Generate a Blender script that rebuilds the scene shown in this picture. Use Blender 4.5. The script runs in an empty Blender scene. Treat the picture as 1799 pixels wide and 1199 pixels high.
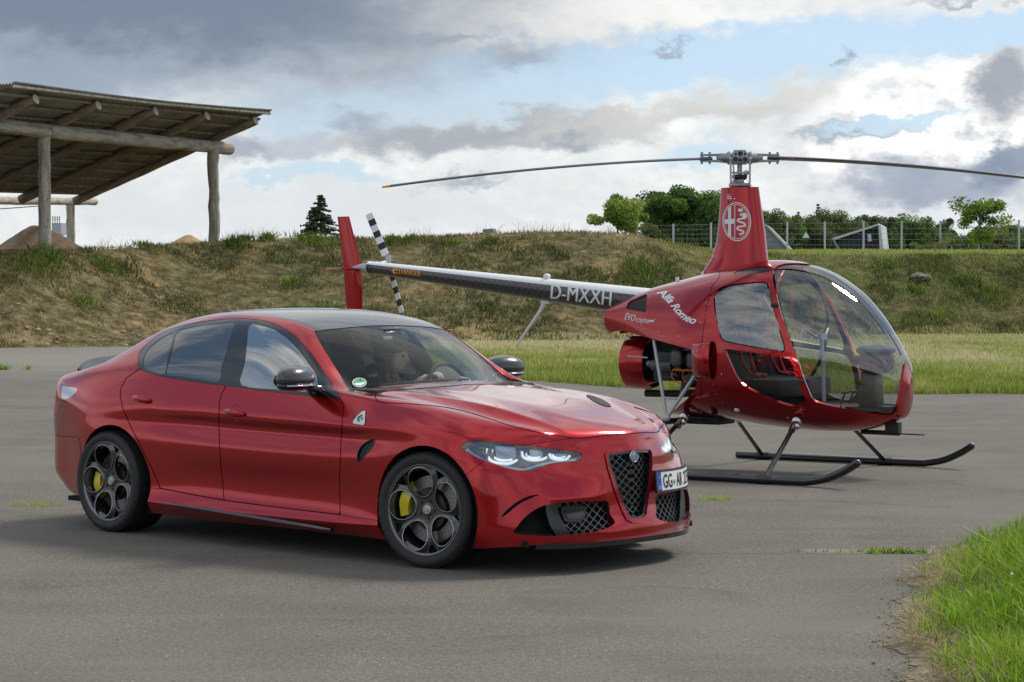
import bpy, bmesh, math, random
import numpy as np
from mathutils import Vector, Matrix
S=bpy.context.scene
COL=S.collection
# ---------------------------------------------------------------- camera
F,H,PITCH=3800.,1.527,.0211
cd=bpy.data.cameras.new('camera');cam=bpy.data.objects.new('camera',cd);COL.objects.link(cam)
cam.location=(0,0,H);cam.rotation_euler=(math.pi/2-PITCH,0,0)
cd.sensor_width=36;cd.lens=36*F/1799;cd.clip_start=.1;cd.clip_end=6000
S.camera=cam
# ---------------------------------------------------------------- world
W=bpy.data.worlds.new('World');S.world=W;W.use_nodes=True
# sun
SUN_EL,SUN_AZ=math.radians(50),math.radians(52)   # azimuth measured from +Y clockwise
ld=bpy.data.lights.new('sun','SUN');ld.energy=2.4;ld.angle=math.radians(14);ld.color=(1,.94,.85)
sun=bpy.data.objects.new('sun',ld);COL.objects.link(sun)
sd=Vector((math.sin(SUN_AZ)*math.cos(SUN_EL),math.cos(SUN_AZ)*math.cos(SUN_EL),math.sin(SUN_EL)))
sun.rotation_euler=sd.to_track_quat('Z','Y').to_euler()
sun.location=(0,0,30)
S.view_settings.view_transform='Standard';S.view_settings.look='None';S.view_settings.gamma=1
S.view_settings.use_curve_mapping=False;S.view_settings.exposure=.22
S.render.engine='CYCLES'
S.cycles.max_bounces=10;S.cycles.transparent_max_bounces=16;S.cycles.caustics_reflective=False;S.cycles.caustics_refractive=False
S.cycles.use_denoising=True
rng=np.random.default_rng(7)
# ---------------------------------------------------------------- node material helpers
class NT:
    def __init__(s,m):
        s.m=m;m.use_nodes=True;s.t=m.node_tree;s.t.nodes.clear()
        s.out=s.t.nodes.new('ShaderNodeOutputMaterial' if isinstance(m,bpy.types.Material) else 'ShaderNodeOutputWorld')
    def n(s,typ,**k):
        o=s.t.nodes.new('ShaderNode'+typ)
        ins=k.pop('i',{})
        for a,b in k.items(): setattr(o,a,b)
        for a,b in ins.items(): s.set(o.inputs[a],b)
        return o
    def set(s,sock,v):
        if isinstance(v,bpy.types.NodeSocket): s.t.links.new(v,sock)
        elif isinstance(v,bpy.types.Node): s.t.links.new(v.outputs[0],sock)
        else:
            if sock.type=='RGBA' and isinstance(v,(tuple,list)) and len(v)==3: v=(*v,1)
            sock.default_value=v
    def math(s,op,a,b=0,c=0,clamp=False):
        o=s.t.nodes.new('ShaderNodeMath');o.operation=op;o.use_clamp=clamp
        s.set(o.inputs[0],a);s.set(o.inputs[1],b);s.set(o.inputs[2],c);return o.outputs[0]
    def mix(s,f,a,b):
        o=s.t.nodes.new('ShaderNodeMix');o.data_type='RGBA'
        s.set(o.inputs[0],f);s.set(o.inputs[6],a);s.set(o.inputs[7],b);return o.outputs[2]
    def ramp(s,f,stops,interp='LINEAR'):
        o=s.t.nodes.new('ShaderNodeValToRGB');o.color_ramp.interpolation=interp;e=o.color_ramp.elements
        while len(e)<len(stops): e.new(.5)
        for x,(p,c) in zip(e,stops):
            x.position=p;x.color=(*c,1) if not isinstance(c,(int,float)) else (c,c,c,1)
        s.set(o.inputs[0],f);return o.outputs[0]
    def noise(s,vec,scale,detail=4,rough=.55,dist=0,dim='3D'):
        o=s.t.nodes.new('ShaderNodeTexNoise');o.noise_dimensions=dim
        if vec is not None:s.set(o.inputs['Vector'],vec)
        o.inputs['Scale'].default_value=scale;o.inputs['Detail'].default_value=detail;o.inputs['Roughness'].default_value=rough;o.inputs['Distortion'].default_value=dist
        return o.outputs[0]
def mat(name,col,rough=.5,metal=0,coat=0,spec=.5,bump=0,bscale=30,var=0,coatr=.03,emis=None,trans=0,alpha=1):
    m=bpy.data.materials.new(name);t=NT(m);b=t.n('BsdfPrincipled')
    b.inputs['Roughness'].default_value=rough;b.inputs['Metallic'].default_value=metal
    b.inputs['Coat Weight'].default_value=coat;b.inputs['Coat Roughness'].default_value=coatr
    b.inputs['Specular IOR Level'].default_value=spec;b.inputs['Transmission Weight'].default_value=trans
    b.inputs['Base Color'].default_value=(*col,1)
    if emis: b.inputs['Emission Color'].default_value=(*emis[0],1);b.inputs['Emission Strength'].default_value=emis[1]
    if var or bump:
        tc=t.n('TexCoord');nz=t.noise(tc.outputs['Object'],bscale,5,.6)
        if var:
            c0=[max(0,c*(1-var)) for c in col];c1=[min(1,c*(1+var)) for c in col]
            t.set(b.inputs['Base Color'],t.ramp(nz,[(.3,c0),(.7,c1)]))
        if bump: t.set(b.inputs['Normal'],t.n('Bump',i={'Strength':bump,'Height':nz,'Distance':.02}))
    t.set(t.out.inputs[0],b);return m
def build_sky():
    t=NT(W)
    sky=t.n('TexSky',sky_type='NISHITA',sun_disc=False,sun_elevation=SUN_EL,sun_rotation=SUN_AZ,air_density=1.0,dust_density=.6,ozone_density=1.6)
    g=t.n('TexCoord').outputs['Generated']
    sp=t.n('SeparateXYZ',i={0:g});x,y,z=sp.outputs
    # sky coordinates: azimuth and elevation in units of 1/38 radian
    az=t.math('MULTIPLY',t.math('ARCTAN2',x,y),38.);el=t.math('MULTIPLY',t.math('ARCSINE',z),38.)
    P=t.n('CombineXYZ',i={0:az,1:el,2:0}).outputs[0]
    def fbm(vec,scale,det,ro,sy=1.,off=0):
        m=t.n('Mapping',vector_type='POINT');t.set(m.inputs[0],vec);m.inputs['Scale'].default_value=(1,sy,1);m.inputs['Location'].default_value=(off,off*.7,off)
        nz=t.n('TexNoise',i={'Vector':m.outputs[0],'Scale':scale,'Detail':det,'Roughness':ro});return nz
    nA=fbm(P,.55,9,.62,1.9);nB=fbm(P,1.5,8,.6,1.6,13.)
    def vadd(v,nz,amp):
        s=t.n('VectorMath',operation='SUBTRACT',i={0:nz.outputs['Color'],1:(.5,.5,.5)}).outputs[0]
        s=t.n('VectorMath',operation='MULTIPLY',i={0:s,1:(amp[0],amp[1],0)}).outputs[0]
        return t.n('VectorMath',operation='ADD',i={0:v,1:s}).outputs[0]
    Pw=vadd(vadd(P,nA,(3.4,1.5)),nB,(1.2,.8))       # soft warp
    Ps=vadd(vadd(P,nA,(1.2,.6)),nB,(1.0,1.1))         # finer warp for cumulus
    def ell(Pv,px,py,rx,ry,rot=0,s=(1.25,.35)):
        m=t.n('Mapping',vector_type='TEXTURE');t.set(m.inputs[0],Pv)
        m.inputs['Location'].default_value=((px-900)/100,(519-py)/100,0);m.inputs['Rotation'].default_value=(0,0,math.radians(rot));m.inputs['Scale'].default_value=(rx/100,ry/100,1)
        L=t.n('VectorMath',operation='LENGTH',i={0:m.outputs[0]}).outputs['Value']
        return t.n('MapRange',interpolation_type='SMOOTHSTEP',i={'Value':L,'From Min':s[0],'From Max':s[1],'To Min':0.,'To Max':1.}).outputs[0]
    fn=nA.outputs[0];fb=nB.outputs[0]
    det=t.ramp(fn,[(.3,0.),(.7,1.)]);det2=t.ramp(fb,[(.32,0.),(.68,1.)])
    white=(.82,.84,.83);cream=(.62,.64,.645);grey=(.36,.40,.43);dark=(.20,.25,.31);blue=(.40,.56,.76)
    # cloud brightness everywhere: cream and white billows
    cl=t.mix(det,cream,white);cl=t.mix(t.math('MULTIPLY',det2,.5),cl,(.50,.53,.56))
    def lay(c,m,col,k=1.): return t.mix(t.math('MULTIPLY',m,k),c,col)
    # --- clear gaps
    clear=None
    for q in [(1250,105,560,62,5,Ps),(880,150,380,62,6,Ps),(600,185,240,42,4,Pw),(1700,72,260,36,3,Ps),(1560,222,140,14,6,Ps),(1235,268,90,26,8,Ps),(560,300,160,16,0,Pw)]:
        e=ell(q[5],*q[:5],s=(1.15,.55));clear=e if clear is None else t.math('MAXIMUM',clear,e)
    # outside the picture: broken cloud, its tones brightened for reflections in the glass
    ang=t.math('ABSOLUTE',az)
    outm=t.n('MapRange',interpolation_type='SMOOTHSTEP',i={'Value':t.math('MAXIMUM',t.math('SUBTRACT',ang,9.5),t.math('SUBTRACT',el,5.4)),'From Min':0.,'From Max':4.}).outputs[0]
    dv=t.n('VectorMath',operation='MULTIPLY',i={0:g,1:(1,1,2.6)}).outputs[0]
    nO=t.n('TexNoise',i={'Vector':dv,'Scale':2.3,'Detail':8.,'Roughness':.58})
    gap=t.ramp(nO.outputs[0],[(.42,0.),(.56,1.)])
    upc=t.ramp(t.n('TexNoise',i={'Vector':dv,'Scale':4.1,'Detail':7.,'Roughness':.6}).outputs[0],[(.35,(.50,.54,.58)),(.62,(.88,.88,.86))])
    # --- shading of the clouds in view
    c=cl
    c=lay(c,ell(Pw,520,365,520,70,0),(.58,.61,.64),.75)
    c=lay(c,ell(Pw,830,232,330,40,3),(.29,.315,.35),.9)
    c=lay(c,ell(Pw,1150,205,330,26,7),(.50,.51,.50),.8)
    c=lay(c,ell(Pw,1400,150,300,20,8),(.56,.57,.55),.8)
    c=lay(c,ell(Pw,1000,30,400,34,2),(.80,.80,.77),.9)
    c=lay(c,ell(Ps,1640,250,250,150,0,(1.1,.75)),(.92,.92,.89),.9)
    c=lay(c,t.math('MULTIPLY',ell(Ps,1620,270,260,150,0,(1.2,.5)),t.ramp(fb,[(.45,0.),(.60,1.)])),(.42,.46,.52),.7)
    c=lay(c,ell(Ps,1640,330,210,56,2,(1.2,.4)),(.27,.32,.40),.9)
    c=lay(c,ell(Ps,1745,165,85,62,55,(1.2,.4)),(.26,.29,.34),.9)
    c=lay(c,ell(Ps,1500,232,130,18,4,(1.2,.4)),(.27,.31,.36),.85)
    c=lay(c,ell(Ps,1770,285,90,34,20,(1.2,.4)),(.20,.25,.33),.9)
    c=lay(c,ell(Ps,1530,390,300,22,0,(1.2,.4)),(.60,.64,.68),.7)
    c=lay(c,ell(Ps,500,250,110,34,0,(1.2,.4)),(.38,.43,.50),.7)
    # --- put gaps in
    skyc=t.n('VectorMath',operation='SCALE',i={0:sky.outputs[0]}).outputs[0]
    t.t.nodes[-1].inputs['Scale'].default_value=1.0
    bl=t.mix(.55,t.n('VectorMath',operation='MULTIPLY',i={0:sky.outputs[0],1:(.1,.1,.1)}).outputs[0],blue)
    c=t.mix(t.math('MULTIPLY',clear,.9),c,bl)
    # heavy grey deck at upper left
    c=lay(c,ell(Pw,330,110,620,110,-4,(1.35,.2)),(.42,.48,.54),.85)
    c=lay(c,ell(Pw,150,-10,900,165,-3,(1.25,.35)),(.15,.195,.26),.97)
    c=lay(c,ell(Pw,60,150,260,70,0,(1.3,.2)),(.24,.30,.385),.85)
    # loose dark scraps
    for q in [(905,105,66,26,4),(800,68,80,10,0),(735,76,60,9,0),(990,246,42,15,10),(815,318,75,13,6),(1180,88,34,8,0),(1700,8,110,9,4),(1488,106,12,16,0),(430,262,60,22,0),(640,215,50,22,0)]:
        c=lay(c,ell(Ps,*q,(1.5,.2)),(.28,.32,.38),.75)
    for q in []:
        c=lay(c,ell(Ps,*q,(1.3,.4)),(.9,.9,.9),.8)
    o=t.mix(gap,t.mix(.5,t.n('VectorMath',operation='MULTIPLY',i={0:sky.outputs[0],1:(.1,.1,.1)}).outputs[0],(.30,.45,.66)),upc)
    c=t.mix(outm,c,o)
    # below the horizon
    lo=t.n('MapRange',i={'Value':el,'From Min':-.4,'From Max':0.}).outputs[0]
    c=t.mix(lo,(.12,.11,.09),c)
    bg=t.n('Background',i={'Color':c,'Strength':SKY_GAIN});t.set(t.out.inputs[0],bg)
SKY_GAIN=1.08
build_sky()

# ---------------------------------------------------------------- object helpers
def tag(o,label=None,cat=None,group=None,kind=None):
    if label:o['label']=label
    if cat:o['category']=cat
    if group:o['group']=group
    if kind:o['kind']=kind
    return o
def empty(name,loc=(0,0,0),rz=0,**k):
    o=bpy.data.objects.new(name,None);COL.objects.link(o);o.location=loc;o.rotation_euler=(0,0,rz);o.empty_display_size=.2;return tag(o,**k)
def mkobj(name,v,f,m,parent=None,smooth=False,normals=None,label=None,mats=None,fm=None,**k):
    me=bpy.data.meshes.new(name)
    v=np.asarray(v,dtype=np.float32)
    if isinstance(f,np.ndarray) and f.ndim==2:
        k_=f.shape[1];me.vertices.add(len(v));me.vertices.foreach_set('co',v.ravel())
        me.loops.add(f.size);me.loops.foreach_set('vertex_index',f.astype(np.int32).ravel())
        me.polygons.add(len(f));me.polygons.foreach_set('loop_start',np.arange(0,f.size,k_,dtype=np.int32))
        me.update(calc_edges=True)
    else: me.from_pydata([tuple(map(float,p)) for p in v],[],[tuple(map(int,q)) for q in f])
    for mm in (mats or [m]): me.materials.append(mm)
    if fm is not None: me.polygons.foreach_set('material_index',np.asarray(fm,dtype=np.int32))
    if smooth: me.polygons.foreach_set('use_smooth',np.ones(len(me.polygons),dtype=bool))
    if normals is not None:
        me.normals_split_custom_set_from_vertices([tuple(x) for x in np.asarray(normals,dtype=float)])
    me.validate(clean_customdata=False)
    o=bpy.data.objects.new(name,me);COL.objects.link(o)
    if parent is not None:o.parent=parent
    return tag(o,label=label,**k)
class MB:
    """mesh builder: collects primitives into one mesh"""
    def __init__(s): s.v=[];s.f=[];s.n=0
    def add(s,v,f):
        v=np.asarray(v,float).reshape(-1,3);s.v.append(v);s.f+= [tuple(int(i)+s.n for i in q) for q in f];s.n+=len(v);return s
    def box(s,c,d,R=None,taper=None):
        x,y,z=[q/2 for q in d];v=np.array([(a*x,b*y,e*z) for e in(-1,1) for a,b in((-1,-1),(1,-1),(1,1),(-1,1))],float)
        if taper: v[4:,:2]*=taper
        if R is not None: v=v@np.array(R).T
        return s.add(v+np.array(c),[(3,2,1,0),(4,5,6,7),(0,1,5,4),(1,2,6,5),(2,3,7,6),(3,0,4,7)])
    def tube(s,pts,r,seg=12,cap=True,up=(0,0,1)):
        pts=np.array(pts,float);n=len(pts);r=np.broadcast_to(np.array(r,float),(n,))
        T=np.gradient(pts,axis=0);T/=np.linalg.norm(T,axis=1)[:,None]+1e-12
        u=np.array(up,float)
        if abs(T[0]@u)>.95:u=np.array((1,0,0.)) if abs(T[0][0])<.9 else np.array((0,1,0.))
        a=np.linspace(0,2*np.pi,seg,endpoint=False);V=[]
        for p,t,rr in zip(pts,T,r):
            x=u-t*(u@t);x/=np.linalg.norm(x);y=np.cross(t,x);u=x
            V.append(p+rr*(np.cos(a)[:,None]*x+np.sin(a)[:,None]*y))
        V=np.concatenate(V);fs=[]
        for i in range(n-1):
            for j in range(seg):
                k=(j+1)%seg;fs.append((i*seg+j,i*seg+k,(i+1)*seg+k,(i+1)*seg+j))
        if cap: fs.append(tuple(range(seg))[::-1]);fs.append(tuple((n-1)*seg+j for j in range(seg)))
        return s.add(V,fs)
    def lathe(s,prof,axis=1,c=(0,0,0),seg=48,closed=False):
        """prof: list of (a,r), a along axis"""
        prof=np.array(prof,float);n=len(prof);t=np.linspace(0,2*np.pi,seg,endpoint=False);V=[]
        for a,r in prof:
            q=np.zeros((seg,3));o=[(1,2),(2,0),(0,1)][axis];q[:,axis]=a;q[:,o[0]]=r*np.cos(t);q[:,o[1]]=r*np.sin(t);V.append(q)
        V=np.concatenate(V)+np.array(c);fs=[]
        rr=range(n if closed else n-1)
        for i in rr:
            i2=(i+1)%n
            for j in range(seg):
                k=(j+1)%seg;fs.append((i*seg+j,i*seg+k,i2*seg+k,i2*seg+j))
        return s.add(V,fs)
    def ell(s,c,r,R=None,nu=16,nv=10,pw=1):
        V=[];fs=[]
        for i in range(nv+1):
            ph=-np.pi/2+np.pi*i/nv
            for j in range(nu):
                th=2*np.pi*j/nu;q=np.array([np.cos(ph)*np.cos(th),np.cos(ph)*np.sin(th),np.sin(ph)])
                q=np.sign(q)*np.abs(q)**pw;V.append(q*np.array(r))
        for i in range(nv):
            for j in range(nu):
                k=(j+1)%nu;fs.append((i*nu+j,i*nu+k,(i+1)*nu+k,(i+1)*nu+j))
        V=np.array(V)
        if R is not None:V=V@np.array(R).T
        return s.add(V+np.array(c),fs)
    def prism(s,poly,o,ex,ey,ez,d0,d1):
        """2D poly extruded: point=o+ex*x+ey*y+ez*d"""
        p=np.array(poly,float);n=len(p);o,ex,ey,ez=[np.array(q,float) for q in(o,ex,ey,ez)]
        b=o+p[:,:1]*ex+p[:,1:2]*ey;V=np.concatenate([b+ez*d0,b+ez*d1])
        fs=[tuple(range(n))[::-1],tuple(range(n,2*n))]+[(i,(i+1)%n,n+(i+1)%n,n+i) for i in range(n)]
        return s.add(V,fs)
    def build(s,name,m,parent=None,smooth=False,bevel=0,auto=None,**k):
        v=np.concatenate(s.v) if s.v else np.zeros((0,3))
        o=mkobj(name,v,s.f,m,parent,smooth,**k)
        if bevel or auto is not None or smooth=='auto':
            bm=bmesh.new();bm.from_mesh(o.data)
            bmesh.ops.remove_doubles(bm,verts=bm.verts,dist=1e-6)
            bmesh.ops.dissolve_degenerate(bm,dist=1e-7,edges=bm.edges)
            bmesh.ops.recalc_face_normals(bm,faces=bm.faces)
            if bevel:
                es=[e for e in bm.edges if len(e.link_faces)==2 and e.calc_face_angle(0)>.5]
                bmesh.ops.bevel(bm,geom=es,offset=bevel,segments=2,affect='EDGES',profile=.6)
            for e in bm.edges:
                if len(e.link_faces)==2 and e.calc_face_angle(0)>(auto or .6): e.smooth=False
            for f_ in bm.faces:f_.smooth=True
            bm.to_mesh(o.data);bm.free()
        return o
def spl(P,n=8,closed=True):
    """Catmull-Rom through 2D/3D points"""
    P=np.array(P,float);N=len(P);o=[]
    for i in range(N if closed else N-1):
        if closed:a,b,c,d=P[i-1],P[i],P[(i+1)%N],P[(i+2)%N]
        else:a,b,c,d=P[max(i-1,0)],P[i],P[i+1],P[min(i+2,N-1)]
        for k in range(n):
            t=k/n;o.append(.5*((2*b)+(c-a)*t+(2*a-5*b+4*c-d)*t*t+(3*b-a-3*c+d)*t**3))
    if not closed:o.append(P[-1])
    return np.array(o)
# ---------------------------------------------------------------- camera geometry in numbers (used to place outlines on real surfaces)
CPt,SPt=math.cos(PITCH),math.sin(PITCH)
def ray(px,py):
    u=(px-899.5)/F;v=(599.5-py)/F
    return np.array([u,CPt+v*SPt,v*CPt-SPt])
def at_depth(px,py,Y):
    r=ray(px,py);t=Y/r[1];return np.array([0,0,H])+r*t
def at_ground(px,py,z=0):
    r=ray(px,py);t=(z-H)/r[2];return np.array([0,0,H])+r*t
def un(px,py,ax,val,fr):
    c,s=math.cos(fr[0]),math.sin(fr[0])
    def rot(P):return np.array([P[0]*c-P[1]*s,P[0]*s+P[1]*c,P[2]])
    o=rot(np.array([-fr[1],-fr[2],H]));d=rot(ray(px,py));t=(val-o[ax])/d[ax];return o+t*d
def project(V,fr):
    c,s=math.cos(fr[0]),math.sin(fr[0]);V=np.asarray(V,float)
    X=fr[1]+V[:,0]*c+V[:,1]*s;Y=fr[2]-V[:,0]*s+V[:,1]*c;Z=V[:,2]-H
    d=Y*CPt-Z*SPt;v=Z*CPt+Y*SPt
    return np.stack([899.5+F*X/d,599.5-F*v/d],1)
def sdf(p,poly):
    """signed distance of points to a closed polygon, negative inside"""
    poly=np.array(poly,float);d=np.full(len(p),1e18);ins=np.zeros(len(p),bool)
    for i in range(len(poly)):
        a=poly[i-1];b=poly[i];e=b-a;w=p-a
        t=np.clip((w@e)/(e@e+1e-12),0,1);q=w-t[:,None]*e;d=np.minimum(d,(q*q).sum(1))
        c1=(a[1]<=p[:,1])&(b[1]>p[:,1]);c2=(a[1]>p[:,1])&(b[1]<=p[:,1]);cr=e[0]*w[:,1]-e[1]*w[:,0]
        ins^=(c1&(cr>0))|(c2&(cr<0))
    return np.where(ins,-1,1)*np.sqrt(d)
# mesh pieces: dict v,n,f(tri)
def clip(M,d):
    """keep the part where d<0 (d given per vertex)"""
    v,n,f=M['v'],M['n'],M['f'];d=np.where(np.abs(d)<1e-9,1e-9,d)
    k=(d<0)[f];c=k.sum(1);keep=f[c==3];out=[keep];V=[v];N=[n];base=len(v)
    for cnt in(1,2):
        g=f[c==cnt];kk=k[c==cnt]
        if not len(g):continue
        odd=np.argmax(kk if cnt==1 else ~kk,1);r=np.arange(len(g))
        a=g[r,odd];b=g[r,(odd+1)%3];e=g[r,(odd+2)%3]
        t1=(d[a]/(d[a]-d[b]))[:,None];t2=(d[a]/(d[a]-d[e]))[:,None]
        V+=[v[a]+(v[b]-v[a])*t1,v[a]+(v[e]-v[a])*t2];N+=[n[a]+(n[b]-n[a])*t1,n[a]+(n[e]-n[a])*t2]
        i1=base+r;i2=base+len(g)+r;base+=2*len(g)
        if cnt==1: out.append(np.stack([a,i1,i2],1))
        else: out+=[np.stack([i1,b,e],1),np.stack([i1,e,i2],1)]
    return clean(dict(v=np.concatenate(V),n=np.concatenate(N),f=np.concatenate(out)))
def clean(M):
    v,n,f=M['v'],M['n'],M['f']
    if not len(f):return dict(v=np.zeros((0,3)),n=np.zeros((0,3)),f=np.zeros((0,3),int))
    q=np.round(v*2e5).astype(np.int64)
    used=np.unique(f);q=q[used];_,idx,inv=np.unique(q,axis=0,return_index=True,return_inverse=True);inv=inv.ravel()
    mp=np.zeros(len(v),int);mp[used]=inv;f=mp[f]
    ok=(f[:,0]!=f[:,1])&(f[:,1]!=f[:,2])&(f[:,2]!=f[:,0]);nn=n[used][idx]
    return dict(v=v[used][idx],n=nn/(np.linalg.norm(nn,axis=1)[:,None]+1e-12),f=f[ok])
def mirror(M):
    v2=M['v']*[1,-1,1];n2=M['n']*[1,-1,1];b=len(M['v'])
    v=M['v'].copy();n=M['n'].copy()
    for q in(v,v2): q[np.abs(q[:,1])<2e-4,1]=0
    for vv,q in((v,n),(v2,n2)): q[vv[:,1]==0,1]=0
    return clean(dict(v=np.concatenate([v,v2]),n=np.concatenate([n,n2]),f=np.concatenate([M['f'],M['f'][:,::-1]+b])))
def flip(M): return dict(v=M['v']*[1,-1,1],n=M['n']*[1,-1,1],f=M['f'][:,::-1])
def skirt(M,depth,skip=None,out=0.):
    """return edges folded inwards along -normal from every open boundary edge"""
    f=M['f'];E=np.concatenate([f[:,[0,1]],f[:,[1,2]],f[:,[2,0]]]);key=np.sort(E,1)
    _,ix,cn=np.unique(key,axis=0,return_index=True,return_counts=True);B=E[ix[cn==1]]
    if skip is not None: B=B[~(skip(M['v'][B[:,0]])&skip(M['v'][B[:,1]]))]
    if not len(B):return M
    a,b=M['v'][B[:,0]],M['v'][B[:,1]];na,nb=M['n'][B[:,0]],M['n'][B[:,1]]
    e=b-a;side=np.cross(e,(na+nb)/2);side/=np.linalg.norm(side,axis=1)[:,None]+1e-12
    k=len(a);base=len(M['v'])
    # average side normals per boundary vertex
    acc=np.zeros_like(M['v']);np.add.at(acc,B[:,0],side);np.add.at(acc,B[:,1],side);acc/=np.linalg.norm(acc,axis=1)[:,None]+1e-12
    sa,sb=acc[B[:,0]],acc[B[:,1]]
    V=np.concatenate([a,b,a-na*depth,b-nb*depth]);N=np.concatenate([sa,sb,sa,sb]);r=np.arange(k)+base
    Fs=np.concatenate([np.stack([r,r+2*k,r+3*k],1),np.stack([r,r+3*k,r+k],1)])
    return dict(v=np.concatenate([M['v'],V]),n=np.concatenate([M['n'],N]),f=np.concatenate([f,Fs]))
def off(M,d): return dict(v=M['v']+M['n']*(d if np.isscalar(d) else d[:,None]),n=M['n'],f=M['f'])
def mobj(name,M,m,parent,**k): return mkobj(name,M['v'],M['f'],m,parent,True,M['n'],**k)
def catmull(V,Q,levels,fix=3,crease=None):
    """subdivide a closed/open quad cage with Blender's own Catmull-Clark; nudges the cage so the limit passes near the given points"""
    V=np.array(V,float);T=V.copy();me=bpy.data.meshes.new('cage')
    me.from_pydata([tuple(p) for p in V],[],Q);o=bpy.data.objects.new('cage',me);COL.objects.link(o)
    if crease:
        at=me.attributes.new('crease_edge','FLOAT','EDGE');ed={tuple(sorted(e.vertices)):e.index for e in me.edges}
        for a,b,c in crease:
            q=ed.get(tuple(sorted((a,b))))
            if q is not None: at.data[q].value=c
    md=o.modifiers.new('s','SUBSURF');md.boundary_smooth='ALL'
    def ev(l):
        md.levels=md.render_levels=l;me.vertices.foreach_set('co',V.ravel().astype(np.float32));me.update()
        dg=bpy.context.evaluated_depsgraph_get();dg.update();e=o.evaluated_get(dg);m2=e.to_mesh();nv=len(m2.vertices)
        P=np.zeros(nv*3,np.float32);m2.vertices.foreach_get('co',P);P=P.reshape(-1,3).astype(float)
        if l<levels: e.to_mesh_clear();return P,None,None
        Nn=np.zeros(nv*3,np.float32);m2.vertices.foreach_get('normal',Nn);fq=np.zeros(len(m2.loops),np.int32);m2.loops.foreach_get('vertex_index',fq)
        e.to_mesh_clear();return P,Nn.reshape(-1,3).astype(float),fq.reshape(-1,4)
    for _ in range(fix):
        P,_,_=ev(2);V+=(T-P[:len(V)])*.9
    P,Nn,fq=ev(levels)
    bpy.data.objects.remove(o);bpy.data.meshes.remove(me)
    return dict(v=P,n=Nn,f=np.concatenate([fq[:,[0,1,2]],fq[:,[0,2,3]]]))

from mathutils.bvhtree import BVHTree
def bvh(M): return BVHTree.FromPolygons([tuple(p) for p in M['v']],[tuple(map(int,q)) for q in M['f']])
def joinM(*Ms):
    b=0;V=[];N=[];Fz=[]
    for M in Ms: V.append(M['v']);N.append(M['n']);Fz.append(M['f']+b);b+=len(M['v'])
    return dict(v=np.concatenate(V),n=np.concatenate(N),f=np.concatenate(Fz))
FONT=None
def text2d(s,shear=0.,space=1.,bold=0.):
    """flat text outline as 2D triangles, cap height about 1"""
    cu=bpy.data.curves.new('t','FONT');cu.body=s;cu.size=1.43;cu.shear=shear;cu.space_character=space;cu.offset=bold;cu.resolution_u=3
    o=bpy.data.objects.new('t',cu);COL.objects.link(o);dg=bpy.context.evaluated_depsgraph_get();dg.update()
    m=o.evaluated_get(dg).to_mesh();V=np.array([v.co[:2] for v in m.vertices]);Fz=[tuple(p.vertices) for p in m.polygons]
    o.evaluated_get(dg).to_mesh_clear();bpy.data.objects.remove(o);bpy.data.curves.remove(cu);return V,Fz
def shapes2d(polys):
    V=[];Fz=[]
    for p in polys:
        b=len(V);V+=list(map(tuple,p));Fz.append(tuple(range(b,b+len(p))))
    return np.array(V,float),Fz
def warp(V,p0,p1,h,up=None):
    """place unit text: x range -> p0..p1 in photo px, height h px"""
    V=np.array(V,float);x0,x1=V[:,0].min(),V[:,0].max();t=(V[:,0]-x0)/(x1-x0);p0=np.array(p0,float);p1=np.array(p1,float)
    d=p1-p0;d/=np.linalg.norm(d);u=np.array(up,float) if up is not None else np.array([d[1],-d[0]])
    return p0+(p1-p0)*t[:,None]+u*(V[:,1:2]*h)
def decal(name,V2,Fz,bv,fr,parent,m,offs=.002,step=4.,far=False,**k):
    bm=bmesh.new();vs=[bm.verts.new((p[0],p[1],0)) for p in V2]
    for q in Fz:
        try:bm.faces.new([vs[i] for i in q])
        except ValueError:pass
    bmesh.ops.triangulate(bm,faces=bm.faces)
    for _ in range(4):
        es=[e for e in bm.edges if e.calc_length()>step]
        if not es:break
        bmesh.ops.subdivide_edges(bm,edges=es,cuts=1);bmesh.ops.triangulate(bm,faces=bm.faces)
    c,s=math.cos(fr[0]),math.sin(fr[0])
    def rot(P):return Vector((P[0]*c-P[1]*s,P[0]*s+P[1]*c,P[2]))
    o=rot((-fr[1],-fr[2],H));bad=[];last=None;N=[]
    for v in bm.verts:
        d=rot(ray(v.co.x,v.co.y)).normalized();r=bv.ray_cast(o,d)
        if r[0] is None: bad.append(v);N.append((0,0,1));continue
        n=r[1] if r[1].dot(d)<0 else -r[1];v.co=r[0]+n*offs;N.append(tuple(n))
    bm.verts.index_update()
    V=np.array([tuple(v.co) for v in bm.verts]);ff=[tuple(v.index for v in f.verts) for f in bm.faces if not any(v in bad for v in f.verts)];bm.free()
    if not ff:
        print('DECAL MISS',name);return None
    ff=np.array(ff);a,b,e=V[ff[:,0]],V[ff[:,1]],V[ff[:,2]];fn=np.cross(b-a,e-a);Nn=np.array(N)
    fl=(fn*Nn[ff[:,0]]).sum(1)<0;ff[fl]=ff[fl][:,::-1]
    return mkobj(name,V,ff,m,parent,True,**k)

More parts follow.
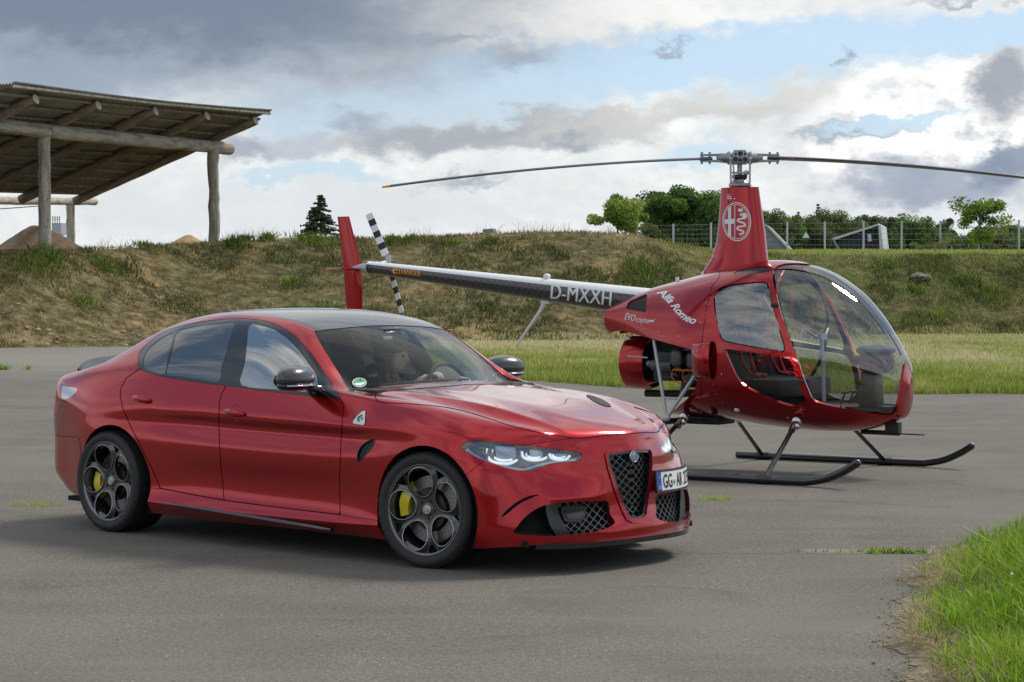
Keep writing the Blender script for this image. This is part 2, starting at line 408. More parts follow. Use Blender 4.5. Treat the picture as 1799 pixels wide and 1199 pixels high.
# ---------------------------------------------------------------- materials
def paint(name,base,met=.55,rough=.38,ior=1.75):
    m=mat(name,base,rough,met,1.0,.5,coatr=.015);m.node_tree.nodes['Principled BSDF'].inputs['Coat IOR'].default_value=ior;return m
M_RED=paint('red_paint',(.40,.0003,.006),.70,.22,1.40)
M_RED2=paint('helicopter_red_paint',(.36,.0003,.005),.68,.22,1.40)
M_BLACK=mat('gloss_black',(.006,.006,.007),.18,0,.6)
M_TRIM=mat('dark_trim',(.012,.012,.013),.35,0,.2)
M_MATTE=mat('matte_black_plastic',(.010,.010,.010),.65,var=.2,bscale=60)
M_LINER=mat('dark_liner',(.006,.006,.006),.9)
M_CLOTH=mat('dark_upholstery',(.020,.021,.023),.75,var=.25,bscale=40,bump=.2)
M_RUB=mat('tyre_rubber',(.018,.018,.019),.62,var=.25,bscale=50,bump=.25)
M_RIM=mat('dark_grey_alloy',(.075,.075,.078),.25,.8,.8)
M_DISC=mat('brake_disc_steel',(.26,.26,.26),.38,.9)
M_YEL=mat('yellow_caliper_paint',(.62,.52,.015),.35,0,.5)
M_CHR=mat('bright_metal',(.55,.55,.55),.22,1)
M_ALU=mat('brushed_metal',(.30,.30,.31),.38,.9,var=.2,bscale=80)
M_STEEL=mat('grey_painted_tube',(.46,.47,.48),.4,.15)
M_WHITE=mat('white_paint',(.78,.78,.78),.35,0,.3)
M_PLATE=mat('plate_white',(.80,.80,.78),.4)
M_BLUE=mat('plate_blue',(.01,.06,.45),.4)
M_INK=mat('black_ink',(.01,.01,.01),.5)
M_GREEN=mat('badge_green',(.02,.22,.07),.4)
M_CARB=None
def glass(name,tint=(1,1,1),ior=1.5,dark=0.,rough=0.,boost=1.):
    m=bpy.data.materials.new(name);t=NT(m)
    tr=t.n('BsdfTransparent',i={'Color':tint});gl=t.n('BsdfGlossy',i={'Color':(1,1,1),'Roughness':rough})
    g=t.n('NewGeometry');dt=t.n('VectorMath',operation='DOT_PRODUCT',i={0:g.outputs['Incoming'],1:g.outputs['Normal']}).outputs['Value']
    k=t.math('POWER',t.math('SUBTRACT',1.,t.math('ABSOLUTE',dt)),5.);f0=.043*boost
    f=t.math('MINIMUM',t.math('ADD',f0,t.math('MULTIPLY',k,1-f0)),.97)
    mx=t.n('MixShader',i={0:f,1:tr,2:gl});t.set(t.out.inputs[0],mx);return m
M_WS=glass('windscreen_glass',(.76,.83,.81),1.5,boost=.8)
M_SIDEG=glass('side_window_glass',(.72,.80,.80),1.5,boost=9.)
M_REARG=glass('tinted_rear_glass',(.10,.11,.13),1.55,boost=4.5)
M_LENS=glass('lamp_lens',(.92,.95,.97),1.5,boost=2.6)
M_BUB=glass('cockpit_bubble_glass',(.82,.85,.86),1.5,boost=2.6)
M_BUBR=glass('cockpit_window_glass',(.62,.66,.70),1.5,boost=4.6)
M_BUBL=glass('cockpit_lower_window_glass',(.50,.52,.54),1.5,boost=1.1)
def carbon(name,a,b,scale,rough=.3,coat=.8):
    m=bpy.data.materials.new(name);t=NT(m);tc=t.n('TexCoord').outputs['Object']
    ck=t.n('TexChecker',i={'Vector':tc,'Scale':scale,'Color1':a,'Color2':b})
    bs=t.n('BsdfPrincipled',i={'Base Color':ck.outputs[0],'Roughness':rough,'Coat Weight':coat});t.set(t.out.inputs[0],bs);return m
M_CARB=carbon('carbon_weave',(.012,.012,.013),(.035,.035,.037),120.)
M_CARB2=carbon('carbon_boom',(.006,.006,.007),(.03,.03,.032),28.)

M_BARS=mat('grille_bars',(.16,.16,.165),.35,.85)

M_EDGE=mat('bright_spoke_edge',(.42,.42,.43),.22,.9)
M_BOWL=mat('lamp_bowl_grey',(.085,.09,.10),.35,.3)

# ================================================================ SETTING
def fnoise(x,y,seed=0,octs=5,base=1.):
    """cheap value noise"""
    r=np.random.default_rng(seed);T=r.random((256,256));o=np.zeros_like(x,float);a=1;tot=0;f=base
    for k in range(octs):
        X,Y=x*f+17.3*k,y*f+9.1*k;xi=np.floor(X).astype(int);yi=np.floor(Y).astype(int);fx,fy=X-xi,Y-yi;fx=fx*fx*(3-2*fx);fy=fy*fy*(3-2*fy)
        g=lambda i,j:T[(i)%256,(j)%256]
        o+=a*((g(xi,yi)*(1-fx)+g(xi+1,yi)*fx)*(1-fy)+(g(xi,yi+1)*(1-fx)+g(xi+1,yi+1)*fx)*fy);tot+=a;a*=.5;f*=2.03
    return o/tot
# grass edge of the apron (far side) in world X,Y
EDGE=np.array([(-60,66),(-20,63.2),(-14.8,62.8),(-7.9,66.0),(-4.5,60),(-1.5,47),(.06,39.2),(2.7,34.1),(5,33.6),(7.9,33.4),(30,33.),(60,32)])
def edge_y(x): return np.interp(x,EDGE[:,0],EDGE[:,1])+.35*(fnoise(x,x*0,3,4,.8)-.5)
# foreground verge boundary: x of the grass edge as a function of Y
VE=np.array([(7,1.6),(8.56,1.61),(8.81,1.675),(9.33,1.665),(9.75,1.70),(10.29,1.86),(10.8,1.93),(11.27,2.13),(11.54,2.09),(12.04,2.31),(12.7,2.49),(13.5,2.87),(13.8,3.04),(14.05,3.32),(14.3,4.2),(14.6,6.0),(15,9),(15.3,14)])
def verge_x(y): return np.interp(y,VE[:,0],VE[:,1])+.26*(fnoise(y*1.,y*0,5,5,3.5)-.5)
# ---- asphalt
def asphalt():
    m=bpy.data.materials.new('asphalt');t=NT(m);P=t.n('TexCoord').outputs['Object']
    fine=t.noise(P,95,3,.7);mid=t.noise(P,1.3,5,.55);big=t.noise(P,.28,5,.6)
    vor=t.n('TexVoronoi',i={'Vector':P,'Scale':26.});st=t.math('GREATER_THAN',t.n('SeparateColor',i={0:vor.outputs['Color']}).outputs[0],.955)
    gr2=t.noise(P,34,4,.75);fine=t.math('ADD',t.math('MULTIPLY',fine,.62),t.math('MULTIPLY',gr2,.38));base=t.ramp(fine,[(.38,(.042,.038,.031)),(.50,(.130,.116,.094)),(.62,(.32,.295,.245))])
    base=t.mix(t.ramp(mid,[(.35,0.),(.62,.45)]),base,(.088,.081,.070))
    base=t.mix(t.ramp(big,[(.38,0.),(.66,.5)]),base,(.19,.175,.148))
    sp=t.math('MULTIPLY',st,t.ramp(t.n('TexVoronoi',feature='F1',i={'Vector':P,'Scale':26.}).outputs['Distance'],[(.12,1.),(.19,0.)]))
    base=t.mix(t.math('MULTIPLY',sp,.6),base,(.50,.48,.44))
    pt=t.noise(P,.75,3,.5,1.2);base=t.mix(t.ramp(pt,[(.60,0.),(.66,.28)]),base,(.075,.070,.062));sw=t.n('Mapping',i={0:P});sw.inputs['Scale'].default_value=(.25,2.2,1);base=t.mix(t.ramp(t.noise(sw.outputs[0],1.1,4,.6),[(.52,0.),(.75,.35)]),base,(.20,.185,.155))
    # hairline cracks and dusty seams
    w=t.n('TexNoise',i={'Vector':P,'Scale':.8,'Detail':4.});wp=t.n('VectorMath',operation='ADD',i={0:P,1:t.n('VectorMath',operation='SCALE',i={0:w.outputs['Color']}).outputs[0]})
    t.t.nodes[-2].inputs['Scale'].default_value=1.4
    cr=t.n('TexVoronoi',feature='DISTANCE_TO_EDGE',i={'Vector':wp.outputs[0],'Scale':.17}).outputs['Distance']
    ck=t.ramp(cr,[(.0,1.),(.0022,1.),(.0045,0.)]);ck=t.math('MULTIPLY',ck,t.ramp(t.noise(P,.35,2),[(.56,0.),(.64,.4)]))
    base=t.mix(ck,base,(.045,.042,.036))
    s=t.n('SeparateXYZ',i={0:P});Y=s.outputs[1];X=s.outputs[0]
    def line(y0,slope,wd,k,col,x0=-100,x1=100):
        d=t.math('ABSOLUTE',t.math('SUBTRACT',t.math('SUBTRACT',Y,y0),t.math('MULTIPLY',X,slope)));d=t.math('ADD',d,t.math('MULTIPLY',t.math('SUBTRACT',t.noise(P,1.6,5),.5),wd*1.6))
        q=t.n('MapRange',interpolation_type='SMOOTHSTEP',i={'Value':d,'From Min':wd,'From Max':wd*.15,'To Min':0.,'To Max':k}).outputs[0]
        q=t.math('MULTIPLY',q,t.math('GREATER_THAN',X,x0));q=t.math('MULTIPLY',q,t.math('LESS_THAN',X,x1));return q
    base=t.mix(line(12.95,-.03,.16,.5,None,1.75,9),base,(.30,.265,.20))
    base=t.mix(line(12.80,-.02,.018,.8,None,.7,9),base,(.04,.037,.03))
    base=t.mix(line(24.6,.04,.05,.35,None,2.,20),base,(.33,.31,.27))
    base=t.mix(line(44.3,.0,.16,.7,None,-60,-3),base,(.30,.29,.25))
    far=t.n('MapRange',i={'Value':Y,'From Min':40.,'From Max':48.}).outputs[0]
    base=t.mix(t.math('MULTIPLY',far,.5),base,(.27,.26,.225))
    b=t.n('BsdfPrincipled',i={'Base Color':base,'Roughness':.93,'Specular IOR Level':.25});h=t.math('ADD',fine,t.math('MULTIPLY',st,.5))
    t.set(b.inputs['Normal'],t.n('Bump',i={'Strength':.35,'Distance':.006,'Height':h}));t.set(t.out.inputs[0],b);return m
gx=np.concatenate([np.linspace(-400,-60,8),np.linspace(-58,58,233),np.linspace(60,400,8)])
M_ASPH=asphalt();M_DIRT=mat('soil',(.17,.135,.085),.95,var=.5,bscale=14,bump=.6)
M_SAND=mat('dusty_edge',(.30,.25,.17),.95,var=.3,bscale=9)
# terrain sheet reaching the horizon
tx=np.concatenate([np.linspace(-3000,-100,8),np.linspace(-60,60,121),np.linspace(100,3000,8)]);ty=np.concatenate([np.linspace(-3000,-40,8),np.linspace(-20,170,191),np.linspace(200,5000,12)])
TXg,TYg=np.meshgrid(tx,ty,indexing='ij')
# berm: foot line and crest line
FOOT=np.array([(-60,60),(-20,61.8),(-14.8,62.8),(-7.9,67),(0,69),(8,72),(14,80),(20,82),(60,84)])
CR_Y=np.array([(-60,66.5),(-20,67.5),(-15,69.5),(-11,79),(-7.5,79.5),(0,80),(5,80),(8.3,80.5),(11.5,88),(16,89),(60,90)])
CR_Z=np.array([(-60,3.0),(-20,3.0),(-15.2,3.02),(-11,3.62),(-7.5,3.80),(-4,3.72),(0,3.98),(2.6,4.02),(4.6,3.90),(6.2,3.45),(8,3.2),(11,3.22),(16,3.25),(60,3.2)])
def bermz(x,y):
    f=np.interp(x,FOOT[:,0],FOOT[:,1]);c=np.interp(x,CR_Y[:,0],CR_Y[:,1]);z=np.interp(x,CR_Z[:,0],CR_Z[:,1])
    t=np.clip((y-f)/(c-f),0,1);prof=t*t*(3-2*t)*.35+t*.65
    h=z*prof
    # plateau behind: left falls a little, right keeps rising gently
    back=np.clip((y-c)/40,0,1);h=np.where(y>c,z+back*np.where(x>6,1.0,-.0),h)
    return h
def terrz(x,y):
    z=bermz(x,y);on=z>.02
    n=(fnoise(x,y,1,5,.35)-.5);n2=(fnoise(x,y,2,4,1.4)-.5)
    c=np.interp(x,CR_Y[:,0],CR_Y[:,1]);k=np.clip((c-y)/3,.0,1);return z+np.where(on,1,0)*((n*.60+n2*.30)*np.clip(z/1.0,0,1)*(.22+.78*k)-.12*np.clip(z/3,0,1))
Zg=terrz(TXg,TYg)
Zg=np.where(TYg<edge_y(TXg)+.3,-.02,Zg)
nx,ny=Zg.shape
def gridmesh(name,X,Y,Z,m,smooth=True,**k):
    a,b=X.shape;V=np.stack([X,Y,Z],-1).reshape(-1,3);I=(np.arange(a-1)[:,None]*b+np.arange(b-1)[None]).ravel();f=np.stack([I,I+b,I+b+1,I+1],1);return mkobj(name,V,f,m,None,smooth,**k)
def soil():
    m=bpy.data.materials.new('terrain_soil');t=NT(m);P=t.n('TexCoord').outputs['Object']
    s=t.n('SeparateXYZ',i={0:P})
    a=t.noise(P,.45,6,.62);b=t.noise(P,2.6,6,.65);c=t.noise(P,.13,4,.5)
    dry=t.ramp(b,[(.32,(.042,.034,.018)),(.48,(.14,.112,.055)),(.66,(.28,.23,.125))])
    ochre=t.ramp(b,[(.3,(.20,.125,.05)),(.7,(.48,.34,.18))]);green=t.ramp(b,[(.3,(.03,.045,.012)),(.7,(.09,.11,.03))])
    col=t.mix(t.ramp(a,[(.54,0.),(.62,.7)]),dry,ochre);gm=t.ramp(c,[(.42,0.),(.60,.6)])
    xr=t.n('MapRange',i={'Value':s.outputs[0],'From Min':3.,'From Max':9.}).outputs[0]
    col=t.mix(t.math('MAXIMUM',t.math('MULTIPLY',gm,.5),t.math('MULTIPLY',xr,.6)),col,green)
    bs=t.n('BsdfPrincipled',i={'Base Color':col,'Roughness':1.,'Specular IOR Level':.1});t.set(bs.inputs['Normal'],t.n('Bump',i={'Strength':.9,'Distance':.15,'Height':b}));t.set(t.out.inputs[0],bs);return m
M_SOIL=soil()
gridmesh('terrain',TXg,TYg,Zg,M_SOIL,kind='structure')
# asphalt sheet: between verge and far edge
xs=np.concatenate([[-3000,-400,-120],np.linspace(-60,60,481),[120,400,3000]])
yy=edge_y(xs);V=[];fs=[]
rows=[-3000.,-40.,0.]
Y_=[np.full_like(xs,-3000.),np.full_like(xs,-20.),np.full_like(xs,7.),np.full_like(xs,16.),yy]
X2=np.stack([xs]*5,1);Y2=np.stack(Y_,1);Z2=np.full_like(X2,.0);gridmesh('asphalt_apron',X2,Y2,Z2,M_ASPH,False,kind='structure')
# sandy rim along the far edge
# verge soil in the foreground (slightly raised, ragged)
vy=np.linspace(5,15.3,210);vx=verge_x(vy);ws_=np.linspace(0,1,60)**1.5*12
VX=vx[:,None]+ws_[None];VY=np.repeat(vy[:,None],60,1)
rise=np.clip((VX-vx[:,None])/.45,0,1)**1.5*.05+np.clip((VX-vx[:,None])/1.2,0,1)*.05
edge_t=np.clip((15.3-VY)/.25,0,1);VZ=.0025+rise*edge_t+(fnoise(VX,VY,8,4,9)-.42)*.02*np.clip(.25+rise*12,0,1)
gridmesh('verge_soil',VX,VY,VZ,M_DIRT,kind='structure')
m=MB()
for _ in range(1300):
    y_=rng.uniform(7.8,13.6);x_=float(verge_x(np.array([y_]))[0])+rng.normal(.03,.06);r_=abs(rng.normal(.0015,.002))+.0015;m.ell((x_,y_,.004+r_*.4),(r_*1.3,r_,r_*.8),None,6,4)
m.build('verge_grit',M_SAND,None,kind='stuff',label='grit and crumbs of soil along the ragged asphalt edge at the lower right',cat='grit')
# ---------------------------------------------------------------- blades of grass and dry stems in one mesh
def leafmat(name,cols,sat=1,trans=.3):
    m=bpy.data.materials.new(name);t=NT(m);g=t.n('NewGeometry');r=g.outputs['Random Per Island']
    at=t.n('Attribute',attribute_name='tint')
    c=t.ramp(at.outputs['Fac'],[(i/(len(cols)-1),q) for i,q in enumerate(cols)])
    v=t.n('HueSaturation',i={'Color':c,'Value':t.math('ADD',.72,t.math('MULTIPLY',r,.56)),'Hue':t.math('ADD',.488,t.math('MULTIPLY',r,.024))})
    d=t.n('BsdfPrincipled',i={'Base Color':v.outputs[0],'Roughness':.7,'Specular IOR Level':.25});tr=t.n('BsdfTranslucent',i={'Color':v.outputs[0]})
    mx=t.n('MixShader',i={0:trans,1:d.outputs[0],2:tr.outputs[0]});t.set(t.out.inputs[0],mx);return m
def blades(name,P,h,w,m,tint,lean=.35,bend=.5,seg=2,flat=0.,label=None,cat=None,kind='stuff',parent=None,spread=0.):
    n=len(P);a=rng.uniform(0,2*np.pi,n);b=rng.uniform(0,2*np.pi,n);ln=rng.normal(0,lean,n)
    dx=np.stack([np.cos(a),np.sin(a),np.zeros(n)],1);ld=np.stack([np.cos(b),np.sin(b),np.zeros(n)],1)
    h=np.broadcast_to(h,(n,));w=np.broadcast_to(w,(n,));V=[];T=[]
    for k in range(seg+1):
        t=k/seg;ww=(w*(1-t)**.8*.5)[:,None]
        c=P+np.array([0,0,1])*(h*t*(1-flat*.6))[:,None]+ld*(h*(ln*t+bend*np.sign(ln)*np.abs(ln)*t*t))[:,None]
        if k<seg: V+=[c-dx*ww,c+dx*ww]
        else: V.append(c)
    V=np.stack(V,1);K=V.shape[1];base=(np.arange(n)*K)[:,None];f=[]
    for k in range(seg-1): f+=[np.concatenate([base+2*k,base+2*k+1,base+2*k+3],1),np.concatenate([base+2*k,base+2*k+3,base+2*k+2],1)]
    f.append(np.concatenate([base+2*seg-2,base+2*seg-1,base+2*seg],1));f=np.stack(f,1).reshape(-1,3)
    me_o=mkobj(name,V.reshape(-1,3),f,m,parent,False);at=me_o.data.attributes.new('tint','FLOAT','POINT')
    at.data.foreach_set('value',np.repeat(np.broadcast_to(tint,(n,)),K).astype(np.float32));return tag(me_o,label,cat,kind=kind)
MG_FRESH=leafmat('fresh_grass',[(.04,.09,.008),(.15,.28,.014),(.31,.46,.035),(.52,.50,.18)],trans=.4)
MG_MEADOW=leafmat('meadow_grass',[(.07,.12,.02),(.24,.31,.045),(.43,.45,.13),(.68,.60,.34)],trans=.3)
MG_DRY=leafmat('dry_stems',[(.07,.10,.024),(.17,.165,.055),(.34,.26,.13),(.52,.43,.26)],trans=.15)
# foreground verge
n=46000;y=rng.uniform(7,15.2,n);u=rng.random(n)**1.1;vxx=verge_x(y);x=vxx+.10+u*np.clip(1.2+ (y-7)*.55,0,4.5)
keep=(x<y*.262)&(y<15.2-.0*x);x,y,vxx=x[keep],y[keep],vxx[keep]
dist=x-vxx;z=.02+np.clip(dist/.25,0,1)*.045+np.clip(dist/1.2,0,1)*.05
cl=fnoise(x,y,21,4,2.2);keep=(rng.random(len(x))<np.clip((dist-.05)/.40,.04,1)*(.55+.9*(cl>.45)))&(dist>.05);x,y,z,dist,cl=x[keep],y[keep],z[keep],dist[keep],cl[keep]
hh=(.035+.12*np.clip(dist/.8,0,1))*(.35+1.2*cl)*rng.uniform(.6,1.4,len(x));tn=np.clip(.34+.5*(cl-.5)*2+rng.normal(0,.20,len(x))+.10,0,1.)
blades('verge_grass',np.stack([x,y,z],1),hh,rng.uniform(.004,.009,len(x)),MG_FRESH,tn,.55,.9,3,label='long bright green grass on the verge at the lower right corner',cat='grass')
# broad weed leaves
n=900;y=rng.uniform(7.4,14.6,n);vxx=verge_x(y);x=vxx+.3+rng.random(n)**.8*(1.+(y-7)*.4);k_=fnoise(x,y,31,3,1.6)>.52;x,y,vxx=x[k_],y[k_],vxx[k_]
pts=np.repeat(np.stack([x,y,np.full(len(x),.09)],1),6,0)+rng.normal(0,.02,(len(x)*6,3))*[1,1,.3]
blades('broad_weed_leaves',pts,rng.uniform(.06,.14,len(pts)),rng.uniform(.018,.035,len(pts)),MG_FRESH,np.clip(rng.normal(.45,.1,len(pts)),0,.7),.8,.8,3,label='broad green weed leaves among the grass at the lower right',cat='weeds')
# dead straw along the ragged edge
n=20000;y=rng.uniform(7.8,12.6,n);x=verge_x(y)+rng.normal(.17,.12,n);k_=(fnoise(x,y,41,3,2.6)>.44)&(x>verge_x(y)+.03);x,y=x[k_],y[k_]
blades('dead_straw',np.stack([x,y,.02+.05*rng.random(len(x))],1),rng.uniform(.03,.09,len(x)),rng.uniform(.002,.0045,len(x)),MG_DRY,np.clip(rng.normal(.72,.2,len(x)),0,1),1.0,.2,2,flat=1.2,label='dead straw lying along the ragged asphalt edge',cat='straw')
# clover heads and small flowers
m=MB();M_CLV=mat('clover_white',(.72,.70,.66),.8)
for _ in range(34):
    y_=rng.uniform(9,14.4);x_=float(verge_x(np.array([y_]))[0])+rng.uniform(.4,2.2);z_=.12+rng.uniform(.05,.12);m.ell((x_,y_,z_),(.008,.008,.007),None,8,6)
m.build('clover_flowers',M_CLV,None,smooth=True,kind='stuff',label='small white clover heads in the grass at the lower right',cat='flowers')
# weeds in the joints of the apron
def tuft_line(name,x0,x1,yc,n,h,label,jit=.05,cl=2.,dry=.4):
    x=rng.uniform(x0,x1,n);k_=fnoise(x,x*0,int(x0*7+yc)%97,3,cl)>.50;x=x[k_];y=yc+rng.normal(0,jit,len(x))
    blades(name,np.stack([x,y,np.full(len(x),0.)],1),h*rng.uniform(.4,1.4,len(x)),rng.uniform(.004,.009,len(x))*(1+yc/14)*.8,MG_FRESH,np.clip(rng.normal(dry,.25,len(x)),0,1),1.1,.6,3,label=label,cat='weeds')
tuft_line('joint_weeds',-11.5,-7.3,44.35,1300,.13,'thin line of weeds in the asphalt joint far left',.08,1.6)
tuft_line('joint_weeds',2.1,2.45,12.80,170,.035,'small grass tufts in the asphalt seam beside the verge',.035,5.)
tuft_line('joint_weeds',1.55,2.1,12.85,45,.025,'sparse thin blades in the asphalt seam further left of the verge',.03,7.)
x=np.array([-7.98]);pts=np.repeat(np.array([[-8.06,44.2,0]]),160,0)+rng.normal(0,.10,(160,3))*[1,1,0]
wt=empty('weed_tuft',(-8.06,44.2,0),label='round green weed tuft on the apron joint far left',cat='weed');blades('foliage',pts-[-8.06,44.2,0],rng.uniform(.12,.32,160),.022,MG_FRESH,rng.uniform(.2,.6,160),.4,.5,2,parent=wt)
for (px_,py_,lb) in ((1262,878,'flat yellow green weed patch on the asphalt right of the number plate'),(60,889,'faint low weed patch on the asphalt at the left edge')):
    g_=at_ground(px_,py_);pts=np.repeat(g_[None],130,0)+rng.normal(0,.07,(130,3))*[1.3,1.,0]
    blades('weed_patch',pts,rng.uniform(.01,.045,130),.007,MG_FRESH,rng.uniform(.4,1,130),1.2,.5,2,label=lb,cat='weed')
# mid meadow strip between apron and berm
n=190000;x=rng.uniform(-6,26,n);Y0=edge_y(x)+.15;Y1=np.interp(x,FOOT[:,0],FOOT[:,1])+1.0;y=Y0+(Y1-Y0)*rng.random(n)**1.25
keep=(np.abs(x)<y*.25+1)&(x>-3-(y-39)*.12);x,y,Y0,Y1=x[keep],y[keep],Y0[keep],Y1[keep]
tt=(y-Y0)/(Y1-Y0);pn=fnoise(x,y*.25,51,4,.35);pm=fnoise(x,y,52,4,1.2);pl=fnoise(x*.5,y*.15,53,3,.6)
dryb=np.clip((tt-.22)*2.2+ (pn-.5)*2.4,0,1)*np.where(x>12,.65,1)
tn=np.clip(.40+.60*dryb+(pm-.5)*.55+rng.normal(0,.10,len(x)),0,1)
blades('meadow_grass',np.stack([x,y,terrz(x,y)],1),(.05+.085*pm)*rng.uniform(.6,1.6,len(x))*np.where(tt<.03,1.3,1.),rng.uniform(.018,.035,len(x))*(1+tt*.9),MG_MEADOW,tn,.35,.5,2,label='green and straw coloured meadow strip between the apron and the embankment',cat='grass')
# vegetation on the berm
def berm_pts(n,x0=-24,x1=27):
    x=rng.uniform(x0,x1,n);f=np.interp(x,FOOT[:,0],FOOT[:,1]);c=np.interp(x,CR_Y[:,0],CR_Y[:,1])+rng.uniform(0,3,n);y=f+(c-f)*rng.random(n)
    k=np.abs(x)<y*.25+1.5;return x[k],y[k]
x,y=berm_pts(150000);z=terrz(x,y);c1_=fnoise(x,y,61,4,.30);c2_=fnoise(x,y,62,4,1.1);right=np.clip((x-4)/5,0,1)
f=np.interp(x,FOOT[:,0],FOOT[:,1]);c=np.interp(x,CR_Y[:,0],CR_Y[:,1]);tt=np.clip((y-f)/(c-f),0,1)
k=rng.random(len(x))<np.clip((c1_-.44)*6+.25*right+.15*tt+.25,.30,1)*np.clip((c2_-.22)*4,.35,1);x,y,z,c1_,c2_,right,tt=[q[k] for q in(x,y,z,c1_,c2_,right,tt)]
gr_=np.clip((c1_-.42)*4+(c2_-.5)*1.5+right*.45*tt+rng.normal(0,.12,len(x)),0,1)
c3_=fnoise(x,y,63,4,.8);tn=np.clip(.78-.62*gr_-.45*np.clip(c3_-.5,0,.4)*2+rng.normal(0,.14,len(x)),0,1)
blades('embankment_grass',np.stack([x,y,z-.02],1),(.04+.15*c2_)*(.75+.4*np.clip((c1_-.45)*6,0,1))*rng.uniform(.5,1.6,len(x)),rng.uniform(.02,.05,len(x)),MG_DRY,tn,.45,.6,2,label='dry brown and olive grass covering the long embankment',cat='grass')
x,y=berm_pts(40000);k=(y>np.interp(x,CR_Y[:,0],CR_Y[:,1])-5.5+2*rng.random(len(x)))&(x>5.5);x,y=x[k],y[k]
blades('crest_grass',np.stack([x,y,terrz(x,y)],1),rng.uniform(.06,.18,len(x)),rng.uniform(.02,.05,len(x)),MG_MEADOW,np.clip(rng.normal(.38,.15,len(x)),0,1),.4,.5,2,label='fresh green grass along the crest of the right embankment',cat='grass')
x=rng.uniform(8,40,42000);y=rng.uniform(90,138,42000);k=np.abs(x)<y*.25+2;x,y=x[k],y[k]
blades('plateau_grass',np.stack([x,y,terrz(x,y)],1),rng.uniform(.06,.22,len(x)),rng.uniform(.04,.09,len(x)),MG_MEADOW,np.clip(rng.normal(.55,.2,len(x)),0,1),.4,.5,2,label='tall meadow grass on the plateau in front of the wire fence',cat='grass')
# green weed clumps on the slope
def clump(px_,py_,r,h,n,tint,label,m_=None,name='weed_clump',Y=None):
    # find where the view ray meets the slope
    best=None
    for Yd in np.linspace(34,100,900):
        p=at_depth(px_,py_,Yd);zt=float(terrz(np.array([p[0]]),np.array([p[1]]))[0])
        if p[2]<=zt: best=np.array([p[0],p[1],zt]);break
    if best is None: best=at_depth(px_,py_,79.);best[2]=float(terrz(np.array([best[0]]),np.array([best[1]]))[0])
    pts=best+rng.normal(0,r,(n,3))*[1,1,0];pts[:,2]=terrz(pts[:,0],pts[:,1])+rng.uniform(0,h*.5,n)
    rt=empty(name,tuple(best),label=label,cat='weed');pts=pts-best;return blades('foliage',pts,rng.uniform(.4,1.,n)*h,rng.uniform(.03,.06,n),m_ or MG_MEADOW,np.clip(rng.normal(tint,.12,n),0,1),.7,.4,2,parent=rt)
CL=[(410,432,.28,.5,'yellow flowering'),(180,470,.3,.3,'olive'),(90,460,.5,.5,'pale green'),(60,470,.6,.5,'grey green'),(255,435,.3,.3,'dark green'),(195,480,.35,.35,'low'),(430,410,.2,.3,'small'),(150,532,.3,.3,'dark shaded'),(470,395,.2,.4,'thin'),(690,405,.22,.45,'upright'),(545,405,.6,.4,'fresh green'),(560,430,.5,.35,'mid green'),(720,425,.25,.3,'round'),(860,427,.2,.3,'dark'),(790,430,.25,.3,'olive brown'),(1120,500,.5,.45,'dense green'),(1130,470,.6,.45,'spreading'),(1650,560,.5,.4,'broad'),(1600,570,.3,.35,'bright'),(1610,515,.35,.4,'small'),(1680,500,.4,.4,'mid green'),(1740,520,.6,.5,'wide'),(1560,470,.4,.35,'low'),(1500,530,.5,.4,'dark'),(508,500,.25,.3,'compact'),(520,545,.3,.2,'blue green'),(575,550,.3,.35,'pale'),(1450,600,.4,.3,'olive green')]
for i,(a,b,r,h,w_) in enumerate(CL):
    wh='left of the car roof' if a<400 else ('above the car roof' if a<800 else ('behind the tail boom' if a<1250 else 'right of the cockpit'))
    clump(a,b,r*.75,h*.7,int(110+r*200),.05+.2*((i*37%10)/10),f'{w_} weed clump {["low","halfway","high"][0 if b>520 else (1 if b>460 else 2)]} on the embankment {wh}')
# thin dry stems on the skyline
x=rng.uniform(-21,7,1500);y=np.interp(x,CR_Y[:,0],CR_Y[:,1])+rng.uniform(-.3,1.2,len(x));k=fnoise(x,x*0,71,3,1.2)>.56;x,y=x[k],y[k]
blades('skyline_stems',np.stack([x,y,terrz(x,y)],1),rng.uniform(.15,.55,len(x)),.014,MG_DRY,rng.uniform(.2,.8,len(x)),.5,.4,3,label='thin dry stems standing on the skyline of the embankment',cat='dry stems')
# pale stones
m=MB()
for _ in range(60):
    x_=rng.uniform(-18,-1);y_=float(np.interp(x_,FOOT[:,0],FOOT[:,1]))+abs(rng.normal(0,1.6));z_=float(terrz(np.array([x_]),np.array([y_]))[0]);r_=rng.uniform(.025,.075)
    m.ell((x_,y_,max(z_,0)+r_*.3),(r_*1.3,r_,r_*.7),None,7,5)
m.build('pale_stones',mat('pale_stone',(.42,.37,.28),.9,var=.3,bscale=4),None,kind='stuff',label='pale stones scattered along the foot of the embankment',cat='stones')
st_=at_depth(1613,484,86.3);st_[2]=float(terrz(np.array([st_[0]]),np.array([st_[1]]))[0])
m=MB();m.ell((0,0,.05),(.36,.30,.20),None,10,7);m.ell((.35,.1,.02),(.22,.2,.18),None,8,6);v=m.v[0];m.v[0]=v*(1+.12*rng.normal(0,1,v.shape));o=m.build('boulder',mat('grey_stone',(.17,.155,.12),.95,var=.4,bscale=6),None,label='grey stone lump on the green slope right of the cockpit',cat='stone');o.location=st_
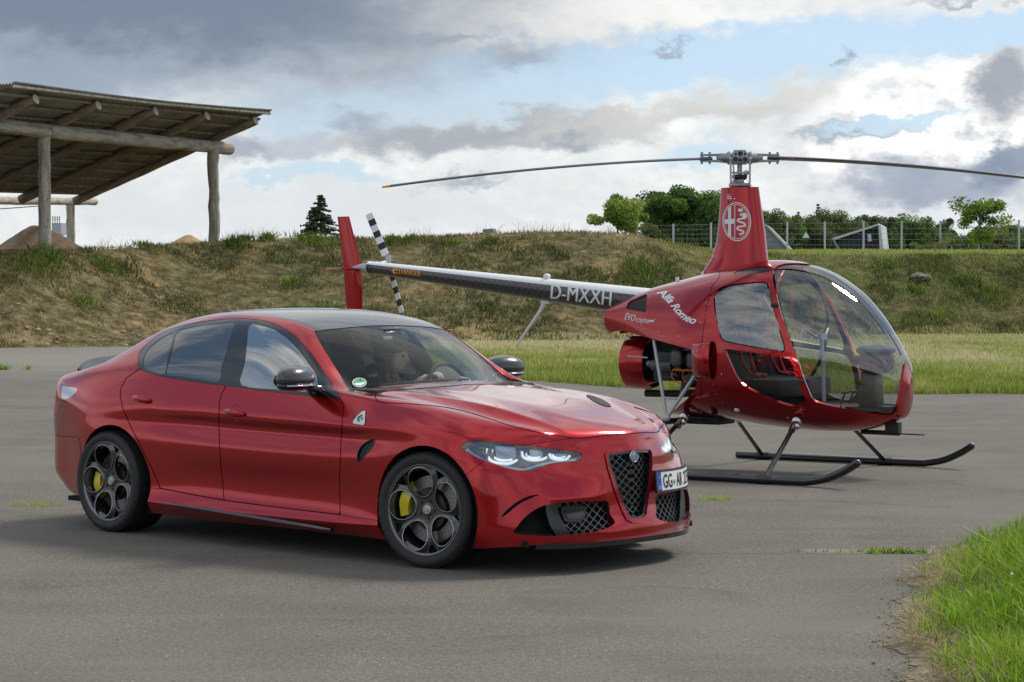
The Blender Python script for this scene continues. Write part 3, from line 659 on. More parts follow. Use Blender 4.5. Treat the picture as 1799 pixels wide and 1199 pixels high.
# ---------------------------------------------------------------- trees
def leafcloud(name,C,R_,n,size,m_,parent,tint,seed):
    r=np.random.default_rng(seed);i=r.integers(0,len(C),n);d=r.normal(0,1,(n,3));d/=np.linalg.norm(d,axis=1)[:,None];rad=r.random(n)**.45
    P=C[i]+d*R_[i]*rad[:,None];a=r.normal(0,1,(n,3));a/=np.linalg.norm(a,axis=1)[:,None];b=np.cross(a,r.normal(0,1,(n,3)));b/=np.linalg.norm(b,axis=1)[:,None]+1e-9
    s=size*r.uniform(.6,1.4,n)[:,None];V=np.stack([P-a*s,P+b*s*.45,P+a*s,P-b*s*.45],1).reshape(-1,3);f=np.arange(4*n).reshape(-1,4)
    o=mkobj(name,V,f,m_,parent,False);at=o.data.attributes.new('tint','FLOAT','POINT');tt=np.clip(tint+(r.random(len(C))[i]-.5)*.5+r.normal(0,.1,n),0,1)
    at.data.foreach_set('value',np.repeat(tt,4).astype(np.float32));return tag(o,kind='stuff')
M_LEAF=leafmat('tree_leaves',[(.035,.07,.018),(.09,.17,.034),(.18,.30,.05),(.36,.46,.09)],trans=.3)
M_LEAFO=leafmat('olive_tree_leaves',[(.05,.075,.028),(.12,.155,.052),(.22,.25,.08),(.36,.36,.13)],trans=.3)
M_NEED=leafmat('conifer_needles',[(.022,.045,.026),(.045,.08,.04),(.085,.13,.055),(.15,.18,.08)],trans=.15)
M_BARK=mat('bark',(.10,.08,.06),.9,var=.4,bscale=6,bump=.4)
def tree(px_,base_py,top_py,Y,wpx,label,m_=M_LEAF,seed=1,kindn='tree',tint=.45,den=1.,trunk=.35,nb=26,base_z=None):
    b=at_depth(px_,base_py,Y);t_=at_depth(px_,top_py,Y);
    if base_z is not None:b[2]=base_z
    h=t_[2]-b[2];wd=wpx/F*Y;r=np.random.default_rng(seed);root=empty(kindn,tuple(b),label=label,cat='tree')
    wd*=1.22;h*=1.04;m=MB();m.tube([(0,0,-.5),(0.02*h,0,h*.25),(0,.01*h,h*.55),(.01*h,0,h*.85)],[h*.028,h*.022,h*.014,h*.004],8);
    C=[];R_=[]
    for k in range(nb):
        a=r.uniform(0,2*np.pi);zz=trunk+(1-trunk)*r.random()**.8;zz=min(1.02,zz+r.normal(0,.02));env=math.sin(math.pi*min(1,max(.06,(1-zz)/(1-trunk)*.80+.16)))**.7
        rr=wd*.5*env*r.uniform(.15,1.08);c=np.array([rr*math.cos(a),rr*math.sin(a),zz*h*.95]);C.append(c);s=wd*r.uniform(.08,.22);R_.append((s,s,s*.8))
        if k%2==0: m.tube([(0,0,c[2]*.7),tuple((c*[.6,.6,.9])),tuple(c)],[h*.010,h*.006,h*.003],5)
    m.build('trunk',M_BARK,root,smooth='auto');leafcloud('crown',np.array(C),np.array(R_),int(8200*den*max(.5,nb/26)),wd*.021 if wd>4 else wd*.03,m_,root,tint,seed);return root
def conifer(px_,base_py,top_py,Y,wpx,label,seed,tint=.45,m_=M_NEED):
    b=at_depth(px_,base_py,Y);t_=at_depth(px_,top_py,Y);h=t_[2]-b[2];wd=wpx/F*Y;r=np.random.default_rng(seed);root=empty('conifer_tree',tuple(b),label=label,cat='tree')
    m=MB();m.tube([(0,0,-.5),(0,0,h*.97)],[h*.022,h*.004],7);C=[];R_=[]
    for zz in np.linspace(.12,.97,17):
        k=(1-zz)**.8
        for q in range(max(3,int(9*k)+2)):
            a=r.uniform(0,2*np.pi);L=wd*.5*k*r.uniform(.65,1.1)
            m.tube([(0,0,zz*h),(L*math.cos(a),L*math.sin(a),zz*h-L*.15)],[h*.004,h*.0015],4)
            for u in(.35,.6,.82,1.): C.append((L*u*math.cos(a),L*u*math.sin(a),zz*h-L*.16*u));R_.append((wd*.06*(1.2-u*.5),wd*.06*(1.2-u*.5),h*.018))
    m.build('trunk',M_BARK,root);leafcloud('crown',np.array(C),np.array(R_),6500,wd*.028,m_,root,tint,seed);return root
PL=4.3
conifer(563,416,343,96,84,'dark spruce standing alone behind the embankment left of the tail fin',5)
tree(1084,412,350,84,78,'light green young tree on the embankment crest behind the mast, left of the big bush',M_LEAF,11,'maple_tree',.80,1.0,.12,30)
tree(1132,425,385,86,40,'small scrubby green sapling between the young tree and the dense copse',M_LEAFO,12,'sapling',.6,.5,.05,14)
for i,(a,w_,tp,q,lb) in enumerate([(1205,130,342,.32,'large dense dark green tree directly left of the rotor mast'),(1165,80,362,.42,'rounded green tree at the left end of the dense copse'),(1245,100,350,.35,'dense green tree hidden partly by the rotor mast'),(1222,110,372,.28,'lower dark green tree in front of the copse')]):
    tree(a,452,tp,150+6*i,w_,lb,M_LEAF,20+i,'broadleaf_tree',q,1.9,.02,44)
tl=[(1352,378,60,'o'),(1375,392,50,'n'),(1402,372,46,'c'),(1437,358,44,'c'),(1420,385,60,'o'),(1465,380,60,'o'),(1490,392,54,'n'),(1508,380,44,'c'),(1540,384,56,'o'),(1570,388,70,'n'),(1597,386,60,'n'),(1624,392,56,'n'),(1655,390,44,'o'),(1760,402,50,'n'),(1782,400,44,'n'),(1795,408,60,'o'),(1445,400,80,'n'),(1520,402,90,'n'),(1335,400,60,'n'),(1390,404,80,'o'),(1608,408,80,'n'),(1742,412,40,'n')]
TLB=['tall olive tree just right of the mast','dark bush-like tree second from the mast','thin pointed conifer third from the mast, left of the panel edge','tallest pointed conifer on the tree line','olive tree in front of the tallest conifer','olive tree above the left end of the slanted shed','dark tree above the middle of the slanted shed','pointed conifer above the slanted shed roof','olive tree above the right end of the slanted shed','broad dark tree immediately right of the slanted shed','round dark tree midway between the two sheds','small dark tree left of the low shed','bare looking olive tree above the low shed roof','dark tree close right of the lone young tree','dark narrow tree second from the right picture edge','olive tree cut by the right picture edge','broad low dark tree under the tallest conifer','widest low dark tree behind the slanted shed','low dark tree hidden mostly by the mast','low olive tree beside the tilted panel','broad low dark tree left of the low shed','tiny dark tree peeking right of the lone young tree']
for i,(a,tp,w_,k_) in enumerate(tl):
    lb=TLB[i]
    if k_=='c': conifer(a,448,tp,190+i,w_,lb,40+i,.5,M_NEED)
    else: tree(a,450,tp,185+i*1.5,w_*1.25,lb,M_LEAFO if k_=='o' else M_LEAF,60+i,'broadleaf_tree',.45,1.3,.03,30)
tree(1722,442,354,128,82,'slender bright green tree standing alone in front of the right fence end',M_LEAF,90,'young_tree',.72,.65,.22,26)
for i,(a,w_) in enumerate([(1640,60),(1700,60),(1745,70)]): tree(a,446,418-4*i,132+2*i,w_,f'low rounded shrub by the fence, {["left of","below","right of"][i]} the lone young tree',M_LEAFO if i!=1 else M_LEAF,95+i,'shrub',.55,.4,.02,12)
# ---------------------------------------------------------------- wire fence on the plateau
M_POST=mat('galvanised_post',(.50,.53,.56),.45,.3);M_WIRE=mat('fence_wire',(.28,.33,.35),.5,.4)
fe=empty('wire_fence',(0,0,0),label='pale metal wire fence with thin posts running along the right plateau',cat='fence')
FP=[(1183,437,395),(1249,438,393),(1316,440,392),(1383,441,391),(1449,442,391),(1517,443,390),(1584,443,390),(1652,443,390),(1790,444,388),(1720,443,389)]
FP=sorted(FP);FY=132.;tops=[]
for (a,b,c) in FP:
    p0_,p1_=at_depth(a,b+6,FY),at_depth(a,c,FY);m=MB();m.tube([p0_,p1_],.06,6);m.tube([p1_,p1_+[.0,.0,.05]],.07,6);m.build('fence_post',M_POST,fe);tops.append((p0_,p1_))
for q in np.linspace(.14,.97,6):
    m=MB();pts=[a+(b-a)*q for a,b in tops];pts=[pts[0]-[3,0,0]]+pts+[pts[-1]+[4,0,0]];m.tube(pts,.007,4);m.build('fence_wire',M_WIRE,fe)
m=MB();c0=tops[0][0];
for i in range(len(tops)-1):
    (a0,a1),(b0,b1)=tops[i],tops[i+1]
    for t in np.linspace(0,1,9)[1:-1]: m.tube([a0+(b0-a0)*t+[0,0,.1],a1+(b1-a1)*t],.004,3)
m.build('fence_mesh',M_WIRE,fe,kind='stuff')
p=at_depth(1416,414,FY-.1);m=MB();m.prism([(-.22,-.15),(.22,-.15),(0,.22)],p,(1,0,0),(0,0,1),(0,1,0),-.01,.01);tag(m.build('warning_sign',M_WHITE),'small white triangular sign hanging on the wire fence',cat='sign')
# ---------------------------------------------------------------- far sheds / panels
M_CONC=mat('shed_grey',(.23,.25,.26),.8,var=.2,bscale=2);M_ROOFM=mat('pale_metal_roof',(.55,.56,.55),.4,.3);M_DKW=mat('shed_wall_dark',(.035,.045,.042),.8,var=.3,bscale=2)
def pxprism(name,poly,Y,dep,m_,parent,**k):
    P=[at_depth(a,b,Y) for a,b in poly];V=P+[p+np.array([dep*.25,dep,0]) for p in P];n_=len(P);m=MB();m.add(V,[tuple(range(n_)),tuple(range(n_,2*n_))[::-1]]+[(i,(i+1)%n_,n_+(i+1)%n_,n_+i) for i in range(n_)]);return m.build(name,m_,parent,**k)
sh=empty('slanted_shed',(0,0,0),label='grey shed with steeply slanted roof behind the fence right of the mast',cat='shed')
pxprism('wall',[(1471,420),(1543,398),(1550,446),(1478,446)],145,4,M_DKW,sh)
pxprism('roof',[(1461,419),(1543,393),(1545,396),(1463,423)],144.6,5,M_ROOFM,sh)
pxprism('side_panel',[(1543,397),(1547,395),(1553,446),(1546,446)],144.5,5,M_ROOFM,sh);pxprism('side_panel',[(1461,420),(1466,421),(1480,446),(1475,446)],144.5,4,M_CONC,sh)
pxprism('meter_box',[(1524,412),(1530,411),(1531,424),(1525,425)],144.4,.3,M_ROOFM,sh)
sh=empty('tilted_panel',(0,0,0),label='dark tilted panel structure sloping down right beside the rotor mast',cat='panel');pxprism('panel_face',[(1343,396),(1350,399),(1391,441),(1346,436)],140,1.5,M_CONC,sh);pxprism('panel_edge',[(1343,394),(1350,397),(1392,441),(1387,441)],139.8,.3,M_ROOFM,sh)
sh=empty('low_shed',(0,0,0),label='low open shed with curved pale roof behind the lone young tree',cat='shed');pxprism('roof',[(1652,430),(1668,420),(1690,414),(1722,413),(1722,416),(1690,418),(1668,425),(1655,434)],150,6,M_ROOFM,sh);pxprism('wall',[(1664,426),(1722,416),(1724,446),(1664,446)],151,3,M_DKW,sh)
for a in(1671,1700,1721): pxprism('shed_post',[(a,424),(a+2,424),(a+2,446),(a,446)],149.8,.2,M_ROOFM,sh)
sh=empty('far_roof',(0,0,0),label='small pale gable roof just visible behind the grass left of the mast',cat='building');pxprism('roof',[(1208,440),(1222,434),(1250,440),(1250,446),(1208,446)],128,3,M_ROOFM,sh)
sh=empty('skyline_box',(0,0,0),label='tiny grey box on the embankment skyline above the car bonnet',cat='box');pxprism('cabinet',[(848,403),(866,402),(866,409),(848,409)],82,.5,M_CONC,sh)
# ---------------------------------------------------------------- timber shelter at left
def wood(name,a,b,c):
    m=bpy.data.materials.new(name);t=NT(m);P=t.n('TexCoord').outputs['Object'];mp=t.n('Mapping',i={0:P});mp.inputs['Scale'].default_value=(5,5,.9)
    n1=t.noise(mp.outputs[0],1.6,6,.65);n2=t.noise(P,9,3,.5);c_=t.ramp(n1,[(.28,a),(.5,b),(.72,c)]);c_=t.mix(t.ramp(n2,[(.62,0.),(.70,.55)]),c_,(.06,.05,.04))
    bs=t.n('BsdfPrincipled',i={'Base Color':c_,'Roughness':.9});t.set(bs.inputs['Normal'],t.n('Bump',i={'Strength':.6,'Distance':.03,'Height':n1}));t.set(t.out.inputs[0],bs);return m
M_WOOD=wood('weathered_log',(.15,.13,.105),(.40,.36,.30),(.58,.53,.46));M_WOOD2=wood('brown_log',(.12,.09,.07),(.27,.21,.16),(.40,.32,.25))
M_END=mat('log_end',(.42,.37,.29),.9,var=.25,bscale=6)
M_CORR=mat('corrugated_roof',(.34,.33,.28),.7,.2,var=.3,bscale=1.5)
shed=empty('timber_shelter',(0,0,0),label='open timber shelter with log posts and corrugated roof on the left embankment',cat='shelter')
def log(name,a,b,r,m_=M_WOOD,wob=.02,n=14,endm=True):
    a,b=np.array(a,float),np.array(b,float);L=np.linalg.norm(b-a);o=empty(name,tuple(a));o.parent=shed
    d=(b-a)/L;q=Vector(d).to_track_quat('Z','Y');
    t=np.linspace(0,1,n);pts=np.stack([rng.normal(0,wob,n)*r*2,rng.normal(0,wob,n)*r*2,t*L],1);rr=r*(1+rng.normal(0,.035,n))
    m=MB();m.tube(pts,rr,16);ob=m.build(name+'_trunk' if False else 'log',m_,o,smooth='auto');o.rotation_mode='QUATERNION';o.rotation_quaternion=q
    if endm:
        m=MB();m.lathe([(L+.004,r*.93),(L+.006,r*.5),(L+.004,.001)],2,(pts[-1][0],pts[-1][1],0),seg=16);m.build('log_end',M_END,o)
    return o
PB=at_depth(78,437,70);PT=at_depth(78,238,70);log('post',PB-[0,0,.6],PT,.205,wob=.03)
QB=at_depth(377,421,80);QT=at_depth(374,262,80);log('post',QB-[0,0,.6],QT,.205,wob=.03)
bd_=np.array([.38,.925,0])
B0=at_depth(-60,214,66.6);B1=at_depth(82,231,70.0);B2=at_depth(403,261,81.2)
log('beam',B0,B1,.225);log('beam',B1,B2,.235)
R0=at_depth(-40,352,82.);R1=at_depth(166,355,97.5);log('rear_beam',R0,R1,.16)
RB_=at_depth(124,418,95.5);RT_=at_depth(124,360,95.5);log('post',RB_-[0,0,1.],RT_,.19)
# roof plane: eave line E0->E1 (high, near side), low line above the rear beam
E0=at_depth(478,201,80.3);E1=at_depth(25,153,65.4);Lw0=at_depth(150,345,83.4)
slope=(Lw0-E0);e_dir=(E1-E0)
def roofpt(s,t,dz=0): return E0+e_dir*s+slope*t+np.array([0,0,dz+.10*4*s*(1-s)*-.0])
ncor=220;V=[];fs=[]
sv=np.linspace(0,1,ncor*2+1)
for i,s in enumerate(sv):
    for t in(0,.33,.66,1.):
        V.append(roofpt(s,t,.028*(1 if i%2 else -1)+.16+ .10*math.sin(s*math.pi)*-1))
for i in range(len(sv)-1):
    for k in range(3): fs.append((i*4+k,i*4+k+1,i*4+5+k,i*4+4+k))
mkobj('roof_sheet',V,fs,M_CORR,shed)
# neighbouring roof section beyond the ridge corner at the left
V=[];fs=[]
for i in range(61):
    s=1.0+.0+i/60*.28
    for t in(0,.5,1.): V.append(roofpt(s,t,.05*0+(.028*(1 if i%2 else -1))+.10-(s-1)*1.6))
for i in range(60):
    for k in range(2): fs.append((i*3+k,i*3+k+1,i*3+4+k,i*3+3+k))
mkobj('roof_sheet',V,fs,M_CORR,shed)
# rafters and purlins
for s in(.045,.262,.475,.69,.905,1.08): log('rafter',roofpt(s,1.0,-.20),roofpt(s,.035,-.16),.165,M_WOOD2)
for t in np.linspace(.06,.97,11):
    m=MB();a,b=roofpt(.004,t,.0),roofpt(1.25,t,-.02);m.tube([a,b],.055,6);m.build('purlin',M_WOOD2,shed)
m=MB();m.tube([roofpt(0,.012,.07),roofpt(.5,.012,0.0),roofpt(1,.012,.07)],.06,6);m.build('fascia_board',M_WOOD,shed)
# mounds, tower, wire
def mound(px_,py_,top,wpx,Y,label,m_,seed):
    b=at_depth(px_,py_,Y);h=(at_depth(px_,top,Y)-b)[2];R_=wpx/2/F*Y;n_=48;k_=24;V=[];fs=[];r=np.random.default_rng(seed)
    for i in range(k_+1):
        rr=i/k_
        for j in range(n_):
            a=2*np.pi*j/n_;x_,y_=rr*math.cos(a),rr*math.sin(a);nz=fnoise(np.array([x_*2+5]),np.array([y_*2+5]),seed,4,1.5)[0]-.5
            V.append((x_*R_*(1+nz*.12),y_*R_,h*(math.cos(rr*math.pi)*.5+.5)**.85*(1+nz*.25)-.8*(rr>.98)))
    for i in range(k_):
        for j in range(n_): fs.append((i*n_+j,(i+1)*n_+j,(i+1)*n_+(j+1)%n_,i*n_+(j+1)%n_))
    o=mkobj('soil_mound',V,fs,m_,None,True,label=label,cat='mound');o.location=b;return o
M_MB=mat('brown_earth',(.125,.075,.038),.95,var=.35,bscale=3,bump=.6);M_MO=mat('ochre_sand',(.36,.23,.11),.95,var=.2,bscale=3,bump=.4)
mound(68,440,398,178,92,'large brown earth mound behind the front shelter post',M_MB,3);mound(330,428,413,66,96,'small ochre sand heap on the skyline left of the right shelter post',M_MO,4)
tw=empty('silo_tower',(0,0,0),label='distant pale silo with railings between the shelter posts',cat='tower')
pxprism('silo_body',[(91,392),(107,392),(107,412),(91,412)],260,3,mat('silo_blue_grey',(.40,.44,.50),.5),tw)
for a in(92,96,100,104): pxprism('railing_post',[(a,380),(a+.9,380),(a+.9,392),(a,392)],260,.1,M_CONC,tw)
for b_ in(382,386): pxprism('railing',[(91,b_),(105,b_),(105,b_+.8),(91,b_+.8)],260,.1,M_CONC,tw)
m=MB();m.tube([at_depth(-40,370,120),at_depth(20,366,120),at_depth(85,361,120)],.025,4);tag(m.build('overhead_cable',M_MATTE),'thin overhead cable crossing behind the left shelter post',cat='cable')

# wood behind the viewpoint: seen only as the dark horizon mirrored in paint and glass
x_=np.linspace(-260,260,400);hz=4.5+5*fnoise(x_,x_*0,81,4,.06)+1.6*fnoise(x_,x_*0,82,3,.5)
V=[];fs=[]
for i,(a,h_) in enumerate(zip(x_,hz)): 
    yb=-75-12*math.cos(a/120.);V+=[(a,yb,-.1),(a,yb-1,h_*.7),(a,yb-4,h_),(a,yb-12,h_*.6),(a,yb-14,-.1)]
for i in range(len(x_)-1):
    for k in range(4): fs.append((i*5+k,i*5+k+1,i*5+6+k,i*5+5+k))
tag(mkobj('far_wood',V,fs,mat('far_wood_green',(.04,.06,.025),1.,var=.4,bscale=.6),None,False),'dark line of woodland on the side of the airfield behind the viewpoint',cat='wood',kind='stuff')

# ================================================================ CAR
CF=(.732,.0896,12.736)
car=empty('parked_car',(CF[1],CF[2],0),-CF[0],label='glossy dark red four-door saloon in the foreground with black roof and yellow brake calipers',cat='car')
def c1(*p): return [(60+x/2.725,520+y/2.725) for x,y in p]
def c2(*p): return [(620+x/2.398,520+y/2.398) for x,y in p]
def c3(*p): return [(550+x/4.734,560+y/4.734) for x,y in p]
def chl(*p): return [(800+x/4.089,730+y/4.089) for x,y in p]
# --- cage. rows bottom->top 0..7 (ring round the car), 8..13 across the top to the centre line
W_={ # half widths at the 14 side stations, per row
0:[.74,.80,.87,.90,.885,.86,.86,.86,.865,.88,.90,.905,.875,.70],
1:[.76,.82,.895,.925,.93,.932,.934,.934,.934,.93,.925,.925,.895,.715],
2:[.76,.825,.90,.925,.915,.905,.90,.90,.905,.915,.925,.928,.895,.715],
3:[.76,.83,.91,.930,.918,.903,.900,.902,.905,.915,.93,.93,.89,.70],
4:[.765,.84,.918,.936,.930,.930,.929,.929,.929,.933,.936,.925,.87,.675],
5:[.77,.845,.912,.925,.910,.894,.890,.890,.893,.908,.930,.915,.845,.66],
6:[.77,.84,.895,.917,.922,.918,.917,.917,.918,.924,.925,.895,.81,.64],
7:[.755,.785,.825,.85,.872,.875,.872,.870,.865,.838,.815,.775,.70,.56]}
Z_={
0:[.26,.22,.19,.17,.15,.14,.14,.14,.14,.14,.14,.14,.145,.165],
1:[.33,.31,.28,.25,.225,.215,.212,.212,.212,.215,.22,.22,.225,.235],
2:[.40,.38,.35,.33,.31,.305,.30,.295,.29,.285,.29,.29,.29,.32],
3:[.52,.50,.48,.46,.44,.44,.44,.44,.44,.44,.44,.44,.44,.44],
4:[.63,.63,.63,.63,.62,.61,.605,.60,.60,.60,.61,.60,.59,.555],
5:[.74,.74,.74,.735,.73,.72,.71,.705,.70,.70,.71,.69,.665,.625],
6:[.86,.87,.86,.84,.82,.81,.80,.79,.785,.785,.79,.775,.74,.69],
7:[.965,1.00,1.035,1.04,1.01,.99,.975,.96,.945,.93,.915,.87,.82,.768]}
X_=[-3.58,-3.35,-3.05,-2.75,-2.4,-2.0,-1.6,-1.2,-.8,-.45,-.15,.15,.40,.60]
FR={ # front columns F1..F6 (x,w,z)
0:[(.715,.59,.165),(.765,.47,.165),(.800,.35,.165),(.825,.23,.165),(.84,.115,.165),(.845,0,.165)],
1:[(.725,.59,.235),(.772,.47,.235),(.802,.35,.235),(.823,.23,.235),(.838,.115,.235),(.842,0,.235)],
2:[(.715,.585,.32),(.755,.465,.32),(.78,.345,.32),(.795,.225,.32),(.815,.11,.32),(.825,0,.32)],
3:[(.715,.575,.415),(.758,.455,.415),(.782,.34,.415),(.792,.22,.43),(.808,.11,.44),(.818,0,.44)],
4:[(.665,.56,.53),(.712,.445,.53),(.745,.335,.53),(.772,.22,.55),(.80,.11,.55),(.812,0,.55)],
5:[(.648,.55,.615),(.70,.44,.615),(.738,.33,.615),(.765,.22,.62),(.794,.11,.625),(.806,0,.625)],
6:[(.625,.53,.69),(.675,.43,.692),(.714,.325,.696),(.745,.215,.70),(.773,.11,.704),(.785,0,.705)],
7:[(.605,.48,.768),(.645,.395,.766),(.68,.30,.768),(.708,.20,.772),(.728,.10,.775),(.735,0,.777)]}
XC=[.665,.67,.655,.635,.60,.575,.57,.585] # corner station x per row
RR=[(-3.66,.64),(-3.70,.51),(-3.725,.38),(-3.74,.25),(-3.75,.12),(-3.75,0)]
RZ=[.22,.31,.40,.52,.64,.76,.88,.985];RX=[.08,.02,0,0,0,.0,.03,.06]
TOP={ # rows 8..13 for stations S0..S12 (x,w,z)
1:[(-3.36,.66,1.03),(-3.37,.52,1.04),(-3.38,.39,1.045),(-3.38,.26,1.048),(-3.38,.13,1.05),(-3.38,0,1.05)],
2:[(-3.04,.75,1.09),(-3.06,.67,1.11),(-3.10,.55,1.10),(-3.12,.38,1.095),(-3.12,.19,1.095),(-3.12,0,1.095)],
3:[(-2.75,.79,1.12),(-2.74,.70,1.21),(-2.73,.60,1.27),(-2.72,.44,1.29),(-2.72,.22,1.295),(-2.72,0,1.295)],
4:[(-2.4,.825,1.12),(-2.4,.745,1.24),(-2.4,.64,1.335),(-2.4,.50,1.385),(-2.4,.26,1.402),(-2.4,0,1.405)],
5:[(-2.0,.828,1.115),(-2.0,.75,1.25),(-2.0,.645,1.362),(-2.0,.52,1.422),(-2.0,.27,1.442),(-2.0,0,1.447)],
6:[(-1.6,.825,1.10),(-1.6,.75,1.235),(-1.6,.65,1.345),(-1.6,.54,1.398),(-1.58,.28,1.427),(-1.58,0,1.433)],
7:[(-1.22,.815,1.07),(-1.23,.75,1.175),(-1.235,.66,1.265),(-1.25,.545,1.325),(-1.235,.28,1.352),(-1.23,0,1.36)],
8:[(-.86,.815,1.005),(-.92,.755,1.07),(-.98,.69,1.13),(-.99,.585,1.165),(-.93,.30,1.192),(-.91,0,1.20)],
9:[(-.60,.79,.95),(-.69,.745,.968),(-.76,.685,.975),(-.74,.565,.985),(-.66,.30,1.0),(-.63,0,1.005)],
10:[(-.38,.70,.936),(-.45,.60,.965),(-.48,.48,.975),(-.47,.35,.982),(-.45,.18,.985),(-.45,0,.985)],
11:[(.13,.665,.876),(.13,.575,.918),(.13,.435,.918),(.13,.30,.925),(.13,.15,.922),(.13,0,.92)],
12:[(.41,.60,.815),(.42,.50,.852),(.43,.385,.852),(.44,.265,.862),(.45,.13,.86),(.45,0,.86)]}
def cage():
    V=[];ids={}
    def vid(s,key,p):
        k=(s,)+key
        if abs(p[1])<1e-6: k=(0,)+key
        if k not in ids: ids[k]=len(V);V.append((p[0],s*p[1],p[2]))
        return ids[k]
    def P(c,r): # column c: -6..-1 rear (R6..R1), 0..13 side, 14..19 front ; row r
        if r<=7:
            if c<0: k=-c-1;x,w=RR[k];return (x+RX[r],w,RZ[r]+(.03 if r==7 else 0)*k/5)
            if c<=13:
                x=X_[c]
                if c==13:x=XC[r]
                if c==0:x=-3.585+RX[r]
                if c==12:x=X_[12]+(.04 if r<5 else 0.)
                return (x,W_[r][c],Z_[r][c])
            return FR[r][c-14]
        return TOP[c][r-8]
    Q=[];cr=[]
    def key(c,r):
        # merge top patch edges with ring
        if r>=8:
            if c==13: return (13+(r-7),7)     # front edge of hood = front ring row 7
            if c==0: return (-(r-7),7)        # rear edge of deck
        return (c,r)
    def g(s,c,r):
        k=key(c,r);return vid(s,k,P(*k))
    for s in(-1,1):
        def quad(a,b,c_,d):
            q=[g(s,*a),g(s,*b),g(s,*c_),g(s,*d)]
            if len(set(q))==4: Q.append(q if s<0 else q[::-1])
        for c in range(-6,19):
            for r in range(0,7): quad((c,r),(c+1,r),(c+1,r+1),(c,r+1))
        for c in range(0,13):
            for r in range(7,13): quad((c,r),(c+1,r),(c+1,r+1),(c,r+1))
        for c in range(4,13): cr.append((g(s,c,6),g(s,c+1,6),.35))
        for c in range(1,9): cr.append((g(s,c,7),g(s,c+1,7),.25))
        for c in range(3,12): cr.append((g(s,c,1),g(s,c+1,1),.5))
        for r in range(7,13): cr.append((g(s,9,r),g(s,9,r+1),.5))
        for c in range(6,9): cr.append((g(s,c,11),g(s,c+1,11),.35))
        for c in range(10,13): cr.append((g(s,c,9),g(s,c+1,9),.75))
        for c in range(12,17): cr.append((g(s,c,3),g(s,c+1,3),.6))
    return V,Q,cr
CV,CQ,CCR=cage()
BODY=catmull(CV,CQ,4,3,CCR)
# right half only; everything is cut on this half and mirrored
def half(M):
    c=M['v'][M['f']].mean(1);return clean(dict(v=M['v'],n=M['n'],f=M['f'][c[:,1]<0]))
R=half(BODY)
if (R['n'][:,1]*R['v'][:,1]).mean()<0: R['n']=-R['n'];R['f']=R['f'][:,::-1]
def cx(M): return project(M['v'],CF)
def px(poly,smooth=6): return spl(poly,smooth) if smooth else np.array(poly)
def circ(M,x,z,r): return np.hypot(M['v'][:,0]-x,M['v'][:,2]-z)-r
G=.75 # half gap in photo pixels
def inside(M,poly,g=0.,cond=None):
    d=sdf(cx(M),poly)+g
    if cond is not None: d=np.where(cond(M),d,50.)
    return clip(M,d)
def outside(M,poly,g=0.,cond=None):
    d=-(sdf(cx(M),poly))+g
    if cond is not None: d=np.where(cond(M),d,-50.)
    return clip(M,d)
onc=lambda v:np.abs(v[:,1])<3e-4
dlo=px(c1((500,340),(499,300),(511,262),(546,225),(600,186),(660,158),(740,135),(820,122),(900,113),(995,109),(1070,115),(1130,127),(1190,151),(1240,186),(1280,225),(1320,272),(1360,325),(1400,385),(1440,445),(1466,492),(1380,485),(1200,467),(1000,442),(920,431),(800,416),(700,402),(620,388),(560,373),(520,359)))
pane_q=px(c1((522,333),(524,300),(535,270),(560,240),(600,207),(640,187),(668,178),(655,230),(640,290),(625,374),(580,366),(540,352)),3)
pane_r=px(c1((684,172),(740,152),(820,137),(900,130),(957,127),(940,190),(915,280),(893,350),(884,410),(800,400),(700,385),(633,374),(648,300),(665,235)),3)
pane_f=px(c1((1030,137),(1080,140),(1130,153),(1180,180),(1230,222),(1270,267),(1310,320),(1346,372),(1358,420),(1360,464),(1280,458),(1150,447),(990,427),(1005,330),(1018,220)),3)
ws=np.array(c3((5,106),(150,85),(300,71),(500,57),(800,45),(1050,40),(1400,100),(1800,520),(1700,527),(1450,542),(1200,555),(1000,567),(700,590),(520,600),(312,610),(200,432),(100,272)))
hood=px(c2((96,412),(101,440),(130,450),(250,456),(400,471),(520,500),(640,540),(720,562),(800,580),(880,592),(955,600),(1050,590),(1130,583),(1215,578),(1255,562),(1283,520),(1283,430),(1000,340),(700,340),(500,372),(300,389),(150,402)),2)
hl=px(chl((35,235),(60,203),(110,186),(180,181),(300,193),(450,213),(600,227),(750,246),(860,262),(908,282),(908,308),(870,331),(780,339),(700,347),(620,372),(560,393),(500,397),(430,391),(350,371),(280,346),(200,319),(120,282),(60,253)))
grille=np.array(chl((1087,296),(1100,275),(1180,263),(1268,253),(1440,245),(1440,760),(1268,742),(1240,725),(1205,660),(1160,535),(1112,390)))
intake=px(chl((417,843),(440,803),(490,742),(560,685),(630,650),(720,632),(850,622),(1000,618),(1085,618),(1103,650),(1112,710),(1146,772),(1085,812),(980,842),(850,860),(700,868),(550,862),(460,856)),4)
slot=px(chl((328,732),(362,688),(430,631),(500,592),(560,573),(618,568),(560,588),(480,626),(410,676),(350,726)),4)
doors=np.array(c1((482,366),(440,395),(416,440),(411,480),(425,540),(460,620),(500,700),(540,780),(575,850),(603,921),(700,940),(800,959),(910,978),(1050,997),(1200,1016),(1340,1033),(1465,1047),(1462,900),(1466,750),(1475,600),(1480,530),(1470,497),(1400,400),(1300,300),(1000,200),(700,250),(520,335)))
Bx=np.array(c1((1010,60),(995,112),(970,220),(945,330),(918,432),(895,475),(886,520),(885,600),(887,700),(893,800),(903,900),(911,1000),(1600,1300),(1600,60)))
rocker=np.array(c1((300,900),(540,919),(603,923),(700,942),(800,961),(910,980),(1050,999),(1200,1018),(1340,1035),(1465,1049),(1720,1088),(1720,1400),(300,1400)))
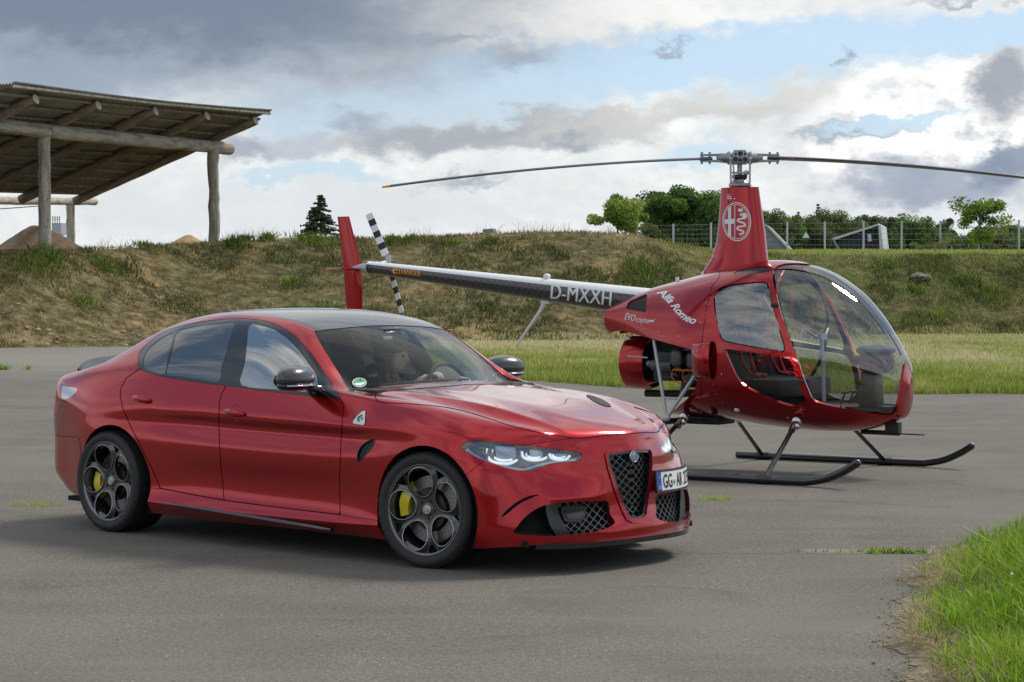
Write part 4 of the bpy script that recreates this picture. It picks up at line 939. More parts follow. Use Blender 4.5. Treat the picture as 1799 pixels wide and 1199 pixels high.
bump_f=np.array(c2((470,760),(555,693),(640,640),(960,595),(1100,583),(1215,576),(1255,558),(1285,515),(1500,500),(1500,1300),(300,1300),(478,900),(482,820)))  # front bumper cover seam
fvent=px(c1((1549,803),(1546,755),(1568,715),(1608,688),(1632,685),(1626,718),(1598,752),(1566,790)),4)
tail_l=px([(x/3.995+80,y/3.995+600) for x,y in ((120,310),(150,318),(222,330),(205,365),(165,398),(118,405),(112,360))],3)
tail_r=px([(x/3.995+80,y/3.995+600) for x,y in ((118,405),(100,480),(60,580),(40,640),(75,655),(110,560),(150,440),(160,400))],3)
bump_r=np.array([(x/3.995+80,y/3.995+600) for x,y in ((0,645),(80,662),(150,668),(222,672),(240,690),(300,1400),(0,1400))])
side=lambda M:M['n'][:,1]<-.25
front=lambda M:M['v'][:,0]>.0
# wheel arches
AF=(.055,.312,.380);AR=(-2.745,.318,.378)
lowm=lambda M:np.abs(M['v'][:,1])>.5
def arches(M,e=0.):
    for a in(AF,AR):
        d=-circ(M,a[0],a[1],a[2]+e);d=np.where(np.abs(M['v'][:,1])>.60,d,-1.);M=clip(M,d)
    return M
Mb=arches(R)
# feature pieces cut from the skin
def both(name,M,m,depth=.02,parent=car,offs=0.,**k):
    if offs:M=off(M,offs)
    for s in(0,1): mobj(name,skirt(flip(M) if s else M,depth,onc),m,parent,**k)
def centre(name,M,m,depth=.02,parent=car,offs=0.,**k):
    if offs:M=off(M,offs)
    return mobj(name,skirt(mirror(M),depth),m,parent,**k)
top=lambda M:(M['v'][:,2]>.88)
# windscreen
w=inside(Mb,ws,0,lambda M:(M['v'][:,2]>.93)&(M['v'][:,0]>-1.45)&(M['v'][:,0]<-.3)&(M['n'][:,0]>.2))
# greenhouse glass
isd=lambda M:(M['n'][:,1]<-.45)&(M['v'][:,2]>.85)&(M['v'][:,0]>-2.95)&(M['v'][:,0]<-.4)
rest=outside(Mb,ws,0,lambda M:(M['v'][:,2]>.93)&(M['v'][:,0]>-1.45)&(M['v'][:,0]<-.3)&(M['n'][:,0]>.2))
centre('windscreen',w,M_WS,.004,offs=-.004)
dl=inside(rest,dlo,.3,isd);rest=outside(rest,dlo,.3,isd)
both('quarter_window',inside(dl,pane_q),M_REARG,.004,offs=-.003)
both('rear_door_window',inside(dl,pane_r),M_REARG,.004,offs=-.003)
both('front_door_window',inside(dl,pane_f),M_SIDEG,.004,offs=-.003)
tr=outside(outside(outside(dl,pane_q,0),pane_r,0),pane_f,0)
BV_=None
both('window_trim',tr,M_BLACK,.012,offs=-.001)
# roof panel and rear window
def roofd(M):
    x,y=M['v'][:,0],np.abs(M['v'][:,1])
    w_=np.interp(x,[-2.62,-2.3,-2.0,-1.5,-1.25],[.50,.535,.545,.56,.552])
    return np.maximum(y-w_,np.maximum(-2.55-x,x+.9))
m_=(rest['v'][:,2]>1.2)
rd=np.where(rest['v'][:,2]>1.2,roofd(rest),1.)
roof=clip(rest,rd+.002);rest=clip(rest,-rd+.001)
centre('roof_panel',roof,M_CARB,.01,offs=-.001)
def rwd(M):
    x,y=M['v'][:,0],np.abs(M['v'][:,1]);return np.maximum(y-np.interp(x,[-3.1,-2.6],[.60,.50]),np.maximum(-3.08-x,x+2.58))
rd=np.where(rest['v'][:,2]>1.0,rwd(rest),1.)
rwin=clip(rest,rd+.003);rest=clip(rest,-rd+.001)
centre('rear_window',rwin,M_REARG,.004)
# hood
hc=lambda M:(M['v'][:,0]>-.75)&(M['v'][:,2]>.70)&(M['n'][:,2]>.3)
hd=inside(rest,hood,G,hc);rest=outside(rest,hood,G,hc)
# lamps, grille, intakes
fc=lambda M:(M['v'][:,0]>.1)&(M['v'][:,2]<.80)
lamp=inside(rest,hl,.2,fc);rest=outside(rest,hl,.2,fc)
gc=lambda M:(M['v'][:,0]>.6)
gr=inside(rest,grille,0,gc);rest=outside(rest,grille,0,gc)
it=inside(rest,intake,0,gc if False else fc);rest=outside(rest,intake,0,fc)
sl=inside(rest,slot,0,fc);rest=outside(rest,slot,0,fc)
fv=inside(rest,fvent,0,side);rest=outside(rest,fvent,0,side)
tc_=lambda M:(M['v'][:,0]<-3.0)&(M['n'][:,1]<.2)
tz_=lambda M:(M['v'][:,0]<-3.0)&(M['n'][:,1]<-.35)&(M['v'][:,2]>.8)
tl1=inside(rest,tail_l,.1,tz_);rest=outside(rest,tail_l,.1,tz_)
def largest(M):
    lab=np.arange(len(M['v']));F_=M['f']
    while True:
        m_=lab[F_].min(1);n_=lab.copy()
        for k in range(3): np.minimum.at(n_,F_[:,k],m_)
        n_=n_[n_]
        if (n_==lab).all():break
        lab=n_
    c=lab[F_[:,0]];u_,k_=np.unique(c,return_counts=True);return clean(dict(v=M['v'],n=M['n'],f=F_[c==u_[k_.argmax()]]))
tl1=largest(tl1)
tl2=inside(rest,tail_r,.1,tc_);rest=outside(rest,tail_r,.1,tc_)
# panels
lo=lambda M:(M['v'][:,2]<.6)
rk=inside(rest,rocker,G*.6,lambda M:(M['v'][:,0]>-2.75)&(M['v'][:,0]<.06)&lo(M));rest=outside(rest,rocker,G*.6,lambda M:(M['v'][:,0]>-2.75)&(M['v'][:,0]<.06)&lo(M))
sd_=lambda M:(M['n'][:,1]<-.25)|(M['v'][:,2]<.5)
dr=inside(rest,doors,G,sd_);rest=outside(rest,doors,G,sd_)
fd=inside(dr,Bx,G);rdr=outside(dr,Bx,G)
bf=inside(rest,bump_f,G*.6,lambda M:M['v'][:,0]>.2);rest=outside(rest,bump_f,G*.6,lambda M:M['v'][:,0]>.2)
rb=lambda M:M['v'][:,0]<-2.9
br=inside(rest,bump_r,G*.6,rb);rest=outside(rest,bump_r,G*.6,rb)
# quarter + trunk + fender split
dkd=np.where(rest['v'][:,0]<-1.5,-1.,1.)
centre('hood',hd,M_RED)
both('front_door',fd,M_RED);both('rear_door',rdr,M_RED)
both('side_sill',rk,M_RED);centre('front_bumper',bf,M_RED,.03);centre('rear_bumper',br,M_RED,.03)
centre('body_shell',rest,M_RED)
# dark lining close behind the skin
def liner():
    M=arches(R,.0);d=np.full(len(M['v']),-1.)
    P=cx(M)
    gz=sdf(P,dlo)+2;d=np.maximum(d,np.where(isd(M),-gz,-1))
    gz=sdf(P,ws)+1;d=np.maximum(d,np.where((M['v'][:,2]>.93)&(M['v'][:,0]>-1.45)&(M['v'][:,0]<-.3)&(M['n'][:,0]>.2),-gz,-1))
    d=np.maximum(d,np.where(M['v'][:,2]>1.0,-rwd(M)*100,-1))
    for p in(hl,grille,intake): d=np.maximum(d,np.where(fc(M)|gc(M),-(sdf(P,p)),-1))
    M=clip(M,d)
    return off(M,-.022)
mobj('inner_body',mirror(liner()),M_LINER,car)

# ---------------------------------------------------------------- car details
SKIN=bvh(R)
# headlights: bowl, reflector bars, clear lens
def lamp_parts():
    for s in(0,1):
        def go(n,M,m,d,o): mobj(n,skirt(flip(off(M,o)) if s else off(M,o),d,None),m,hlo)
        hlo=mobj('headlight',skirt(flip(off(lamp,-.004)) if s else off(lamp,-.004),.03),M_LENS,car)
        big=dict(v=lamp['v'],n=lamp['n'],f=lamp['f'])
        go('lamp_bowl',big,M_BOWL,.0,-.042)
        for nm,pl,mm,o_ in LB:
            P=clip(big,sdf(cx(big),pl));
            if len(P['f']): go(nm,P,mm,.012,o_)
def band(path,w):
    path=np.array(path,float);T=np.gradient(path,axis=0);T/=np.linalg.norm(T,axis=1)[:,None];Nn=np.stack([-T[:,1],T[:,0]],1)
    return np.concatenate([path+Nn*w/2,(path-Nn*w/2)[::-1]])
M_DRL=mat('lamp_light_guide',(.85,.88,.9),.15,0,.5,emis=((.85,.95,1),.5))
M_REFL=mat('lamp_reflector',(.36,.40,.44),.22,.9)
LB=[]
for q in [((228,232),(236,290),(275,325),(350,338),(400,335),(452,312)),((480,252),(492,292),(530,312),(580,318),(630,312),(665,296)),((682,268),(698,298),(730,312),(780,316),(812,305),(832,284))]:
    LB.append(('light_guide',band(spl(chl(*q),5,False),4.2),M_DRL,-.012))
for q in [((268,240),(276,282),(310,305),(370,312),(420,308)),((512,256),(522,285),(560,300),(620,296)),((708,270),(722,292),(760,300),(800,290))]:
    LB.append(('light_guide',band(spl(chl(*q),5,False),2.6),M_DRL,-.016))
for q in [((285,205),(440,222),(445,300),(300,300)),((540,240),(640,252),(640,296),(545,296)),((730,262),(820,272),(810,296),(735,300))]:
    LB.append(('lamp_module',np.array(chl(*q)),M_REFL,-.030))
LB.append(('lamp_blade',band(spl(chl((70,235),(200,310),(380,360),(500,380),(620,350),(760,325),(880,315)),5,False),3.5),M_REFL,-.02))
lamp_parts()
# tail lamps
M_TLR=mat('tail_lamp_red',(.16,.004,.006),.12,0,1);M_TLC=mat('tail_lamp_clear',(.55,.50,.56),.10,.3,1)
both('tail_light_lens',tl1,M_TLC,.02);both('tail_light',tl2,M_TLR,.02)
# recesses behind openings
def cavity(name,M,d,m=M_LINER,c=True):
    e=skirt(M,d,onc if c else None);b=off(M,-d)
    J=joinM(dict(v=e['v'],n=e['n'],f=e['f'][len(M['f']):]),b)
    for s in ((0,1)): mobj(name,flip(J) if s else J,m,car)
cavity('grille_recess',gr,.09);cavity('intake_recess',it,.10);cavity('bumper_slot',sl,.02);cavity('fender_vent_recess',fv,.02)
# diamond mesh
def mesh_bars(name,M,poly,rect,sp,ang,w=2.0,depth=.02,parent=car,m=M_ALU,sy=1.0,both_sides=True):
    """diamond lattice of metal bars following the skin"""
    P=cx(M);ok=np.ones(len(P),bool);lines=[]
    best=np.full(len(P),1e9)
    for a in ang:
        c,s=math.cos(math.radians(a)),math.sin(math.radians(a))
        t=P[:,0]*c+P[:,1]*sy*s
        q=np.abs((t/sp+.5)%1-.5)*sp
        best=np.minimum(best,q)
    return best-w/2
def lattice(M,sp,ang,w,offs,name,m=M_ALU,shr=0.):
    # refine the piece so that thin bars come out crisp
    V,Nn,Fz=M['v'],M['n'],M['f']
    for _ in range(3): V,Nn,Fz=refine(V,Nn,Fz)
    Q=dict(v=V,n=Nn,f=Fz);d=mesh_bars('',Q,None,None,sp,ang,w);Q=clip(Q,d);Q=off(Q,offs)
    for s in(0,1):
        A=skirt(flip(Q) if s else Q,.008);mobj(name,A,m,car)
def refine(V,Nn,Fz):
    E=np.sort(np.concatenate([Fz[:,[0,1]],Fz[:,[1,2]],Fz[:,[2,0]]]),1);u,inv=np.unique(E,axis=0,return_inverse=True);inv=inv.ravel()
    mV=(V[u[:,0]]+V[u[:,1]])/2;mN=(Nn[u[:,0]]+Nn[u[:,1]])/2;b=len(V);k=len(Fz);e0,e1,e2=inv[:k]+b,inv[k:2*k]+b,inv[2*k:]+b
    F2=np.concatenate([np.stack([Fz[:,0],e0,e2],1),np.stack([e0,Fz[:,1],e1],1),np.stack([e2,e1,Fz[:,2]],1),np.stack([e0,e1,e2],1)])
    return np.concatenate([V,mV]),np.concatenate([Nn,mN]),F2
if 1:
    lattice(gr,10.2,(38,-52),1.15,-.028,'grille_mesh',M_BARS)
    itm=clip(it,-(sdf(cx(it),np.array(chl((300,500),(725,500),(735,700),(790,800),(840,900),(300,900))))))
    lattice(itm,10.2,(38,-52),1.15,-.03,'intake_mesh',M_BARS)
# grille frame: gloss black inner edge and red lip
ge=grille
fr1=clip(gr,-(sdf(cx(gr),ge)+4.2));both('grille_surround',fr1,M_BLACK,.02,offs=-.002)
lip=inside(bf,np.array(chl((1070,280),(1085,262),(1180,250),(1268,240),(1460,230),(1460,790),(1268,775),(1225,752),(1190,680),(1140,545),(1095,395))),0)
lip=outside(lip,grille,-1)
both('grille_lip',lip,M_RED,.012,offs=.008)
# divider in intake, sensor box
dv=inside(it,np.array(chl((655,600),(735,600),(745,700),(800,800),(850,880),(740,880),(690,790),(660,700))),0)
both('intake_divider',dv,M_TRIM,.03,offs=-.012)
sb=inside(it,px(chl((768,672),(790,657),(930,652),(948,668),(950,712),(925,748),(900,762),(810,762),(788,745)),3),0)
mobj('radar_cover',skirt(off(sb,-.012),.02),M_TRIM,car)
sb=inside(it,px(chl((790,688),(805,678),(915,674),(928,686),(928,712),(905,740),(825,742),(808,728)),3),0)
mobj('radar_window',skirt(off(sb,-.008),.004),M_BLACK,car)
# front splitter blade following the nose
def nose_path(dw,z,ws=None):
    P=[(.66+dw*.3,.675+dw*.3),(.725+dw*.6,.59),(.78+dw,.47),(.815+dw,.35),(.832+dw,.23),(.838+dw,.115),(.84+dw,0)]
    P=[(a,-b,z) for a,b in P]+[(a,b,z) for a,b in P[::-1][1:]];return spl(P,4,False)
a=nose_path(.035,.168);b_=nose_path(-.05,.172);a2=a-[0,0,.028];b2=b_-[0,0,.028]
n_=len(a);V=np.concatenate([a,a2,b2,b_]);fs=[]
for i in range(n_-1):
    for k in range(4): fs.append((k*n_+i,k*n_+i+1,((k+1)%4)*n_+i+1,((k+1)%4)*n_+i))
m=MB();m.add(V,fs);m.build('front_splitter',M_BLACK,car,auto=.6)
# side sill blades
for s in(-1,1):
    m=MB();N_=22;V=[];fs=[]
    for i in range(N_):
        t=i/(N_-1);x=-2.20+1.50*t;z=.232-.062*t;wd=.020*math.sin(math.pi*min(1,.08+t*.9))**.6;h=.006+.020*t*(1-t**6)
        y=.925
        V+=[(x,s*(y-.02),z+h),(x,s*(y+wd),z+h*.6),(x,s*(y+wd+.004),z-.004),(x,s*(y-.02),z-.014)]
    for i in range(N_-1):
        for k in range(4): fs.append((i*4+k,i*4+(k+1)%4,i*4+4+(k+1)%4,i*4+4+k))
    m.add(V,fs).build('sill_blade',M_CARB,car,auto=.7)
# rear diffuser and floor
m=MB();m.box((-1.4,0,.17),(4.1,1.50,.03));m.box((-3.35,0,.30),(.3,1.2,.10));m.build('underbody',M_LINER,car)
# wheel housings
for (ax,az,ar) in (AF,AR):
    for s in(-1,1):
        m=MB();t=np.linspace(0,2*np.pi,40);
        V=[];fs=[]
        prof=[(.90 if ax>-1 else .905,ar-.004),(.86,ar+.012),(.60,ar+.015),(.52,ar*.9),(.50,.01)]
        for y,r in prof: V+=[(ax+r*math.cos(q),s*y,az+r*math.sin(q)) for q in t]
        for i in range(len(prof)-1):
            for j in range(39):
                q_=(i*40+j,i*40+j+1,(i+1)*40+j+1,(i+1)*40+j)
                if max(V[a][2] for a in q_)>.17: fs.append(q_)
        V=np.array(V);V[:,2]=np.maximum(V[:,2],.14);m.add(V,fs).build('wheel_housing',M_LINER,car,smooth=True)
# ------------------------------------------------ wheels
def wheel(x,y,z,side,width,steer,phase,front):
    root=empty('wheel',(x,y,z),0);root.parent=car;root.rotation_euler=(0,0,(0 if side<0 else math.pi)+steer)
    hw=width/2
    # tyre, outer face at -y
    m=MB()
    pr=[(-hw*.90,.250),(-hw*.96,.262),(-hw*1.02,.285),(-hw*1.01,.303),(-hw*.92,.318),(-hw*.84,.3235)]
    gx=[-.62,-.30,.0,.30,.62]
    for g_ in gx: 
        c_=g_*hw; pr+=[(c_-.006,.3265),(c_-.0045,.3190),(c_+.0045,.3190),(c_+.006,.3265)]
    pr+=[(hw*.84,.3235),(hw*.92,.318),(hw*1.01,.30),(hw*.95,.262),(hw*.85,.25)]
    m.lathe(pr,1,seg=96).build('tyre',M_RUB,root,auto=.9)
    # shoulder blocks
    m=MB()
    for k in range(48):
        t=2*math.pi*k/48
        for sg in(-1,1):
            R_=np.array([[math.cos(t),0,math.sin(t)],[0,1,0],[-math.sin(t),0,math.cos(t)]]);c_=R_@np.array([0,sg*hw*.78,.3232])
            m.box(c_,(.030,hw*.24,.003),R_)
    m.build('tread_blocks',M_RUB,root,kind='stuff')
    # rim barrel and lip
    m=MB();pr=[(-hw*.90,.2555),(-hw*.955,.259),(-hw*.965,.2555),(-hw*.945,.249),(-hw*.90,.245),(-hw*.80,.238),(-hw*.2,.222),(hw*.7,.226),(hw*.95,.245)]
    m.lathe(pr,1,seg=80).build('rim',M_RIM,root,auto=.9)
    m=MB();m.lathe([(-hw*.88,.2475),(-hw*.93,.2485),(-hw*.935,.246),(-hw*.90,.243)],1,seg=80).build('rim_edge',M_ALU,root,smooth=True)
    # spoke face from a height field pierced by five loops
    nr,na=58,300;rr=np.linspace(0,.2465,nr);aa=np.linspace(0,2*np.pi,na,endpoint=False)
    RRr,AA=np.meshgrid(rr[1:],aa,indexing='ij');X=np.concatenate([[0],(RRr*np.sin(AA)).ravel()]);Zz=np.concatenate([[0],(RRr*np.cos(AA)).ravel()])
    fs=[(0,1+j,1+(j+1)%na) for j in range(na)]
    for i in range(nr-2):
        b=1+i*na
        for j in range(na):
            k=(j+1)%na;fs+=[(b+j,b+na+j,b+na+k),(b+j,b+na+k,b+k)]
    P=np.stack([X,Zz],1);r=np.hypot(X,Zz)
    d=np.full(len(P),1e9);dp=np.full(len(P),1e9)
    for k in range(5):
        a=math.radians(61+72*k+phase);u=np.array([math.sin(a),math.cos(a)]);v_=np.array([u[1],-u[0]])
        q=P-u*.158;rad=q@u;tn=q@v_
        sk=tn+.0  # loops are slightly swept
        # teardrop loop: wider outwards
        wdt=.081*(1+.10*np.clip(rad/.08,-1,1))
        dd=(np.hypot(rad/.082,tn/wdt)-1)*.081;d=np.minimum(d,dd)
        a2=a+math.radians(36);u2=np.array([math.sin(a2),math.cos(a2)]);v2=np.array([u2[1],-u2[0]])
        rd,tn2=P@u2,P@v2
        # slim pocket between two loops, next to the rim
        tri=np.maximum(rd-.2385,np.abs(tn2)-(rd-.190)*.74);dp=np.minimum(dp,tri)
    for k in range(5):
        a=math.radians(25+72*k+phase);u=np.array([math.sin(a),math.cos(a)])*.052
        dh=np.hypot(P[:,0]-u[0],P[:,1]-u[1])-.0085;dp=np.minimum(dp,dh)
    hgt=-.032*(1-np.clip(r/.235,0,1)**2.2)+.0075*np.exp(-((d-.001)/.0055)**2)-.016*np.clip((r-.15)/.08,0,1)*np.clip((d-.008)/.02,0,1)
    hgt=np.where(r<.034,-.026,hgt)
    Yf=-hw*.90-hgt
    V=np.stack([X,Yf,Zz],1)
    fs=np.array(fs);nn=np.zeros_like(V);fn=np.cross(V[fs[:,1]]-V[fs[:,0]],V[fs[:,2]]-V[fs[:,0]])
    if fn[:,1].mean()>0: fs=fs[:,::-1];fn=-fn
    for c_ in range(3): np.add.at(nn,fs[:,c_],fn)
    nn/=np.linalg.norm(nn,axis=1)[:,None]+1e-12
    M=dict(v=V,n=nn,f=fs)
    dd=np.maximum(-d,-dp)
    M=clip(M,dd)
    mobj('spokes',skirt(M,.030),M_RIM,root)
    dE=np.abs(d[:0]) if False else None
    Pm=M['v'][:,[0,2]];de=np.full(len(Pm),1e9)
    for k in range(5):
        a=math.radians(61+72*k+phase);u=np.array([math.sin(a),math.cos(a)]);v_=np.array([u[1],-u[0]]);q=Pm-u*.158;rad=q@u;tn=q@v_
        de=np.minimum(de,np.abs((np.hypot(rad/.082,tn/(.081*(1+.10*np.clip(rad/.08,-1,1))))-1)*.081-.0012))
    Ed=clip(M,de-.0021);mobj('spoke_edges',off(Ed,.0007),M_EDGE,root)  # thin bright rings put the highlight of the loop ridges into colour
    m=MB();m.ell((0,-hw*.90+.030,0),(.031,.010,.031),nu=24);m.build('hub_cap',M_ALU,root,smooth=True)
    m=MB();m.box((0,-hw*.90+.0195,0),(.004,.003,.034));m.box((-.008,-hw*.90+.0195,0),(.018,.003,.004));m.lathe([(-hw*.90+.019,.019),(-hw*.90+.0205,.023),(-hw*.90+.022,.019)],1,seg=24);m.build('hub_emblem',M_WHITE,root)
    for k in range(5):
        a=math.radians(25+72*k+phase);m=MB();m.lathe([(-hw*.6,.001),(-hw*.62,.0075),(-hw*.3,.0075)],1,(.052*math.sin(a),0,.052*math.cos(a)),seg=10);m.build('wheel_bolt',M_MATTE,root)
    # brake
    yd=-hw*.28
    m=MB();m.lathe([(yd+.02,.10),(yd+.02,.192),(yd-.004,.192),(yd-.006,.19),(yd-.006,.125)],1,seg=64).build('brake_disc',M_DISC,root,auto=.6)
    m=MB();m.lathe([(yd-.006,.126),(yd-.03,.115),(yd-.034,.05),(yd-.03,.001)],1,seg=48).build('brake_bell',M_TRIM,root,auto=.6)
    m=MB()
    for k in range(36):
        for q,r_ in ((0,.140),(.33,.158),(.66,.176)):
            a=2*math.pi*(k+q)/36;m.lathe([(yd-.0075,.0005),(yd-.0075,.0034)],1,(r_*math.sin(a),0,r_*math.cos(a)),seg=6)
    m.build('disc_holes',M_INK,root,kind='stuff')
    m=MB();a0,a1=(math.radians(256),math.radians(316)) if front else (math.radians(232),math.radians(286))
    t=np.linspace(a0,a1,14);V=[];fs=[]
    for i,q in enumerate(t):
        e=.5-.5*math.cos(2*math.pi*i/13);ro=.200+.004*e;ri=.138-.006*e
        for y_,r_ in ((yd-.042-.008*e,ri),(yd-.042-.010*e,ro-.008),(yd-.030,ro+.006),(yd+.02,ro+.006),(yd+.02,ri)): V.append((r_*math.sin(q),y_,r_*math.cos(q)))
    for i in range(13):
        for k in range(5): fs.append((i*5+k,i*5+(k+1)%5,i*5+5+(k+1)%5,i*5+5+k))
    fs+=[(0,1,2,3,4),tuple(13*5+k for k in(4,3,2,1,0))]
    m.add(V,fs).build('brake_caliper',M_YEL,root,auto=.7)
    return root
wheel(0,-.775,.326,-1,.245,math.radians(8),0,True)
wheel(0,.775,.326,1,.245,math.radians(8),20,True)
wheel(-2.82,-.775,.326,-1,.285,0,-6,False)
wheel(-2.82,.775,.326,1,.285,0,10,False)
# ------------------------------------------------ mirrors
for s in(-1,1):
    mr=empty('door_mirror',(-.935 if s<0 else -1.03,-.99 if s<0 else .93,1.032 if s<0 else 1.05));mr.parent=car
    m=MB();R_=np.array(Matrix.Rotation(s*math.radians(-14),3,'Z'))
    m.ell((0,0,.004),(.092,.150,.080),R_,28,18,.9);v=m.v[0]
    v[:,2]=np.where(v[:,2]<-.01,-.01+(v[:,2]+.01)*.42,v[:,2])        # flat underside
    rl=v@R_;cut=rl[:,0]<-.045;rl[cut,0]=-.045;m.v[0]=rl@R_.T
    m.build('mirror_shell',M_CARB,mr,auto=.8)
    m=MB();m.ell((0,0,-.030),(.089,.146,.034),R_,24,12,.9);v=m.v[0];rl=v@R_;rl[rl[:,0]<-.043,0]=-.043;m.v[0]=rl@R_.T
    m.build('mirror_base',M_BLACK,mr,auto=.8)
    m=MB();t=np.linspace(-.8,.9,14);pts=[np.array(R_)@np.array([.086*math.cos(q*1.35)+.004,.142*math.sin(q*1.35)*1.0,-.030]) for q in t*s*(-1)*(-1)]
    m.tube(pts,.006,6).build('indicator_strip',M_TLC,mr,smooth=True)
    m=MB();m.tube([(.0,-s*.10,-.04),(.02,-s*.14,-.055),(.06,-s*.175,-.065)],[.030,.026,.030],10).build('mirror_arm',M_BLACK,mr,smooth=True)
    m=MB();R2=R_@np.diag([1,1,1]);m.ell((-.047,0,.0),(.003,.13,.062),None,20,8).build('mirror_glass',M_CHR,mr,smooth=True)
# ------------------------------------------------ door handles
for nm,(hx,hy) in (('front',(418,726)),('rear',(253.5,702))):
    o=None
    p=un(hx,hy,1,-.90,CF)
    c,s_=math.cos(CF[0]),math.sin(CF[0])
    def surf(x,z):
        r=SKIN.ray_cast(Vector((x,-3,z)),Vector((0,1,0)));return r[0],r[1]
    for s in(-1,1):
        V=[];fs=[];N_=20
        hr=MB()
        # recess cup
        cup=[]
        for k in range(28):
            a=2*math.pi*k/28;x=p[0]-.005+.040*math.cos(a);z=p[2]+.052*math.sin(a);q,n=surf(x,z);cup.append((q.x,(q.y-.0012) ,q.z))
        q,n=surf(p[0]-.005,p[2]);cup.append((q.x,q.y+.012,q.z));cup=np.array(cup);
        if s>0:cup[:,1]*=-1
        mkobj('handle_cup',cup,[(i,(i+1)%28,28) for i in range(28)],M_RED,car,True)
        for i in range(N_):
            t=i/(N_-1);x=p[0]-.095+.185*t;z=p[2]+.012-.018*t;q,n=surf(x,z);e=math.sin(math.pi*min(max(t,.0),1))**.45*.0205+.002
            lift=.006+.020*math.sin(math.pi*t)**.6
            for a in np.linspace(0,2*np.pi,12,endpoint=False): V.append((x,q.y-lift+.010*math.cos(a)*(e/.02),z+e*math.sin(a)))
        for i in range(N_-1):
            for k in range(12): fs.append((i*12+k,i*12+(k+1)%12,i*12+12+(k+1)%12,i*12+12+k))
        fs+=[tuple(range(12)),tuple((N_-1)*12+k for k in range(12))]
        V=np.array(V)
        if s>0:V[:,1]*=-1
        m=MB();m.add(V,fs).build('door_handle',M_RED,car,auto=1.)
# ------------------------------------------------ badges and marks
fvbv=bvh(off(fv,-.012))
cl=[(x/6.66+470,y/6.66+620) for x,y in ((1000,815),(1050,745),(1105,695),(1142,680),(1148,690),(1142,830),(1125,850),(1015,832))]
decal('clover_badge',*shapes2d([cl]),SKIN,CF,car,M_WHITE,.004)
lf=[]
for (a,b) in ((1080,755),(1105,740),(1068,775),(1110,775),(1073,798)):
    x,y=a/6.66+470,b/6.66+620;lf.append([(x+2.3*math.cos(t),y+2.1*math.sin(t)) for t in np.linspace(0,2*math.pi,9)[:-1]])
decal('clover_leaves',*shapes2d(lf),SKIN,CF,car,M_GREEN,.006)
lattice_=dict(v=fv['v'],n=fv['n'],f=fv['f'])
lattice(fv,4.,(20,-60),1.1,-.008,'fender_vent_mesh',M_TRIM)
fe=clip(fv,-(sdf(cx(fv),fvent)+1.5));both('fender_vent_frame',fe,M_TRIM,.006,offs=.002)
# round nose badge
bq=un(1110.5,802,0,.812,CF)
m=MB();bd=empty('nose_badge',(.800,0,bq[2]));bd.parent=car;bd.rotation_euler=(0,math.radians(-6),0)
m=MB();m.lathe([(-.01,.036),(.006,.037),(.010,.034),(.008,.031)],0,seg=40).build('badge_ring',M_CHR,bd,auto=.8)
m=MB();m.lathe([(.004,.032),(.008,.030),(.009,.0)],0,seg=32).build('badge_face',M_WHITE,bd,smooth=True)
m=MB();m.lathe([(.0095,.0275),(.0098,.0215)],0,seg=32).build('badge_band',M_BLUE,bd)
M_BRED=mat('badge_red',(.45,.01,.01),.4)
m=MB();m.box((.011,-.008,0),(.001,.004,.034));m.box((.011,-.010,0),(.001,.018,.0045)).build('badge_cross',M_BRED,bd)
sn=spl([(.011,.008,.015),(.011,.014,.009),(.011,.006,.003),(.011,.014,-.004),(.011,.006,-.010),(.011,.011,-.016)],5,False)
m=MB();m.tube(sn,.0024,6).build('badge_serpent',M_GREEN,bd)
# number plate, bent to follow the bumper
zc=un(1152,846,1,.19,CF)[2]
pp=spl([(.822,.165),(.812,.30),(.782,.43),(.728,.555),(.66,.665)],10,False);seg=np.r_[0,np.cumsum(np.linalg.norm(np.diff(pp,axis=0),axis=1))];LEN=.535
def platept(s_,h,o=0.):
    x=np.interp(s_,seg,pp[:,0]);y=np.interp(s_,seg,pp[:,1]);x2=np.interp(s_+.004,seg,pp[:,0]);y2=np.interp(s_+.004,seg,pp[:,1]);t=np.stack([x2-x,y2-y],-1);t/=np.linalg.norm(t,axis=-1)[...,None]+1e-9
    return np.stack([x+.014+o*t[...,1]-h*.10,y-o*t[...,0],zc+h],-1)
def plate_patch(name,V2,Fz,m,o,parent):
    V2=np.array(V2,float);V=platept(V2[:,0],V2[:,1],o);return mkobj(name,V,Fz,m,parent,True)
np_=empty('number_plate');np_.parent=car
def grid(s0,s1,h0,h1,n=16):
    V=[(s,h) for s in np.linspace(s0,s1,n) for h in(h0,h1)];return V,[(2*i,2*i+2,2*i+3,2*i+1) for i in range(n-1)]
V,fz=grid(0,LEN,-.064,.064);Vf=platept(np.array(V)[:,0],np.array(V)[:,1],0);Vb=platept(np.array(V)[:,0],np.array(V)[:,1],-.012);n_=len(V)
fz2=fz+[tuple(n_+i for i in q[::-1]) for q in fz]+[(2*i,2*i+2,n_+2*i+2,n_+2*i) for i in range(15)]+[(2*i+1,2*i+3,n_+2*i+3,n_+2*i+1) for i in range(15)]+[(0,1,n_+1,n_),(n_-2,n_-1,2*n_-1,2*n_-2)]
mkobj('plate_holder',np.concatenate([Vf,Vb]),fz2,M_TRIM,np_)
plate_patch('plate_face',*grid(.008,LEN-.008,-.055,.055),M_PLATE,.0015,np_)
plate_patch('euro_band',*grid(.010,.048,-.053,.053,3),M_BLUE,.003,np_)
for y_ in(-.054,.054): plate_patch('plate_edge',*grid(.008,LEN-.008,y_-.0015,y_+.0015),M_INK,.003,np_)
